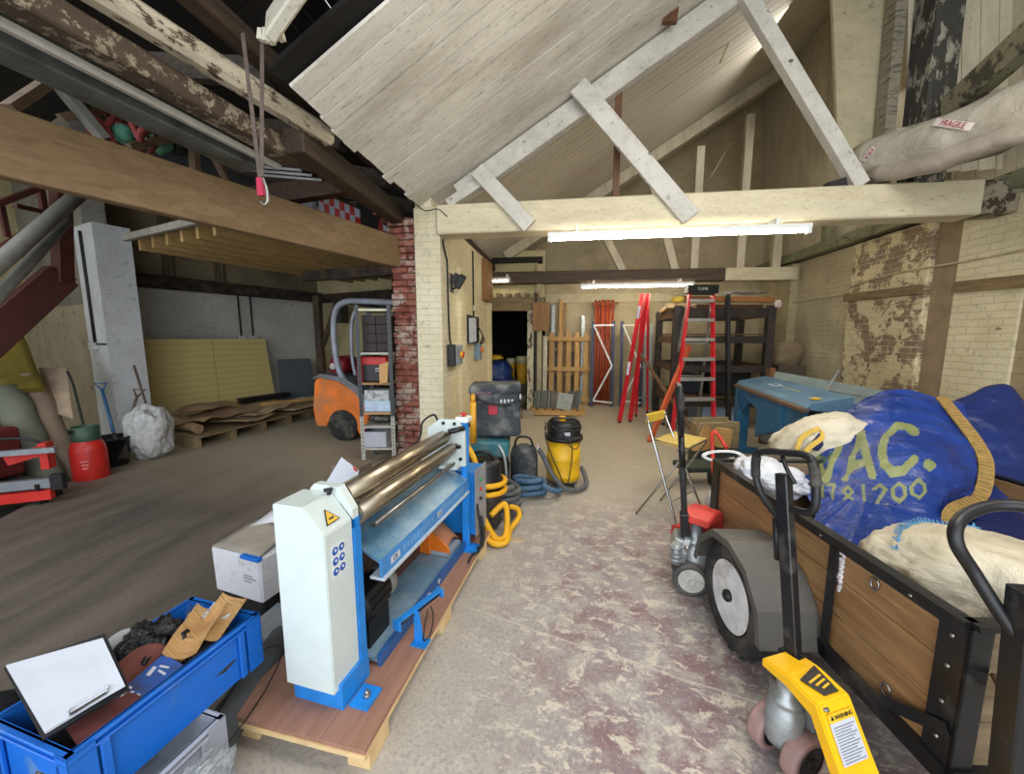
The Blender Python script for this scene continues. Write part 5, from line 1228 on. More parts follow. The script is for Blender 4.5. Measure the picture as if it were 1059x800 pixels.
for i in range(6):
    B = NB(); c_ = q + dd * (-.08 + .032 * i) + bn * .004; beam(B, c_ - bd * .018, c_ + bd * .018, .014, .003, up=bn); part('worn_letter', B, Mfb, t, W=True)
B = NB(); beam(B, fm(.92, .18, 1.026), fm(1.35, .18, 1.026), 0.012, 0.005, up=bn); part('faded_lettering', B, simple('faded_yellow_print', '#a9a86e', 0.6), t, W=True)
B = NB(); box(B, fm(L_ + .02, .12, 1.02), (.08, .06, .01), rot=(0, 0, .5)); part('yellow_patch', B, Mst, t, W=True)
B = NB(); tube(B, smooth([fm(.12, -.02, .86), fm(.3, -.05, .70), fm(.5, -.05, .60)], 5), .008, 6); part('tie_rod', B, M_blackmetal, t, W=True)
B = NB(); tube(B, smooth([(2.83, 4.83, 0.67), (2.94, 4.84, 0.89), (3.05, 4.86, 1.12), (3.1, 4.87, 1.22)], 5), 0.017, 10); single('lever_bar', B, simple('grey_lever', '#7c7d78', 0.5, 0.3), 'bent grey steel lever standing up beside the folding machine', 'lever')
t = thing('louvred_panel', 'grey green ribbed panel leaning on the right wall behind the folding machine', 'panel', (3.6, 5.6, 0))
pa, pb, pc, pd_ = Vector((2.98, 6.15, 0.62)), Vector((4.05, 5.25, 0.56)), Vector((4.15, 5.33, 0.90)), Vector((3.06, 6.25, 1.10))
B = NB()
for k in range(3):
    u0, u1 = k / 3 + .01, (k + 1) / 3 - .01
    quad(B, lerp(pa, pd_, u0), lerp(pb, pc, u0), lerp(pb, pc, u1), lerp(pa, pd_, u1), 0.03)
part('slats', B, simple('grey_green_slats', '#76837f', 0.6), t, W=True)
B = NB(); beam(B, (pa.x, pa.y, 0), pd_ + Vector((0, 0, .04)), .08, .1); beam(B, (pb.x, pb.y, 0), pc, .06, .06); part('frame_post', B, wood('raw_brown_timber', '#7a4f2e', '#4c2f1b', 'z'), t, W=True)
B = NB(); blob(B, (3.86, 7.45, 1.28), (0.26, 0.2, 0.24), seed=1.9, amp=0.15, fr=1.8, p=2.5, sub=4); single('canvas_cover', B, crumple('brown_canvas', '#7a6a52', '#5d503c', 0.85, 4, 0.6), 'brown canvas cover over a bundle by the right wall pier', 'canvas')
B = NB(); box2(B, (3.66, 7.22, 0), (4.1, 7.68, 1.10), bev=.01); single('locker', B, simple('brown_locker', '#4b4136', 0.8), 'dark brown box carrying the canvas bundle', 'box')
# wooden box and planks in front of the platform ladder
t = thing('timber_box', 'rough box of weathered boards on the floor behind the folding chair', 'box', (1.75, 4.9, 0))
Mwb = wood('weathered_board', '#9a8763', '#7a6848', 'x')
B = NB(); beam(B, (1.60, 4.80, 0.42), (2.10, 4.92, 0.42), 0.03, 0.32, bev=.004); beam(B, (1.62, 5.1, 0.42), (2.08, 5.2, 0.42), 0.03, 0.32); part('long_board', B, Mwb, t, W=True)
B = NB(); beam(B, (1.60, 4.80, 0.40), (1.62, 5.1, 0.40), 0.03, 0.28); part('end_board', B, Mwb, t, W=True); B = NB(); beam(B, (2.10, 4.92, 0.40), (2.08, 5.2, 0.40), 0.03, 0.28); part('end_board', B, Mwb, t, W=True)
B = NB(); prism(B, [(1.62, 4.70, 0.26), (1.62, 4.70, 0.55), (1.50, 4.70, 0.26)], (0.12, 0.1, 0)); box(B, (1.86, 4.75, 0.42), (.15, .1, .22), rot=(0, .1, .2)); part('offcut_block', B, M_pine, t, W=True)
B = NB(); box2(B, (1.62, 4.82, 0), (2.08, 5.18, 0.26)); part('base', B, simple('dark_metal_base', '#2f3330', 0.7), t, W=True)
B = NB(); box(B, (1.45, 4.32, 0.2), (0.42, 0.28, 0.06), rot=(0, 0, .2), bev=.01)
for s in (-.15, .15): lathe(B, [(.02, -.02), (.09, -.018), (.09, .018), (.02, .02)], (1.45 + s, 4.3, 0.09), 18, 'x')
single('dolly', B, simple('dark_green_steel', '#26332c', 0.6), 'dark green wheeled dolly on the floor behind the folding chair', 'dolly')
# red tubular sack truck handle
t = thing('sack_truck', 'red tubular sack truck standing behind the trailer', 'sack truck', (1.45, 3.6, 0))
B = NB(); tube(B, smooth([(1.335, 3.50, 0.02), (1.345, 3.54, .28), (1.47, 3.96, 0.44), (1.48, 4.04, 0.63)], 4) + smooth([(1.5, 4.04, 0.66), (1.54, 4.0, 0.61), (1.55, 3.85, 0.54)], 4), 0.019, 10); part('tube_frame', B, simple('tube_red', '#cb3a2a', 0.45), t, W=True)
B = NB(); box(B, (1.36, 3.42, 0.02), (.2, .16, .02)); part('toe_plate', B, simple('tube_red', '#cb3a2a', 0.45), t, W=True)
B = NB(); blob(B, (1.16, 2.98, 0.36), (0.07, 0.06, 0.08), seed=3.3, amp=.25, fr=2.5, sub=3); single('white_rag', B, crumple('white_plastic_bag', '#d8d9de', '#bfc2ca', 0.4, 9, 0.8), 'white crumpled rag by the far trailer corner', 'rag')
# scrap of wood on the floor
B = NB(); box(B, (-0.36, 2.85, 0.006), (0.14, 0.05, 0.012), rot=(0, 0, 0.35)); single('wood_offcut', B, simple('pale_offcut', '#b7a688', 0.8), 'small pale wood offcut lying on the concrete by the pallet end', 'offcut')

# ============================================================ STRIP LIGHTS
def strip_light(label, a, b, e=9):
    a = Vector(a); b = Vector(b); d = (b - a).normalized()
    t = thing('strip_light', label, 'strip light', (a + b) / 2, group=None)
    B = NB(); beam(B, a + Vector((0, 0, .045)), b + Vector((0, 0, .045)), .06, .05, bev=.004); part('housing', B, M_white, t, W=True)
    B = NB(); tube(B, [a + d * .04, b - d * .04], .016, 12); m = simple('tube_glow_%g' % e, '#fff4dc', .4, emit=e, bump=0, var=0); part('lamp_tube', B, m, t, W=True)
    for p in (a, b - d * .04):
        B = NB(); box(B, p + d * .02, (.04, .05, .06), bev=.004); part('end_cap', B, M_white, t, W=True)
    for k in (.12, .88):
        B = NB(); c = lerp(a, b, k); box2(B, c + Vector((-.02, -.02, .06)), c + Vector((.02, .17, .13))); part('bracket', B, M_white, t, W=True)
    return t
strip_light('long glowing strip light along the underside of the nearest cream beam', (-0.21, 4.42, 2.655), (2.42, 4.42, 2.655), 70)
strip_light('second glowing strip light, under the dark beam behind the ladders', (0.28, 8.08, 2.585), (2.45, 8.08, 2.585), 75)
strip_light('small glowing strip light seen above the back room doorway', (-1.66, 8.10, 2.74), (-1.15, 8.10, 2.74), 20)
for (x0, y0, z0, l) in ((0.15, 4.55, 2.72, .06), (2.1, 4.55, 2.72, .06)): pass

# ============================================================ ELECTRICS ON THE BAY WALL
WX = -1.5
def wallbox(y, z, w, h, d=.07, x=WX): return (x, y - w / 2, z - h / 2), (x + d, y + w / 2, z + h / 2)
t = thing('isolator_switch', 'grey isolator box with a yellow and red knob, nearest the pier', 'switch', (WX, 5.05, 1.22))
a, b = wallbox(5.03, 1.36, .30, .26, .11); B = NB(); box2(B, a, b, bev=.006); part('casing', B, simple('isolator_grey', '#8a9299', .5), t, W=True)
B = NB(); box2(B, (WX, 4.80, 1.22), (WX + .10, 4.875, 1.50), bev=.004); part('side_cover', B, M_black, t, W=True)
B = NB(); lathe(B, [(.045, 0), (.045, .012), (.03, .015), (.03, .03)], (b[0], 5.08, 1.36), 18, 'x'); k_ = part('knob', B, M_yellow, t, W=True)
B = NB(); beam(B, (b[0] + .036, 5.05, 1.33), (b[0] + .036, 5.11, 1.39), .02, .03); part('pointer', B, M_red, k_, W=True)
t = thing('isolator_switch', 'smaller grey isolator with a yellow knob below the meter box', 'switch', (WX, 6.2, 1.3))
B = NB(); box2(B, (WX, 6.30, 1.22), (WX + .09, 6.50, 1.50), bev=.005); part('casing', B, simple('isolator_blue_grey', '#6f8596', .5), t, W=True)
B = NB(); lathe(B, [(.05, 0), (.05, .012), (.03, .015), (.03, .035)], (WX + .09, 6.46, 1.38), 18, 'x'); part('knob', B, M_orange, t, W=True)
t = thing('meter_box', 'open meter box with a white paper and dangling wires on the cream wall', 'box', (WX, 6.1, 1.5))
B = NB(); box2(B, (WX, 5.62, 1.50), (WX + .08, 6.35, 1.92), bev=.004); part('casing', B, M_black, t, W=True)
B = NB(); box(B, (WX + .10, 5.82, 1.70), (.012, .42, .36), rot=(.05, 0, 0)); part('paper', B, M_paper, t, W=True)
for k in range(4):
    B = NB(); tube(B, smooth([(WX + .09, 6.2 + k * .03, 1.75), (WX + .15, 6.3 + k * .05, 1.62 - k * .03), (WX + .08, 6.35, 1.48)], 5), .008, 6); part('wire', B, M_cable, t, W=True)
B = NB(); lathe(B, [(.055, 0), (.06, .01), (.06, .05), (.05, .06)], (WX, 6.28, 2.06), 16, 'x'); single('junction_box', B, simple('cream_plastic', '#cdc4a6', .5), 'small round cream junction box above the meter box', 'junction box')
t = thing('flood_light', 'black flood light pointing down from the cream wall beside the pier', 'lamp', (WX, 5.1, 2.3))
B = NB(); box(B, (WX + .13, 5.03, 2.31), (.09, .17, .17), rot=(0.3, .55, .3), bev=.01)
for k in range(5): box(B, Vector((WX + .075, 5.03, 2.35)) + Vector((.0, -.06 + .03 * k, 0)), (.06, .006, .13), rot=(.3, .55, .3))
part('body', B, M_black, t, W=True)
B = NB(); tube(B, [(WX, 5.1, 2.22), (WX + .08, 5.08, 2.25)], .012, 8); box2(B, (WX, 5.02, 2.18), (WX + .01, 5.14, 2.42)); part('bracket', B, M_blackmetal, t, W=True)
B = NB(); tube(B, smooth([(-1.45, 4.60, 2.74), (-1.47, 4.66, 2.70), (-1.485, 4.80, 2.60), (-1.487, 4.86, 2.50), (-1.487, 4.87, 2.0), (-1.487, 4.90, 1.6), (-1.48, 4.95, 1.48)], 6), .011, 8); single('wall_cable', B, M_cable, 'black cable running down the cream wall from the beam to the isolator', 'cable')
B = NB(); tube(B, [(-1.487, 6.25, 2.95), (-1.487, 6.25, 1.9)], .012, 8); single('wall_cable', B, M_cable, 'thin dark conduit going down to the meter box', 'cable')
B = NB(); quad(B, (-1.478, 5.72, 1.82), (-1.478, 5.95, 1.80), (-1.478, 5.95, 1.9), (-1.478, 5.72, 1.92), .004); B.free()
B = NB(); box2(B, (-1.50, 6.95, 2.25), (-1.42, 7.58, 2.98), bev=.004); single('wall_board', B, wood('brown_ply', '#9a7142', '#7c5830', 'z'), 'brown plywood board fixed high at the end of the cream wall', 'board')
B = NB(); tube(B, smooth([(-1.76, 4.60, 3.14), (-1.65, 4.57, 3.06), (-1.5, 4.56, 3.07), (-1.38, 4.55, 2.98)], 5) , .006, 6); single('wire', B, M_cable, 'thin wire looped over the pier head', 'wire')
# cable clipped along the right wall
B = NB(); tube(B, smooth([(4.25, 8.6, 2.26), (4.36, 8.0, 2.26), (4.37, 6.9, 2.27), (4.27, 6.6, 2.36), (4.26, 5.9, 2.42), (4.27, 5.45, 2.42), (4.33, 4.9, 2.42), (4.34, 4.0, 2.44)], 6), .011, 8); single('wall_cable', B, simple('cream_cable', '#b9ab84', .6), 'cream cable sagging along the flaking brick of the right wall', 'cable')

# ============================================================ CLEANERS AND TOOL BAG BY THE WALL
Mtb = simple('dusty_black_nylon', '#33383d', .8, scale=8, var=.3, dirt='#7d7c78', dirt_amt=.42)
t = thing('vacuum_cleaner', 'dusty black and teal vacuum cleaner carrying the black tool bag', 'vacuum cleaner', (-0.78, 3.72, 0))
B = NB(); lathe(B, [(.20, 0), (.22, .02), (.23, .3), (.21, .42), (.15, .45)], (-0.76, 3.7, 0.02), 24); part('drum', B, M_black, t, W=True)
B = NB(); box(B, (-0.70, 3.62, .555), (.36, .36, .16), rot=(0, .05, .1), bev=.03, seg=2); part('motor_head', B, simple('teal_plastic', '#2c6a74', .5, dirt='#6c7470', dirt_amt=.35), t, W=True)
for x in (-.9, -.62):
    B = NB(); lathe(B, [(.02, -.02), (.06, -.018), (.06, .018), (.02, .02)], (x, 3.50, .06), 16, 'x'); part('wheel', B, M_rubber, t, W=True)
B = NB(); tube(B, smooth([(-0.60, 3.46, .60), (-.54, 3.42, .50), (-.52, 3.40, .3), (-.56, 3.42, .15)], 6), .012, 8); part('latch', B, M_galv, t, W=True)
t = thing('tool_bag', 'big dusty black tool bag with a red badge, standing on the vacuum cleaner', 'bag', (-0.68, 3.68, .64))
B = NB(); box(B, (-0.665, 3.70, .90), (.47, .34, .50), rot=(0, -.03, .12), bev=.035, seg=3)
for v in B.verts: v.co += Vector((noise.noise(v.co * 5), noise.noise(v.co * 5 + Vector((9, 0, 0))), noise.noise(v.co * 4))) * .015
part('body', B, Mtb, t, W=True)
B = NB(); box(B, (-.665, 3.685, 1.11), (.49, .37, .09), rot=(0, -.03, .12), bev=.03, seg=2); part('lid', B, Mtb, t, W=True)
Bx = Euler((0, -.03, .12)).to_matrix()
def tbp(x, y, z): return Vector((-0.665, 3.70, .90)) + Bx @ Vector((x, y, z))
B = NB(); box(B, tbp(-.02, -.178, .02), (.085, .012, .095), rot=(0, -.03, .12), bev=.004); part('badge', B, simple('badge_red', '#a8283a', .6), t, W=True)
text('lettering', 'BOSCH', .042, simple('dull_badge', '#a06a70', .6), tbp(-.10, -.198, .185), Bx @ Vector((1, 0, 0)), (0, 0, 1), t)
B = NB(); tube(B, smooth([tbp(-.24, -.16, .2), tbp(-.1, -.20, .10), tbp(.1, -.20, .07), tbp(.24, -.16, .11)], 6), .012, 8); part('carry_strap', B, M_black, t, W=True)
for x, z in ((.245, .12),):
    B = NB(); lathe(B, [(.012, 0), (.028, .003), (.028, .012), (.012, .015)], tbp(.235, -.15, .13), 14, 'x'); part('white_reel', B, M_paper, t, W=True)
for k in range(4):
    B = NB(); box(B, tbp(.06 + k * .035, -.178, .09), (.02, .008, .05), rot=(0, -.03, .12)); part('buckle', B, M_galv, t, W=True)
B = NB(); cyl(B, (-0.83, 3.42, 1.005), (-0.83, 3.42, 1.07), .022, n=12); cyl(B, (-0.83, 3.42, 1.07), (-0.83, 3.42, 1.085), .012, n=10); cyl(B, (-.83, 3.42, .62), (-.83, 3.42, 1.005), .03, n=10); single('spray_bottle', B, simple('amber_yellow', '#d39a2a', .4), 'small amber bottle standing upright between the post and the tool bag', 'bottle')
# grey hoses and blue hose on the floor
Mh = simple('grey_hose', '#56585a', .7, scale=30, var=.3); Mhb = simple('blue_grey_hose', '#41607c', .6, scale=30, var=.25)
def coil(B, c, r, z0, n, rad, zr=.05, seed=1, sq=.8):
    rr = random.Random(seed); pts = []
    for i in range(n * 10):
        a = 2 * PI * i / 10; pts.append((c[0] + (r + rr.uniform(-.02, .02)) * math.cos(a), c[1] + (r * sq + rr.uniform(-.02, .02)) * math.sin(a), z0 + zr * i / 10 + rr.uniform(-.006, .006)))
    tube(B, smooth(pts, 3), rad, 10)
B = NB(); coil(B, (-0.56, 3.28), .17, .03, 5, .026, .055, 2); single('vacuum_hose', B, Mh, 'dark grey corrugated hose coiled on the floor by the tool bag', 'hose')
B = NB(); coil(B, (-0.34, 3.72), .15, .03, 3, .027, .06, 5); tube(B, smooth([(-.2, 3.6, .18), (-.1, 3.62, .12), (-.02, 3.72, .08), (-.06, 3.86, .05)], 5), .025, 10); single('vacuum_hose', B, Mhb, 'blue grey hose coiled beside the tool bag towards the yellow cleaner', 'hose')
t = thing('small_vacuum', 'small dusty grey vacuum cleaner half hidden by the blue hose', 'vacuum cleaner', (-.42, 3.95, 0))
B = NB(); lathe(B, [(.14, 0), (.15, .02), (.15, .32), (.13, .40), (.05, .44)], (-.42, 4.0, .02), 20); part('drum', B, Mtb, t, W=True)
B = NB(); tube(B, smooth([(-.52, 4.0, .44), (-.48, 3.97, .54), (-.36, 3.97, .54), (-.32, 4.0, .44)], 5), .012, 8); part('handle', B, M_black, t, W=True)
B = NB(); lathe(B, [(.01, 0), (.035, .004), (.035, .012), (.01, .016)], (-.275, 3.92, .46), 14, 'x'); part('white_reel', B, M_paper, t, W=True)
# black and yellow cleaner with the bright yellow hose
t = thing('vacuum_cleaner', 'black drum vacuum cleaner wrapped with a bright yellow hose, right behind the machine', 'vacuum cleaner', (-.66, 3.08, 0))
B = NB(); lathe(B, [(.13, 0), (.145, .02), (.155, .30), (.15, .32)], (-.655, 3.02, .04), 26); part('drum', B, simple('sooty_drum', '#3a3531', .7, dirt='#6b6358', dirt_amt=.3), t, W=True)
B = NB(); lathe(B, [(.155, .32), (.165, .33), (.165, .40), (.15, .42), (.15, .53), (.13, .56), (.05, .58)], (-.655, 3.02, .04), 26); hd_ = part('motor_head', B, M_black, t, W=True)
B = NB(); tube(B, smooth([(-.75, 3.0, .6), (-.70, 2.97, .67), (-.60, 2.97, .67), (-.56, 3.0, .6)], 5), .014, 8); part('handle', B, M_black, hd_, W=True)
Myh = NT('yellow_hose', 0.5); br = Myh.n('ShaderNodeTexWave'); Myh.t.links.new(Myh.co, br.inputs['Vector']); br.inputs['Scale'].default_value = 60; br.bands_direction = 'Z'
Myh.base(Myh.mix(br.outputs['Fac'], S('#d99a0c'), S('#f4b91a'))); Myh.bump(br.outputs['Fac'], .4, .004); Myh = Myh.m
B = NB(); tube(B, smooth([(-.655 + .182 * math.cos(a), 3.02 + .182 * math.sin(a), .42 - .016 * a / 1.0 * .7) for a in [k * PI / 6 for k in range(-5, 17)]], 3), .022, 10); 
single('yellow_hose', B, Myh, 'bright yellow hose wound around the black drum cleaner', 'hose')
B = NB(); tube(B, smooth([(-.80, 2.94, .70), (-.74, 2.90, .72), (-.68, 2.86, .62), (-.66, 2.84, .56)], 5), .022, 10); single('yellow_hose', B, Myh, 'short arching end of yellow hose beside the blue post', 'hose')
B = NB(); tube(B, smooth([(-.70, 2.82, .33), (-.62, 2.78, .24), (-.54, 2.77, .10), (-.49, 2.78, .04), (-.44, 2.84, .05), (-.44, 2.92, .18), (-.47, 2.94, .26), (-.56, 2.85, .20)], 6), .024, 12)
tube(B, smooth([(-.70, 2.80, .24), (-.62, 2.76, .14), (-.55, 2.74, .05), (-.48, 2.73, .03), (-.42, 2.78, .035), (-.42, 2.95, .04), (-.36, 3.05, .10), (-.38, 3.12, .14), (-.45, 3.12, .16)], 6), .023, 12)
single('yellow_hose', B, Myh, 'loops of yellow hose spilling onto the floor beside the pallet end', 'hose')
B = NB(); box(B, (-.88, 2.98, .40), (.16, .2, .36), bev=.02); box(B, (-.88, 2.98, .10), (.2, .24, .20), bev=.01); single('cable_case', B, simple('sooty_case', '#3b3630', .8, dirt='#6b6358', dirt_amt=.4), 'sooty black case squeezed behind the electric cabinet', 'case')
# industrial yellow cleaner in the aisle
t = thing('vacuum_cleaner', 'yellow industrial vacuum cleaner with black top standing alone in the aisle', 'vacuum cleaner', (0.0, 4.12, 0))
Myv = simple('vac_yellow', '#dfae14', .45, dirt='#8f7a3a', dirt_amt=.3, scale=6)
B = NB(); lathe(B, [(.165, .07), (.18, .075), (.182, .14), (.178, .15), (.180, .30), (.183, .31), (.178, .32), (.178, .50)], (0, 4.12, 0), 28); part('drum', B, Myv, t, W=True)
B = NB(); box(B, (0, 4.12, .06), (.30, .28, .05), bev=.02); part('chassis', B, simple('chassis_grey', '#4c4b48', .6), t, W=True)
for x in (-.13, .13):
    for y in (4.02, 4.23):
        B = NB(); lathe(B, [(.01, -.012), (.03, -.01), (.03, .01), (.01, .012)], (x, y, .031), 14, 'x'); part('castor', B, M_galv, t, W=True)
B = NB(); lathe(B, [(.18, .50), (.205, .51), (.205, .545), (.19, .55), (.18, .56), (.175, .69), (.15, .72), (.13, .725), (.125, .69), (.05, .69)], (0, 4.12, 0), 28); mh = part('motor_head', B, M_black, t, W=True)
B = NB(); tube(B, smooth([(-.13, 4.05, .71), (-.1, 3.99, .755), (.1, 3.99, .755), (.13, 4.05, .71)], 5), .012, 8); part('handle', B, M_black, mh, W=True)
B = NB(); lathe(B, [(.03, 0), (.04, .01), (.04, .05), (.02, .06)], (-.02, 4.10, .70), 14); part('plug', B, M_yellow, mh, W=True)
B = NB(); box(B, (.03, 3.944, .60), (.07, .004, .035)); part('label', B, M_paper, t, W=True)
B = NB(); tube(B, smooth([(-.19, 3.98, .72), (-.185, 3.93, .55), (-.12, 3.9, .38), (-.06, 3.88, .25), (.02, 3.87, .08), (.06, 3.86, .15), (.09, 3.89, .45), (.03, 3.91, .57), (-.12, 3.92, .69)], 7), .006, 6)
tube(B, smooth([(.19, 4.0, .60), (.14, 3.92, .46), (.05, 3.90, .5), (.0, 3.90, .62), (.15, 3.96, .70)], 6), .005, 6)
coil(B, (0, 4.12), .19, .60, 2, .006, .04, 4, 1.0); part('mains_lead', B, M_cable, t, W=True)
B = NB(); tube(B, smooth([(-.26, 4.02, .40), (-.22, 3.98, .36), (-.10, 3.88, .17), (.02, 3.84, .06), (.14, 3.86, .04), (.24, 3.98, .05), (.24, 4.12, .09), (.20, 4.22, .16)], 7), .026, 12); part('suction_hose', B, Mh, t, W=True)

# ============================================================ BACK OF THE BAY
# pallet with stacked roof tiles
def pallet(label, loc, rz, w, l, mat, n=7, h=.12):
    t = thing('pallet', label, 'pallet', loc, rz=rz)
    for i in range(n):
        B = NB(); x = -w / 2 + w * (i + .5) / n; box(B, (x, 0, h - .01), (w / n * .72, l, .018)); part('deck_board', B, mat, t)
    for y in (-l / 2 + .05, 0, l / 2 - .05):
        B = NB(); box(B, (0, y, h * .5), (w, .08, h - .04)); part('bearer', B, mat, t)
    return t
pallet('small pallet on the floor carrying the stacks of grey tiles', (-.16, 8.12, 0), .06, 1.15, .75, M_pine)
Mtile = simple('slate_tile', '#7c807c', .8, scale=7, dirt='#62645f', dirt_amt=.4)
tile0 = None
for i in range(14):
    x = -.62 + i * .035
    B = None
    if tile0 is None:
        B = NB(); box(B, (0, 0, .17), (.022, .30, .34), bev=.003)
        tile0 = single('roof_tile', B, Mtile, 'first grey tile from the left in the left row on the small pallet', 'tile', group='tiles on the small pallet'); tile0.location = (x, 8.1, .121)
        tile0.rotation_euler = (0, .05, 0)
    else:
        o = tile0.copy(); COL.objects.link(o); o['label'] = '%s grey tile from the left in the left row on the small pallet' % ORD[i]; o.location = (x, 8.1, .121); o.rotation_euler = (0, .05, random.uniform(-.03, .03))
for i in range(8):
    o = tile0.copy(); COL.objects.link(o); o['label'] = '%s grey tile from the left in the right row on the small pallet' % ORD[i]; o.location = (.06 + i * .035, 8.14, .121); o.rotation_euler = (0, .10, random.uniform(-.05, .05))
o = tile0.copy(); COL.objects.link(o); o.location = (-.02, 7.86, .121); o.rotation_euler = (.16, 0, PI / 2 - .1); o['label'] = 'paler square tile leaning on the front of the tile row'; o.data = tile0.data.copy(); o.data.materials[0] = simple('pale_tile', '#a3aaa4', .8)
del o['group']
# leaning timber pallets
def leaning_pallet(label, x0, x1, y, h, mat=M_pine, slats=5, bars=3, lean=.25):
    t = thing('timber_pallet', label, 'pallet', ((x0 + x1) / 2, y, 0), rot=(-math.atan(lean / h), 0, 0))
    w = x1 - x0
    for i in range(slats):
        B = NB(); x = -w / 2 + w * (i + .5) / slats; box(B, (x, 0, h / 2), (w / slats * .55, .02, h)); part('upright_board', B, mat, t)
    for j in range(bars):
        B = NB(); z = .14 + (h - .3) * j / (bars - 1); box(B, (0, -.035, z), (w, .05, .10)); part('cross_bar', B, mat, t)
    return t
leaning_pallet('tall slatted pine pallet leaning on the back wall right of the doorway', -.42, .58, 9.10, 1.72)
leaning_pallet('second pine pallet leaning behind the first, seen between its slats', -.46, .40, 9.30, 1.45, wood('dull_pine', '#a98a5c', '#84683f', 'z'), 4, 3, .2)
for (x, h, m, lb) in ((-.30, 2.35, M_galv, 'tall grey metal channel leaning behind the pine pallets'), (-.12, 2.5, M_pine, 'tall pale timber post leaning behind the pine pallets'), (-.02, 2.4, wood('dull_pine', '#a98a5c', '#84683f', 'z'), 'duller tall timber leaning next to the pale one'), (.42, 2.1, M_galv, 'short grey channel leaning on the wall above the pine pallets')):
    B = NB(); beam(B, (x, 9.38, 0), (x, 9.60, h), .08, .05, up=(0, 1, 0)); single('leaning_timber', B, m, lb, 'post')
B = NB(); beam(B, (-.47, 8.8, 0), (-.47, 8.85, 1.62), .13, .04, up=(0, 1, 0)); single('white_plank', B, simple('offwhite_plank', '#d6cdb4', .6), 'off white plank standing beside the doorway jamb', 'plank')
B = NB(); box2(B, (-.68, 8.1, 1.72), (-.35, 8.14, 2.3)); single('jamb_board', B, wood('brown_ply', '#9a7142', '#7c5830', 'z'), 'brown board fixed beside the top of the doorway', 'board')
# bundles of orange pipes and racking frames
Mop = simple('rust_orange_pipe', '#a8472a', .45, var=.2, scale=5)
pipe0 = None
for i in range(7):
    x = .70 + i * .064
    if pipe0 is None:
        B = NB(); tube(B, [(0, 0, 0), (0, .15, 2.45)], .028, 12); pipe0 = single('orange_pipe', B, Mop, 'first orange brown pipe from the left in the bundle against the back wall', 'pipe', group='bundle of orange pipes'); pipe0.location = (x, 9.35, 0)
    else:
        o = pipe0.copy(); COL.objects.link(o); o['label'] = '%s orange brown pipe from the left in the bundle against the back wall' % ORD[i]; o.location = (x, 9.35 + .05 * (i % 2), 0); o.rotation_euler = (0, random.uniform(-.01, .01), 0)
B = NB(); box(B, (.9, 9.44, 2.36), (.62, .04, .05)); single('pipe_strap', B, simple('rust_strap', '#7d4029', .7), 'rusty flat bar across the top of the orange pipes', 'bar')
Mnavy = simple('navy_steel', '#28304a', .5)
def rack_frame(label, x0, x1, y, flip=1):
    t = thing('racking_frame', label, 'frame', ((x0 + x1) / 2, y, 0))
    for x in (x0, x1):
        B = NB(); beam(B, (x, y, 0), (x, y + .18, 1.95), .07, .05, up=(0, 1, 0)); part('upright', B, Mnavy, t, W=True)
    B = NB(); a, b = (x0, x1) if flip > 0 else (x1, x0)
    Q = [(b, .10), (x0 + .03 if flip > 0 else x1 - .03, .14), (b - .02 * flip, .95), (a + .02 * flip, 1.86), (b, 1.86)]
    P = [(q[0], y - .04 + .18 * q[1] / 1.95, q[1]) for q in Q]
    for p, q in zip(P[:-1], P[1:]): beam(B, p, q, .035, .03, up=(0, 1, 0))
    part('bracing', B, M_white, t, W=True)
rack_frame('navy racking frame with white zigzag bracing, in front of the orange pipes', .62, 1.08, 8.98)
rack_frame('second navy and white racking frame, half behind the red stepladder', 1.28, 1.72, 9.05)
for x, h, m in ((1.86, 2.3, M_galv), (1.98, 1.9, M_galv)):
    B = NB(); beam(B, (x, 9.3, 0), (x, 9.5, h), .07, .04, up=(0, 1, 0)); single('grey_channel', B, m, 'grey steel channel leaning behind the red stepladder, %s' % ('taller' if h > 2 else 'shorter'), 'channel')
# stepladders
M_rl = simple('ladder_red', '#c4202c', .4, bump=.02)
def ladder(label, fl, fr, tl, tr, n, tread_d, rear=None, railw=.05, tread_m=None, cap=None):
    t = thing('stepladder', label, 'ladder', (Vector(fl) + Vector(fr)) / 2)
    fl, fr, tl, tr = map(Vector, (fl, fr, tl, tr)); ax = (fr - fl).normalized(); nrm = (tl - fl).cross(ax).normalized()
    for a, b in ((fl, tl), (fr, tr)):
        B = NB(); beam(B, a + Vector((0, 0, .03)), b, .03, railw * 1.4, up=nrm); part('rail', B, M_rl, t, W=True)
        B = NB(); box(B, a + Vector((0, 0, .02)), (.05, .07, .04), bev=.005); part('foot', B, M_black, t, W=True)
    for i in range(n):
        k = (i + 1) / (n + .4); a, b = lerp(fl, tl, k), lerp(fr, tr, k)
        B = NB(); beam(B, a, b, tread_d, .05, up=(0, 0, 1)); part('tread', B, tread_m or M_alu, t, W=True)
    if cap:
        B = NB(); beam(B, tl, tr, .13, .05); part('top_cap', B, cap, t, W=True)
    if rear:
        rl, rr_ = map(Vector, rear)
        for a, b in ((rl, tl), (rr_, tr)):
            B = NB(); beam(B, a + Vector((0, 0, .03)), b, .025, .045, up=nrm); part('rear_leg', B, rear_m, t, W=True)
            B = NB(); box(B, a + Vector((0, 0, .02)), (.05, .06, .04), bev=.005); part('foot', B, M_black, t, W=True)
        for k in (.15, .4, .65):
            B = NB(); beam(B, lerp(rl, tl, k), lerp(rr_, tr, k), .03, .02); part('brace', B, M_alu, t, W=True)
    return t
rear_m = M_rl
la = ladder('red folded stepladder leaning to the left of the black racking', (1.03, 7.30, 0), (1.24, 7.42, 0), (1.50, 8.12, 2.44), (1.62, 8.20, 2.44), 0, .06, rear=((1.44, 7.95, 0), (1.74, 8.35, 0)), railw=.07)
a0_, a1_ = Vector((1.03, 7.30, 0)), Vector((1.50, 8.12, 2.44)); nn_ = Vector((0, -1, .2))
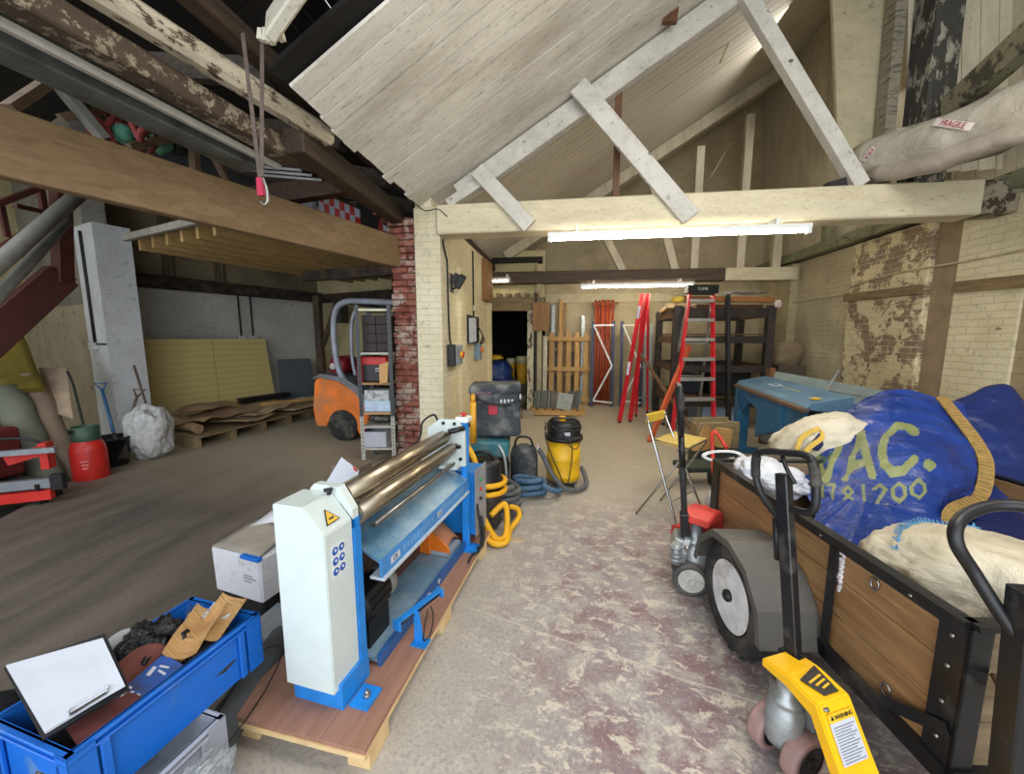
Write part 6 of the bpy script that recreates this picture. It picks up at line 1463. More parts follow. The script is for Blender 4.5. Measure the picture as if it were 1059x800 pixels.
for k, l_ in ((.36, .26), (.80, .18)):
    B = NB(); beam(B, lerp(a0_, a1_, k) + Vector((-.01, -.045, 0)), lerp(a0_, a1_, k + .10) + Vector((-.01, -.045, 0)), .07, .003, up=nn_); part('sticker', B, simple('ladder_sticker', '#b9bfd6', .5), la, W=True)
rear_m = M_alu
lb = ladder('tall red sided platform stepladder with wide aluminium treads and a dark top', (1.66, 6.15, 0), (2.34, 6.32, 0), (1.98, 6.75, 2.30), (2.36, 6.82, 2.30), 7, .11, rear=((1.80, 7.25, 0), (2.42, 7.35, 0)), railw=.055, cap=M_black)
text('lettering', 'CLIMB', .06, M_paper, (2.17, 6.705, 2.36), (1, .18, 0), (0, 0, 1), lb)
B = NB(); box(B, (2.17, 6.78, 2.36), (.5, .14, .13), rot=(0, 0, .18)); part('top_block', B, M_black, lb, W=True)
# dark racking with timber
Mrk = simple('dark_rack_steel', '#29211c', .6, dirt='#4a3b2e', dirt_amt=.3)
t = thing('storage_rack', 'dark steel rack with timber shelves at the back right, holding boards', 'rack', (2.6, 7.6, 0))
PX = [(1.88, 7.0), (1.98, 8.7), (3.42, 7.15), (3.55, 8.6)]
for x, y in PX:
    B = NB(); box2(B, (x - .06, y - .06, 0), (x + .06, y + .06, 2.12)); part('upright', B, Mrk, t, W=True)
for z in (.45, 1.05, 1.55, 2.0):
    for a, b in ((0, 2), (1, 3)):
        B = NB(); beam(B, PX[a] + (z,), PX[b] + (z,), .05, .16 if z > 1.9 else .12); part('front_beam', B, Mrk, t, W=True)
    for a, b in ((0, 1), (2, 3)):
        B = NB(); beam(B, PX[a] + (z,), PX[b] + (z,), .05, .13); part('side_beam', B, wood('rack_brown', '#7a5a3c', '#4e3724', 'y'), t, W=True)
B = NB(); prism(B, [p + (.53,) for p in (PX[0], PX[2], PX[3], PX[1])], (0, 0, .02)); part('shelf', B, wood('rack_shelf', '#6b5238', '#473321', 'x'), t, W=True)
B = NB(); prism(B, [p + (1.63,) for p in (PX[0], PX[2], PX[3], PX[1])], (0, 0, .02)); part('shelf', B, wood('rack_shelf', '#6b5238', '#473321', 'x'), t, W=True)
rr = random.Random(8)
tims = [((1.75, 6.95, 2.12), (2.05, 8.8, 2.12), .12, .07, 'pale timber offcut lying lengthwise on the left end of the rack top'), ((1.95, 7.0, 2.13), (2.1, 8.4, 2.16), .1, .05, 'second pale timber on the rack top, beside the first'),
        ((1.95, 7.05, 2.24), (3.45, 7.2, 2.22), .12, .08, 'long orange brown board along the front of the rack top'), ((2.3, 7.5, 2.14), (3.5, 7.7, 2.14), .14, .06, 'dark brown board further back on the rack top'),
        ((2.2, 8.0, 2.14), (3.5, 8.1, 2.15), .16, .06, 'rearmost brown board on the rack top')]
for i, (a, b, w, h, lb_) in enumerate(tims):
    B = NB(); beam(B, a, b, w, h); single('timber_board', B, [Medge, Medge, wood('orange_board', '#a8703a', '#8a5728', 'x'), Mr, Mr][i], lb_, 'board')
B = NB(); blob(B, (1.87, 6.99, 2.22), (.10, .07, .05), seed=2, amp=.2, sub=3); single('yellow_wrap', B, simple('yellow_wrap', '#d8b748', .7), 'yellow wrapping on the rack corner', 'wrap')
B = NB()
for k in range(5): tube(B, smooth([(2.55 + k * .05, 6.95, 2.30 + .01 * k), (2.9, 6.98, 2.33 - .01 * k), (3.3, 7.05, 2.32)], 4), .012, 6)
single('steel_rods', B, M_steel, 'handful of bright steel rods on the rack top behind the ladder', 'rods', kind='stuff')
B = NB(); blob(B, (3.47, 7.05, 2.14), (.05, .02, .06), seed=7, amp=.3, sub=3); single('rag', B, simple('pinkish_rag', '#c9b3ac', .8), 'small pale rag tied to the right post of the rack', 'rag')
B = NB(); box2(B, (2.5, 7.35, .12), (3.2, 8.2, .42), bev=.01); box2(B, (2.52, 7.3, 0), (3.18, 8.2, .12)); single('storage_bin', B, simple('pale_blue_bin', '#9fb0c4', .5), 'pale blue bin on the floor under the rack behind the ladder', 'bin')
B = NB(); box2(B, (2.6, 7.4, .56), (3.3, 8.0, .98), bev=.01); single('dark_box', B, M_black, 'large black case on the lower shelf of the rack', 'case')
B = NB(); box2(B, (2.1, 7.5, .56), (2.5, 8.1, .90), bev=.01); single('dark_box', B, simple('dark_navy_case', '#1c2430', .6), 'smaller navy case on the lower shelf of the rack', 'case')
B = NB(); beam(B, (2.72, 6.72, 0), (2.62, 6.9, 2.28), .06, .10, up=(0, 1, 0), bev=.01); single('leaning_mast', B, M_blackmetal, 'black upright bar right of the platform stepladder', 'bar')
for a, b, m, lb_ in (((1.80, 6.1, .1), (1.55, 5.55, .02), None, 0),): pass
B = NB(); beam(B, (1.30, 6.0, .0), (1.98, 6.6, 1.45), .05, .09, bev=.004); single('orange_plank', B, simple('orange_plank', '#b5532f', .6), 'orange plank leaning diagonally through the foot of the platform ladder', 'plank')
B = NB(); beam(B, (1.98, 5.95, .10), (1.30, 7.0, 1.30), .06, .04, bev=.004); single('brown_plank', B, wood('rack_brown', '#7a5a3c', '#4e3724', 'y'), 'brown plank slanting between the two red ladders', 'plank')
# contents of the back room
B = NB(); box2(B, (-2.6, 9.05, 0), (-.75, 10.0, .46)); single('low_platform', B, simple('grey_platform', '#5d564b', .8), 'low grey bench inside the dark back room', 'bench')
B = NB(); blob(B, (-1.62, 9.0, .72), (.36, .3, .34), seed=4.4, amp=.22, fr=2, sub=4); single('blue_tarp', B, crumple('blue_tarp2', '#24488f', '#162c5e', .4, 6, .7), 'crumpled blue tarpaulin just inside the back room doorway', 'tarpaulin')
for i, (x, y, r, h, z, lb_) in enumerate(((-1.02, 9.3, .15, .66, .46, 'larger yellow tub with white lid in the back room doorway'), (-1.34, 9.6, .12, .45, .6, 'smaller yellow tub with white lid in the back room'))):
    t = thing('tub', lb_, 'tub', (x, y, z))
    B = NB(); lathe(B, [(r * .85, 0), (r, h * .75)], (0, 0, 0), 20); part('body', B, Mst, t)
    B = NB(); lathe(B, [(r * 1.04, h * .75), (r * 1.04, h), (r * .9, h + .02)], (0, 0, 0), 20); part('lid', B, simple('cream_lid', '#d9d3a8', .5), t)
B = NB(); box2(B, (-1.48, 9.46, .46), (-1.2, 9.8, .60)); single('tub_box', B, simple('grey_platform', '#5d564b', .8), 'box below the smaller yellow tub', 'box')
B = NB(); blob(B, (-1.62, 8.9, 1.12), (.18, .1, .06), seed=9, amp=.3, sub=3); single('yellow_rag', B, Mst, 'yellow cloth on top of the blue tarpaulin', 'cloth')
t = thing('planks_stack', 'stack of weathered grey planks lying across the doorway threshold', 'planks', (-1.05, 8.6, 0))
for i in range(5):
    B = NB(); beam(B, (-1.40 + .03 * i, 7.70, .05 + .045 * i), (-.78, 9.0 - .1 * i, .10 + .05 * i), .12, .03); part('plank', B, simple('grey_plank', '#857c68', .8), t, W=True)
B = NB(); box(B, (-.72, 7.55, .07), (.22, .16, .14), rot=(0, 0, .2), bev=.01); single('rubble_block', B, simple('rubble', '#8f8672', .9), 'broken block lying at the near end of the tile pallet', 'block')

# ============================================================ THINGS OVERHEAD
t = thing('ratchet_strap', 'worn webbing strap loop hanging with a ratchet hook, pink tape at its end', 'strap', (-1.78, 2.18, 2.42))
Mwebb = simple('dusty_webbing', '#5f524b', .8, scale=20)
B = NB()
for (p, q) in ((Vector((-1.74, 2.08, 3.21)), Vector((-1.64, 2.0, 2.44))), (Vector((-1.64, 2.1, 3.23)), Vector((-1.63, 2.0, 2.44)))): beam(B, p, q, .022, .004, up=(0, 1, 0))
part('webbing', B, Mwebb, t, W=True)
B = NB(); beam(B, (-1.63, 1.99, 2.44), (-1.63, 1.99, 2.35), .035, .02, up=(0, 1, 0)); part('tape', B, simple('pink_tape', '#b8264a', .6), t, W=True)
B = NB(); tube(B, smooth([(-1.61, 1.98, 2.44), (-1.59, 1.98, 2.38), (-1.59, 1.98, 2.32), (-1.61, 1.98, 2.3), (-1.63, 1.98, 2.32)], 5), .007, 8); part('hook', B, M_steel, t, W=True)
# bubble wrapped roll with FRAGILE tape along the right wall
t = thing('wrapped_roll', 'long plastic wrapped roll with red and white FRAGILE tape lying on the beam end', 'roll', (3.0, 3.9, 3.15))
ra, rb = Vector((3.16, 4.92, 3.44)), Vector((3.5, 3.41, 3.27))
pts = [lerp(ra, rb, k / 10) + Vector((0, 0, .02 * math.sin(k))) for k in range(11)]
B = NB(); N0_ = len(pts); tube(B, pts, .205, 20); 
for v in B.verts: v.co += Vector((noise.noise(v.co * 6), noise.noise(v.co * 6 + Vector((5, 0, 0))), noise.noise(v.co * 6 + Vector((0, 7, 0))))) * .025
part('roll_body', B, crumple('polythene_wrap', '#c4beb0', '#a19a8b', .2, 5, .8, (1, 1, 1)), t, W=True)
B = NB(); tube(B, [p + Vector((-.08, -.04, -.20)) + Vector((0, 0, .01 * (i % 2))) for i, p in enumerate(pts[1:])], .09, 16); 
for v in B.verts: v.co += Vector((noise.noise(v.co * 8), 0, noise.noise(v.co * 8))) * .015
part('inner_tube', B, crumple('pink_wrap', '#aba094', '#8d8376', .4, 5, .6), t, W=True)
rd = (rb - ra).normalized(); Mft = simple('tape_white', '#d8cfca', .5); Mfr = simple('tape_red', '#a8283a', .5)
side = Vector((0, -1, 0)); side = (side - rd * side.dot(rd)).normalized(); side = (side * .8 + Vector((-.5, 0, -.25))).normalized(); side = (side - rd * side.dot(rd)).normalized()
for k, s_, zo in ((.62, 'FRAGILE', .0), (.16, 'FRAGILE', .0)):
    c0 = lerp(ra, rb, k) + side * .216
    B = NB(); upv = rd.cross(side).normalized(); upv = upv if upv.z > 0 else -upv
    if k < .5: ax1, ax2 = (upv * .8 + rd * .6).normalized(), (rd * .8 - upv * .6).normalized(); w_ = .13
    else: ax1, ax2 = rd, upv; w_ = .34
    ax1 = (rd * .9 - upv * .45).normalized() if k > .5 else -ax1; ax2 = side.cross(ax1); ax2 = -ax2 if ax2.dot(upv) < 0 and k > .5 else ax2
    beam(B, c0 - ax1 * w_ / 2, c0 + ax1 * w_ / 2, .055, .003, up=side); part('tape_strip', B, Mft, t, W=True)
    text('lettering', s_ if k > .5 else 'FRA', .06, Mfr, c0 + side * .004, ax1, side.cross(ax1), t)
B = NB(); beam(B, (3.30, 4.70, 3.16), (4.40, 2.6, 3.18), .5, .06); B.free()
# rolled black sheet behind it
B = NB(); beam(B, (2.98, 4.78, 3.17), (4.1, 4.5, 3.36), .16, .05, bev=.02); beam(B, (3.3, 4.5, 3.42), (3.9, 2.5, 3.5), .25, .03, bev=.01); single('grey_sheet', B, simple('grey_film', '#67635b', .35, scale=5), 'dark grey plastic sheet folded behind the wrapped roll', 'sheet')
# pale thin rods hanging from the boards
for a, b, lb_ in (((2.24, 6.06, 5.85), (1.99, 6.03, 5.24), 'short thin cane hanging under the boards at the strut top'), ((3.17, 8.71, 5.39), (2.82, 8.66, 4.76), 'lower thin cane leaning on the back truss')):
    B = NB(); tube(B, [a, b], .012, 6); single('thin_cane', B, simple('cane', '#c4b68c', .6), lb_, 'cane')
# things on the mezzanine
rr = random.Random(21)
B = NB()
for i in range(26):
    c = Vector((-3.27, 2.83, 3.24)) + Vector((rr.uniform(-.22, .28), rr.uniform(-.25, .25), rr.uniform(-.16, .16))); pts = [c + Vector((rr.uniform(-.13, .13), rr.uniform(-.13, .13), rr.uniform(-.12, .12))) for _ in range(4)]; tube(B, smooth(pts, 4), rr.uniform(.010, .02), 7)
for f in B.faces: f.material_index = 0
single('rope_tangle', B, simple('tangle_colours', '#7d2f2b', .8, scale=3, var=.5, dirt='#2c2522', dirt_amt=.5), 'tangle of red and black ropes and hoses on the mezzanine', 'ropes', kind='stuff')
for px, s_, m, lb_ in (((-3.38, 2.67, 3.33), (.10, .06, .05), 'g', 'green net ball left of the rope tangle'), ((-3.29, 2.68, 3.1), (.06, .05, .06), 'g', 'small green bundle under the rope tangle'), ((-3.32, 2.98, 3.23), (.10, .08, .12), 'g', 'grey green bag right of the rope tangle'), ((-3.28, 3.08, 3.22), (.09, .07, .09), 'k', 'dark bag beside the grey green bag on the mezzanine')):
    B = NB(); blob(B, px, s_, seed=px[0] * 3, amp=.25, fr=2.5, sub=3); single('net_bundle', B, simple('green_net', '#4f8a72', .8) if m == 'g' else M_black, lb_, 'bundle')
def stud(a, b, w, lb_, m=None, h=.05):
    B = NB(); beam(B, a, b, w, h); single('loft_timber', B, m or wood('loft_wood', '#7a6248', '#53412e', 'x'), lb_, 'timber')
stud((-3.44, 2.41, 3.08), (-3.39, 2.77, 3.34), .05, 'short brown rail left of the rope tangle on the mezzanine')
stud((-3.16, 2.6, 2.96), (-3.16, 3.1, 3.29), .05, 'brown rail crossing in front of the rope tangle')
stud((-3.13, 3.1, 3.32), (-3.16, 3.1, 2.62), .06, 'upright stub of timber above the mezzanine beam')
stud((-3.19, 3.3, 3.29), (-3.04, 3.32, 2.97), .05, 'slanting timber beside the upright stub')
stud((-3.39, 2.36, 3.3), (-3.32, 2.57, 3.01), .10, 'broad grey plank leaning steeply in the loft', simple('grey_tube', '#77756e', .6))
stud((-3.44, 2.15, 3.0), (-3.47, 2.45, 3.37), .08, 'dark slanting timber at the left end of the loft')
for i, (x, y) in enumerate(((245, 172), (252, 180), (262, 176))):
    B = NB(); p = Vector((-3.1, 3.51, 3.21)) + Vector((.07 * i, .05 * i, -.03 * i)); beam(B, p, p + Vector((.55, .15, -.02)), .02, .02); single('aluminium_bar', B, M_alu, '%s bright aluminium bar on the mezzanine, counted from the left beside the strap' % ORD[i], 'bar', group='aluminium bars on the mezzanine')
t = thing('barrier_board', 'red and white checked plastic barrier on the mezzanine near the brick stub', 'barrier', (-2.74, 4.57, 3.06))
ba, bb_ = Vector((-2.88, 4.4, 3.07)), Vector((-2.54, 4.7, 2.95))
for i in range(8):
    for j in range(-3, 2):
        a, b = lerp(ba, bb_, i / 8), lerp(ba, bb_, (i + 1) / 8); B = NB(); z = .0 + .10 * j; prism(B, [a + Vector((0, 0, z)), b + Vector((0, 0, z)), b + Vector((0, 0, z + .1)), a + Vector((0, 0, z + .1))], (.0, .02, 0)); part('panel', B, M_red if (i + j) % 2 else M_paper, t, W=True)
t = thing('sign_board', 'orange red and white folded sign leaning behind the brick stub', 'sign', (-2.35, 4.93, 2.93))
B = NB(); quad(B, (-2.43, 4.92, 2.86), (-2.23, 5.04, 2.84), (-2.24, 5.14, 3.08), (-2.44, 5.02, 3.18), .02); part('panel', B, simple('coral', '#c9493c', .5), t, W=True)
B = NB(); quad(B, (-2.34, 4.91, 2.95), (-2.27, 4.94, 2.93), (-2.26, 4.94, 3.08), (-2.34, 4.91, 3.1), .02); part('white_patch', B, M_paper, t, W=True)
B = NB(); quad(B, (-3.0, 4.23, 2.78), (-2.9, 4.51, 2.78), (-2.95, 4.44, 3.22), (-3.1, 4.32, 3.32), .02); single('white_sheet', B, M_paper, 'white board edge lying on the mezzanine left of the checked barrier', 'board')

# ============================================================ LEFT BUILDING
# forklift, seen from the side behind the shelving
t = thing('forklift', 'orange and grey forklift truck with a red gas bottle on its back', 'forklift', (-3.2, 5.7, 0), rz=R(0))
Mfo = simple('forklift_orange', '#dd7420', .45, dirt='#9d7a58', dirt_amt=.4, scale=5); Mfg = simple('forklift_grey', '#6f7276', .45, dirt='#55575a', dirt_amt=.3)
W_ = .55
def side_prism(B, pts, y0, y1): prism(B, [(x, y0, z) for x, z in pts], (0, y1 - y0, 0))
B = NB(); side_prism(B, [(-.62, .22), (-.66, .50), (-.60, .93), (-.50, .99), (-.20, .93), (.05, .80), (.20, .60), (.26, .35), (.26, .10), (.08, .10), (.04, .34), (-.02, .45), (-.14, .50), (-.30, .47), (-.38, .36), (-.44, .22)], -.28, .80); bmesh.ops.bevel(B, geom=list(B.edges), offset=.02, segments=2, affect='EDGES'); part('counterweight', B, Mfo, t)
B = NB(); side_prism(B, [(.20, .12), (.20, .58), (.55, .50), (1.0, .45), (1.0, .12)], -.22, .74); part('chassis', B, Mfg, t)
B = NB(); side_prism(B, [(-.64, .96), (-.50, 1.04), (-.12, .99), (.10, .86), (.26, .66), (.32, .45), (.27, .45), (.2, .60), (.02, .80), (-.2, .93), (-.5, .985)], -.29, .78); part('cowl', B, Mfg, t)
for x, s in ((-.17, .25), (.85, .26)):
    for y in (-.30, .66):
        B = NB(); lathe(B, [(s * .55, y), (s * .9, y), (s, y + .03), (s, y + .13), (s * .9, y + .16), (s * .55, y + .16)], (x, 0, s), 28, 'y'); wv = part('wheel', B, M_rubber, t)
        B = NB(); lathe(B, [(s * .56, y + .015), (s * .45, y + .03), (s * .2, y + .02), (s * .2, y + .14), (s * .56, y + .145)], (x, 0, s), 20, 'y'); part('rim', B, simple('dark_rim', '#3a3a3c', .5), wv)
for y in (-.24, .72):
    B = NB(); tube(B, smooth([(.34, y, .62), (.16, y, .70), (-.10, y, .92), (-.22, y, 1.15), (-.26, y, 1.6), (-.22, y, 1.95), (-.08, y, 2.10), (.2, y, 2.12), (.85, y, 2.08)], 6), .045, 10); part('cage_rail', B, simple('cage_grey', '#9094a0', .4), t)
    B = NB(); tube(B, smooth([(.06, y, 1.02), (.02, y, 1.3), (.04, y, 1.8), (.14, y, 2.04)], 6), .026, 8); part('cage_bar', B, simple('cage_grey', '#9094a0', .4), t)
    B = NB(); tube(B, [(.90, y, .5), (.86, y, 2.08)], .035, 8); part('front_post', B, M_blackmetal, t)
B = NB()
for i in range(7): beam(B, (-.1 + .14 * i, -.24, 2.10), (-.1 + .14 * i, .72, 2.10), .03, .03)
part('roof_bars', B, M_blackmetal, t)
for x in (1.0,):
    B = NB(); beam(B, (x, .02, .05), (x, .02, 2.3), .08, .12); beam(B, (x, .46, .05), (x, .46, 2.3), .08, .12); beam(B, (x, .02, 2.2), (x, .46, 2.2), .06, .08); part('mast', B, M_black, t)
    B = NB(); box2(B, (x + .05, -.1, .25), (x + .1, .6, .65)); box2(B, (x + .1, 0, .22), (x + 1.1, .1, .26)); box2(B, (x + .1, .4, .22), (x + 1.1, .5, .26)); part('forks', B, M_black, t)
B = NB(); lathe(B, [(.04, -.02), (.12, 0), (.155, .05), (.155, .42), (.12, .47), (.04, .49)], (-.40, 0, 1.14), 24, 'y'); gb = part('gas_bottle', B, simple('dull_red_bottle', '#8e2630', .4, dirt='#54201f', dirt_amt=.3), t, label='dull red gas bottle')
B = NB(); cyl(B, (-.40, -.10, 1.14), (-.40, -.03, 1.14), .05, n=14); part('valve', B, M_steel, gb)
B = NB(); box2(B, (-.5, 0, .99), (-.3, .5, 1.02)); part('bottle_cradle', B, M_black, t)
B = NB(); box2(B, (.05, .05, .80), (.50, .50, .92), bev=.03); box(B, (.08, .27, 1.15), (.12, .42, .5), rot=(0, -.15, 0), bev=.04); part('seat', B, M_black, t)
B = NB(); tube(B, [(.72, .27 + .15 * math.cos(a), 1.15 + .15 * math.sin(a)) for a in [2 * PI * k / 16 for k in range(16)]], .014, 8, closed=True); cyl(B, (.72, .27, 1.15), (.85, .27, .85), .03); part('steering_wheel', B, M_black, t)
for b_ in range(3):
    B = NB(); tube(B, smooth([(.48, -.26 + .02 * b_, .92 + .05 * b_), (.38, -.26, .80), (.30, -.25, .72)], 4), .012, 6); part('hose', B, M_cable, t)

# shelving with bins in front of the forklift
t = thing('shelving', 'narrow slotted steel shelving unit with bins, between the forklift and the brick stub', 'shelving', (-2.31, 4.55, 0), rz=R(9))
Msl = simple('slotted_dark', '#3a3d40', .5); Msv = simple('slotted_pale', '#a9a89d', .5)
for x in (-.19, .19):
    for y, m in ((-.12, None), (.30, None)):
        B = NB(); box2(B, (x - .022, y - .004, 0), (x + .022, y + .004, 1.98)); box2(B, (x - .022 if x < 0 else x + .018, y, 0), (x - .018 if x < 0 else x + .022, y + .04, 1.98))
        up_ = part('post', B, Msl, t)
        if y < 0:
            B = NB(); box2(B, (x - .023, y - .0055, 0), (x + .023, y - .0042, .62)); part('pale_face', B, Msv, up_)
            B = NB()
            for k in range(38): box2(B, (x - .006, y - .007, .04 + k * .05), (x + .006, y - .0056, .065 + k * .05))
            part('slots', B, M_black, up_, kind='stuff')
shz = (.22, .50, .67, 1.04, 1.41, 1.93)
for z, m in zip(shz, (Msv, Msv, M_card, wood('shelf_ply', '#b08a5a', '#8d6a40', 'x'), Msv, simple('pale_cream_shelf', '#c8c4a8', .5))):
    B = NB(); box2(B, (-.185, -.12, z - .025), (.185, .31, z)); part('shelf', B, m, t)
SX = XF[t]
def bin_(label, x, y, z, w, d, h, mat, extra=None):
    tt = thing('storage_bin', label, 'bin', SX @ Vector((x, y, z)), rz=R(9))
    B = NB(); th = .006; box2(B, (-w / 2, -d / 2, 0), (w / 2, d / 2, th))
    for s in (-1, 1): box2(B, (s * w / 2, -d / 2, 0), (s * (w / 2 - th), d / 2, h)); box2(B, (-w / 2, s * d / 2, 0), (w / 2, s * (d / 2 - th), h))
    part('bin_body', B, mat, tt)
    B = NB(); 
    for s in (-1, 1): box2(B, (s * (w / 2 + .006), -d / 2 - .006, h - .015), (s * (w / 2 - th), d / 2 + .006, h)); box2(B, (-w / 2, s * (d / 2 + .006), h - .015), (w / 2, s * (d / 2 - th), h))
    part('bin_rim', B, mat, tt)
bin_('light grey plastic bin sticking out low on the left of the shelving', -.05, .05, .225, .30, .34, .20, M_gcrate)
bin_('pale blue plastic bin on the third shelf of the shelving', .0, .05, .675, .33, .30, .14, simple('paleblue_bin', '#a9bccf', .5))
B = NB(); box(B, SX @ Vector((0, .02, .88)), (.30, .26, .13), rot=(0, 0, R(9)), bev=.004); single('parts_carton', B, simple('printed_carton', '#b3b7ba', .7, scale=30, dirt='#55585c', dirt_amt=.45), 'printed white carton on a shelf below the toolbox', 'carton')
B = NB(); box(B, SX @ Vector((0, .02, .745 + .068)), (.31, .26, .012), rot=(0, 0, R(9))); B.free()
t2 = thing('tool_case', 'red and black power tool case on the shelving', 'tool case', SX @ Vector((-.02, .10, 1.045)), rz=R(9))
B = NB(); box2(B, (-.22, -.15, 0), (.16, .14, .22), bev=.01); part('case_body', B, M_black, t2)
B = NB(); box2(B, (-.225, -.155, .205), (.14, .145, .31), bev=.012); part('case_lid', B, simple('case_red', '#b02820', .5), t2)
B = NB(); box2(B, (-.225, -.156, 0), (-.155, .10, .22), bev=.006); part('side_panel', B, simple('case_red', '#b02820', .5), t2)
for k in range(2):
    B = NB(); box2(B, (.0, -.158, .13 + .03 * k), (.12, -.151, .14 + .03 * k)); part('print_line', B, M_paper, t2)
blk = None
for r_ in range(4):
    for c_ in range(2):
        if blk is None:
            B = NB(); box(B, (0, 0, .055), (.165, .3, .108), bev=.006); blk = single('dark_block', B, simple('dark_brown_block', '#352d2c', .8), 'dark brown blocks stacked on the upper shelf', 'block', group='dark blocks on the shelving'); o = blk
        else: o = blk.copy(); COL.objects.link(o)
        o['label'] = 'dark brown block in the %s column, %s row from the bottom of the upper shelf' % (('left', 'right')[c_], ORD[r_])
        o.location = SX @ Vector((-.085 + .17 * c_, .12, 1.415 + .111 * r_)); o.rotation_euler = (0, 0, R(9))
B = NB(); blob(B, SX @ Vector((0, .05, .575)), (.14, .12, .05), seed=2, amp=.25, sub=3); single('dark_cloth', B, simple('dark_scraps', '#332f2c', .8), 'dark rags on the second shelf of the shelving', 'rags')
B = NB(); quad(B, SX @ Vector((.06, -.16, 1.03)), SX @ Vector((.15, -.14, 1.05)), SX @ Vector((.16, -.10, 1.30)), SX @ Vector((.05, -.12, 1.26)), .004); single('kraft_scrap', B, Mkraft, 'scrap of brown card hanging in front of the tool case', 'card')

# insulation boards standing against the block wall
t = thing('insulation_board', 'large yellow insulation board standing against the white wall, leftmost', 'board', (-6.6, 5.9, 0))
Mins = NT('yellow_insulation', .5); wv_ = Mins.n('ShaderNodeTexWave'); Mins.t.links.new(Mins.mapping(sc=(1, 1, 1)), wv_.inputs['Vector']); wv_.bands_direction = 'Z'; wv_.inputs['Scale'].default_value = 3
Mins.base(Mins.mix(wv_.outputs['Fac'], S('#cdb878'), S('#d4c084'))); Mins = Mins.m
I0, I1, I2 = Vector((-6.67, 5.04, 0.53)), Vector((-6.46, 5.98, 0.63)), Vector((-6.19, 7.08, 0.6))
I0.z = I1.z = I2.z = 0.0
def slab(a, b, za, zb, top_shift=0, th=.04):
    B = NB(); n = Vector((-(b - a).y, (b - a).x, 0)).normalized() * .10
    if n.x > 0: n = -n
    n = n * .6
    prism(B, [a, b, b + n + Vector((top_shift, 0, zb)), a + n + Vector((0, 0, za))], n.normalized() * th); return B
I0 = Vector((-6.55, 5.20, 0)); I2 = Vector((-5.95, 7.10, 0)); I1 = lerp(I0, I2, .52)
part('panel', slab(I0, I1, 1.56, 1.56), Mins, t, W=True)
t = thing('insulation_board', 'right hand one of the two yellow insulation boards', 'board', (-6.3, 6.6, 0))
B = NB(); nI = Vector((-.95, .3, 0)) * .06
I1b = I1 + (I2 - I1) * .01
prism(B, [I1b, I2 + (I2 - I1) * .12, I2 + nI + Vector((0, 0, 1.56)), I1b + nI + Vector((0, 0, 1.56))], nI.normalized() * .04); part('panel', B, Mins, t, W=True)
B = NB(); q0 = I1b + Vector((.03, .55, 0)); prism(B, [q0 + Vector((0, 0, .4)), q0 + Vector((.18, .55, .4)), q0 + Vector((.15, .55, 1.2)), q0 + Vector((-.03, 0, 1.2))], nI * .3); B.free()
B = NB(); box2(B, (-5.72, 7.55, 0), (-5.50, 7.62, 0)) if False else None; B.free()
B = NB(); a, b = Vector((-5.95, 7.42, 0)), Vector((-5.56, 7.92, 0)); part_n = nI; prism(B, [a, b, b + nI + Vector((0, 0, 1.12)), a + nI + Vector((0, 0, 1.12))], nI * .4); single('slate_board', B, simple('slate_grey_panel', '#4c565c', .5), 'dark slate grey panel leaning in the left back corner', 'board')
B = NB(); prism(B, [a + Vector((.16, .2, 0)), b + Vector((.04, .02, 0)), b + Vector((.02, .02, .28)), a + Vector((.14, .2, .28))], (-.02, .01, 0)); single('pale_offcut', B, simple('pale_blue_offcut', '#a5adb0', .6), 'pale offcut standing in front of the slate grey panel', 'panel')
# long low timber pallet with cardboard
Mdp = wood('dusty_pallet', '#9c8763', '#75624a', 'y')
t = thing('timber_pallet', 'very long low pallet of dusty timber along the left wall', 'pallet', (-5.2, 6.0, 0), rz=0)
e0, e1 = Vector((-5.22, 4.75, 0)), Vector((-4.95, 7.55, 0)); f0, f1 = Vector((-6.35, 5.15, 0)), Vector((-5.70, 7.60, 0))
for i in range(7):
    k = i / 6; B = NB(); a, b = lerp(e0, f0, k), lerp(e1, f1, k); beam(B, a + Vector((0, 0, .17)), b + Vector((0, 0, .17)), .15, .022); part('deck_board', B, Mdp, t, W=True)
for k in (0, .2, .4, .6, .8, 1):
    B = NB(); a, b = lerp(e0, e1, k), lerp(f0, f1, k); beam(B, a + Vector((0, 0, .08)), b + Vector((0, 0, .08)), .10, .155); part('bearer', B, Mdp, t, W=True)
def heap(name, label, c, u, v, seed, mat=None, w=.0, wob=.08, n=12, cat='cardboard', th=.01):
    B = NB(); c = Vector(c); u = Vector(u); v = Vector(v); nn = u.cross(v).normalized()
    def fn(a, b):
        p = c + u * (a - .5) + v * (b - .5); return p + nn * (wob * noise.noise(p * 2.5 + Vector((seed, 0, 0))) + w * (a - .5) ** 2 * 4)
    sheet(B, fn, n, n, th, sm=False); return single(name, B, mat or Mcb, label, cat)
Mcb = simple('dusty_cardboard', '#8f7458', .85, scale=3, var=.15)
Mcb2 = simple('pale_cardboard', '#a58d6c', .85, scale=3, var=.15)
heap('cardboard_sheet', 'big flattened brown box lying on the near end of the long pallet', (-5.66, 5.35, .33), (.85, .1, .02), (-.1, 1.1, .0), 1, wob=.14)
heap('cardboard_sheet', 'paler flattened box in the middle of the long pallet', (-5.55, 6.1, .30), (.85, .15, -.02), (-.1, 1.0, .03), 3, Mcb2, wob=.10)
heap('cardboard_sheet', 'thin card sheet overlapping the pallet edge in the middle', (-5.25, 5.65, .27), (.55, .1, -.02), (-.1, .7, .0), 5, Mcb2, wob=.05)
heap('cardboard_sheet', 'upper folded brown sheet on the near cardboard', (-5.82, 5.50, .46), (.6, .2, .05), (-.1, .6, .04), 7, wob=.09)
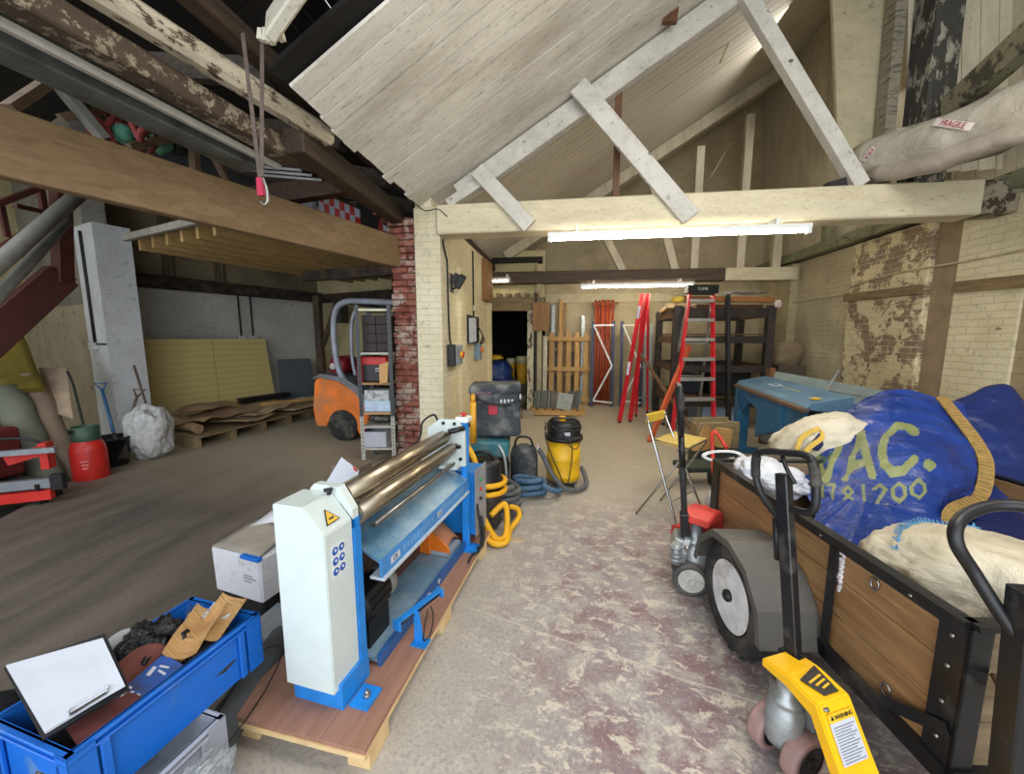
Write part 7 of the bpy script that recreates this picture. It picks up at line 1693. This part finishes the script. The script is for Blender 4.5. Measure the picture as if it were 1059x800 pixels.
heap('plywood_sheet', 'pale plywood sheets lying at the far end of the long pallet', (-5.25, 7.0, .24), (.55, .05, .0), (.1, .95, .0), 9, Mcb2, wob=.01, cat='plywood', th=.03)
B = NB(); beam(B, (-5.55, 6.35, .36), (-5.1, 7.35, .33), .08, .06); single('brown_timber', B, M_pinex, 'orange brown timber lying over the far end of the pallet', 'timber')
B = NB(); beam(B, (-5.95, 6.3, .42), (-5.65, 7.2, .42), .14, .10); single('dark_bar', B, M_black, 'dark bar lying behind the cardboard near the insulation board', 'bar')
B = NB(); tube(B, smooth([(-5.28, 4.85, .26), (-5.5, 4.9, .29), (-5.9, 5.0, .27)], 5), .07, 12); single('card_tube', B, Mcb, 'rolled brown card at the near end of the long pallet', 'roll')
# white rubble sack, bucket and shovels by the white pier
B = NB(); blob(B, (-5.42, 4.30, .33), (.21, .19, .34), rot=(.1, .05, .3), seed=12.3, amp=.22, fr=1.5, p=3.2, sub=5, ridge=.3)
single('rubble_sack', B, crumple('white_woven_sack', '#c3c4c4', '#a3a3a2', .6, 6, .7), 'white woven rubble sack standing by the white pier', 'sack')
t = thing('bucket', 'black rubber bucket on the floor between the gas cylinder and the white sack', 'bucket', (-5.62, 3.98, -.02))
B = NB(); lathe(B, [(.14, 0), (.15, .01), (.20, .36), (.21, .36), (.21, .38), (.19, .38), (.13, .03)], (0, 0, 0), 24); part('body', B, M_black, t)
B = NB(); tube(B, smooth([(-.20, 0, .36), (-.1, -.16, .30), (.1, -.16, .30), (.20, 0, .36)], 5), .006, 6); part('handle', B, M_steel, t)
def shovel(label, top, bot, col, dh=True):
    t = thing('shovel', label, 'shovel', bot); top = Vector(top); bot = Vector(bot); d = (top - bot).normalized()
    B = NB(); tube(B, [bot + d * .3, top - d * .10], .017, 8); part('shaft', B, col, t, W=True)
    x, _, z = frame_of(d, (0, 1, 0)); 
    B = NB(); h = Vector((.96, .28, 0)) * .07; tube(B, [top - d * .11, top - h, top + h, top - d * .11 + Vector((.001, 0, 0))], .012, 8); part('grip', B, col, t, W=True)
    B = NB(); sx_ = Vector((.96, .28, 0)); quad(B, bot - sx_ * .10, bot + sx_ * .10, bot + sx_ * .10 + d * .28, bot - sx_ * .10 + d * .28, .008); tube(B, [bot + d * .24, bot + d * .36], .022, 8); part('blade', B, simple('rusty_blade', '#453b35', .6, .5), t, W=True)
shovel('blue shovel leaning against the white pier', (-5.98, 4.22, 1.0), (-5.42, 3.93, .10), simple('shovel_blue', '#2d5a86', .5))
shovel('brown handled shovel crossing the blue one against the white pier', (-5.50, 4.30, .92), (-5.78, 4.14, .02), simple('shovel_brown', '#574438', .6))
B = NB(); tube(B, [(-5.45, 4.42, .1), (-5.72, 4.44, 1.22)], .014, 8); single('stick', B, simple('shovel_brown', '#574438', .6), 'thin brown stick leaning right of the shovels', 'stick')
# red gas cylinder
t = thing('gas_cylinder', 'red gas cylinder with a green collar standing at the floor edge', 'gas cylinder', (-5.36, 3.58, -.18))
t.scale = (.92, .92, 1.3)
B = NB(); lathe(B, [(.13, 0), (.155, .01), (.165, .04), (.165, .38), (.155, .43), (.12, .48), (.05, .51)], (0, 0, 0), 30); cyb = part('body', B, simple('gas_red', '#c0251e', .4, dirt='#7d1f1a', dirt_amt=.2), t)
B = NB(); lathe(B, [(.12, .46), (.125, .48), (.125, .60), (.118, .60), (.118, .48)], (0, 0, 0), 26); part('collar', B, simple('collar_green', '#2f4a38', .5), t)
B = NB(); box(B, (-.02, -.124, .565), (.09, .02, .04), bev=.008); part('collar_slot', B, M_black, cyb)
B = NB(); cyl(B, (0, 0, .50), (0, 0, .59), .025, n=10); part('valve', B, M_steel, cyb)
for i in range(3):
    B = NB(); box(B, (.110, -.126, .31 - .03 * i), (.07 - .012 * i, .006, .012), rot=(0, 0, .72)); part('faded_print', B, simple('faded_pink', '#c98078', .6), t)
B = NB(); tube(B, smooth([(-5.42, 3.62, .42), (-5.60, 3.72, .68), (-5.85, 3.85, 1.05), (-5.98, 3.9, 1.18)], 6), .012, 8); single('gas_hose', B, M_cable, 'black hose rising from the gas cylinder along the canvas rolls', 'hose')
# canvas rolls leaning on the wall, yellow board
for i, (a, b, r, c, lb_) in enumerate((((-5.62, 3.62, -.18), (-6.30, 3.72, 1.12), .13, '#8b7967', 'brown canvas roll leaning beside the gas cylinder, its end pale'), ((-5.52, 3.36, -.18), (-6.22, 3.50, 1.00), .13, '#6e7164', 'grey green canvas roll leaning behind the gas cylinder'), ((-5.88, 3.20, -.18), (-6.62, 3.55, 1.25), .15, '#7d6c58', 'dark brown canvas roll, leftmost of the leaning rolls'))):
    B = NB(); tube(B, smooth([a, lerp(a, b, .35) + Vector((0, 0, -.03)), lerp(a, b, .7) + Vector((0, 0, .02)), b], 6), r, 18)
    for v in B.verts: v.co += Vector((noise.noise(v.co * 4), noise.noise(v.co * 4 + Vector((4, 0, 0))), 0)) * .02
    single('canvas_roll', B, crumple('canvas_%d' % i, c, c, .9, 4, .4), lb_, 'canvas roll')
B = NB(); quad(B, (-6.02, 3.72, .72), (-5.80, 3.78, .62), (-6.10, 3.98, 1.22), (-6.42, 3.92, 1.22), .01, 4, 4, .02); single('canvas_flap', B, simple('pale_canvas', '#a8937c', .85), 'pale flap of canvas over the leaning rolls', 'canvas')
B = NB(); quad(B, (-6.16, 3.42, .98), (-6.02, 3.7, 1.00), (-6.62, 3.95, 1.62), (-6.90, 3.6, 1.60), .07, 5, 5, .03); single('yellow_mat', B, simple('mustard_mat', '#6f611c', .8), 'mustard yellow foam mat leaning above the canvas rolls', 'mat')
# red and grey saw bench at the left edge
t = thing('saw_bench', 'red and grey metal saw bench with aluminium rails at the left edge', 'bench', (-5.3, 2.9, -.25))
def sb_(px): return px
Mal = simple('dull_alu', '#8d9299', .4, .5)
for z, y0 in ((.52, 0), (.20, -.02)):
    B = NB(); beam(B, (-6.2, 2.25, z), (-4.86, 3.00, z), .05, .09 if z < .3 else .05); part('rail', B, Mal, t, W=True)
B = NB(); beam(B, (-6.2, 2.22, .09), (-4.90, 2.95, .09), .06, .09); part('base_beam', B, M_red, t, W=True)
B = NB(); box(B, (-4.88, 2.99, .20), (.10, .06, .16), rot=(0, 0, .5), bev=.006); part('end_bracket', B, M_black, t, W=True)
B = NB(); box(B, (-5.06, 3.05, .44), (.06, .10, .26), rot=(0, 0, .5)); beam(B, (-5.3, 2.9, .42), (-5.06, 3.05, .50), .03, .1); part('guard', B, M_red, t, W=True)
B = NB(); box2(B, (-6.3, 2.75, .10), (-5.25, 3.15, .16)); part('tray', B, simple('dull_dark_tray', '#4b4747', .6), t, W=True)
for x, y in ((-6.1, 2.3), (-5.0, 2.92), (-5.1, 3.1)):
    B = NB(); box2(B, (x - .03, y - .03, -.25), (x + .03, y + .03, .2)); part('leg', B, M_black, t, W=True)
B = NB(); box(B, (-5.85, 2.95, .45), (.7, .4, .5), bev=.03); part('motor_case', B, simple('deep_red_case', '#5a1a1a', .5), t, W=True)
B = NB(); tube(B, smooth([(-5.6, 2.8, .60), (-5.3, 2.92, .63), (-5.12, 3.0, .60), (-5.05, 3.05, .5)], 5), .014, 8); part('cable', B, M_cable, t, W=True)
# red steelwork and grey tubes upper left
Mrs = simple('red_oxide_steel', '#4a211c', .6, dirt='#3e211c', dirt_amt=.4)
t = thing('steel_bracket_frame', 'dark red steel girder and braces high on the left', 'girder', (-5.6, 3.7, 1.9))
B = NB(); beam(B, (-5.63, 3.87, 3.42), (-5.77, 3.85, 2.22), .13, .13); part('post', B, Mrs, t, W=True)
B = NB(); beam(B, (-5.94, 2.92, 1.17), (-5.78, 3.85, 2.3), .12, .30, bev=.01); part('girder', B, Mrs, t, W=True)
B = NB(); beam(B, (-5.43, 2.89, 2.1), (-5.73, 3.86, 2.94), .08, .12); part('girder', B, Mrs, t, W=True)
B = NB(); beam(B, (-5.44, 3.09, 2.77), (-5.51, 3.69, 3.23), .05, .05); beam(B, (-5.39, 3.3, 2.88), (-5.58, 3.68, 2.93), .04, .04); part('brace', B, Mrs, t, W=True)
B = NB(); beam(B, (-5.62, 3.67, 3.18), (-5.61, 3.67, 2.88), .05, .05); part('brace', B, Mrs, t, W=True)
B = NB(); beam(B, (-5.52, 3.28, 2.94), (-5.5, 3.28, 2.58), .04, .04); part('brace', B, Mrs, t, W=True)
for a, b, r, lb_ in (((-4.55, 2.41, 1.91), (-4.84, 3.48, 3.04), .062, 'thick grey tube slanting high in front of the red girder, upper of two'), ((-4.53, 2.36, 1.6), (-4.89, 3.37, 2.74), .042, 'thinner grey tube slanting below the thick one')):
    B = NB(); tube(B, [a, b], r, 16); single('grey_tube', B, simple('grey_tube', '#77756e', .5), lb_, 'tube')
# conduit and boxes on the white pier and block wall
def ledc(a, z, off=.04): return A0 + dL * a + nL * off + Vector((0, 0, z))
B = NB(); tube(B, [N0 + dN * .34 - dL * .02 + Vector((0, 0, 3.0)), N0 + dN * .34 - dL * .02 + Vector((0, 0, 1.52))], .016, 8); tube(B, [N0 + dN * .32 - dL * .02 + Vector((0, 0, 1.50)), N0 - dN * .0 - dL * .02 + Vector((0, 0, 1.50))], .012, 8); single('conduit', B, M_cable, 'black conduit down the white pier', 'conduit')
B = NB(); q = N0 + dN * .38 - dL * .03 + Vector((0, 0, 1.47)); box(B, q, (.18, .05, .09), rot=(0, 0, -.33)); single('socket_box', B, simple('white_box', '#bfc1c0', .5), 'small white box at the foot of the conduit on the white pier', 'box')
t = thing('wall_switches', 'two white switches with conduits on the white block wall', 'switch', ledc(4.35, 1.5))
for k in (4.25, 4.48):
    B = NB(); tube(B, [ledc(k, 2.45), ledc(k, 1.62)], .014, 6); part('conduit', B, M_cable, t, W=True)
    B = NB(); box(B, ledc(k, 1.56), (.06, .15, .11), rot=(0, 0, -.33)); part('switch_plate', B, M_white, t, W=True)
# strip light above the ledge wiring
B = NB(); box(B, ledc(4.0, 3.05, .06), (.08, .12, .10)); tube(B, [ledc(4.0, 3.2), ledc(4.0, 2.62)], .012, 6); single('conduit', B, simple('pale_conduit', '#a49f96', .5), 'short pale conduit box above the dark ledge', 'conduit')
# scaffold at far left of recess: closing wall
B = NB(); prism(B, [(-9.2, 2.2, -.4), (-9.2, 6.5, -.4), (-9.2, 6.5, 4.8), (-9.2, 2.2, 4.8)], (-.2, 0, 0)); prism(B, [(-9.2, -2.6, -.4), (-9.2, 2.2, -.4), (-9.2, 2.2, 4.8), (-9.2, -2.6, 4.8)], (-.2, 0, 0)); struct('wall_far_west', B, brickmat('north_cream', 'xz0', '#cdbf93', .9))
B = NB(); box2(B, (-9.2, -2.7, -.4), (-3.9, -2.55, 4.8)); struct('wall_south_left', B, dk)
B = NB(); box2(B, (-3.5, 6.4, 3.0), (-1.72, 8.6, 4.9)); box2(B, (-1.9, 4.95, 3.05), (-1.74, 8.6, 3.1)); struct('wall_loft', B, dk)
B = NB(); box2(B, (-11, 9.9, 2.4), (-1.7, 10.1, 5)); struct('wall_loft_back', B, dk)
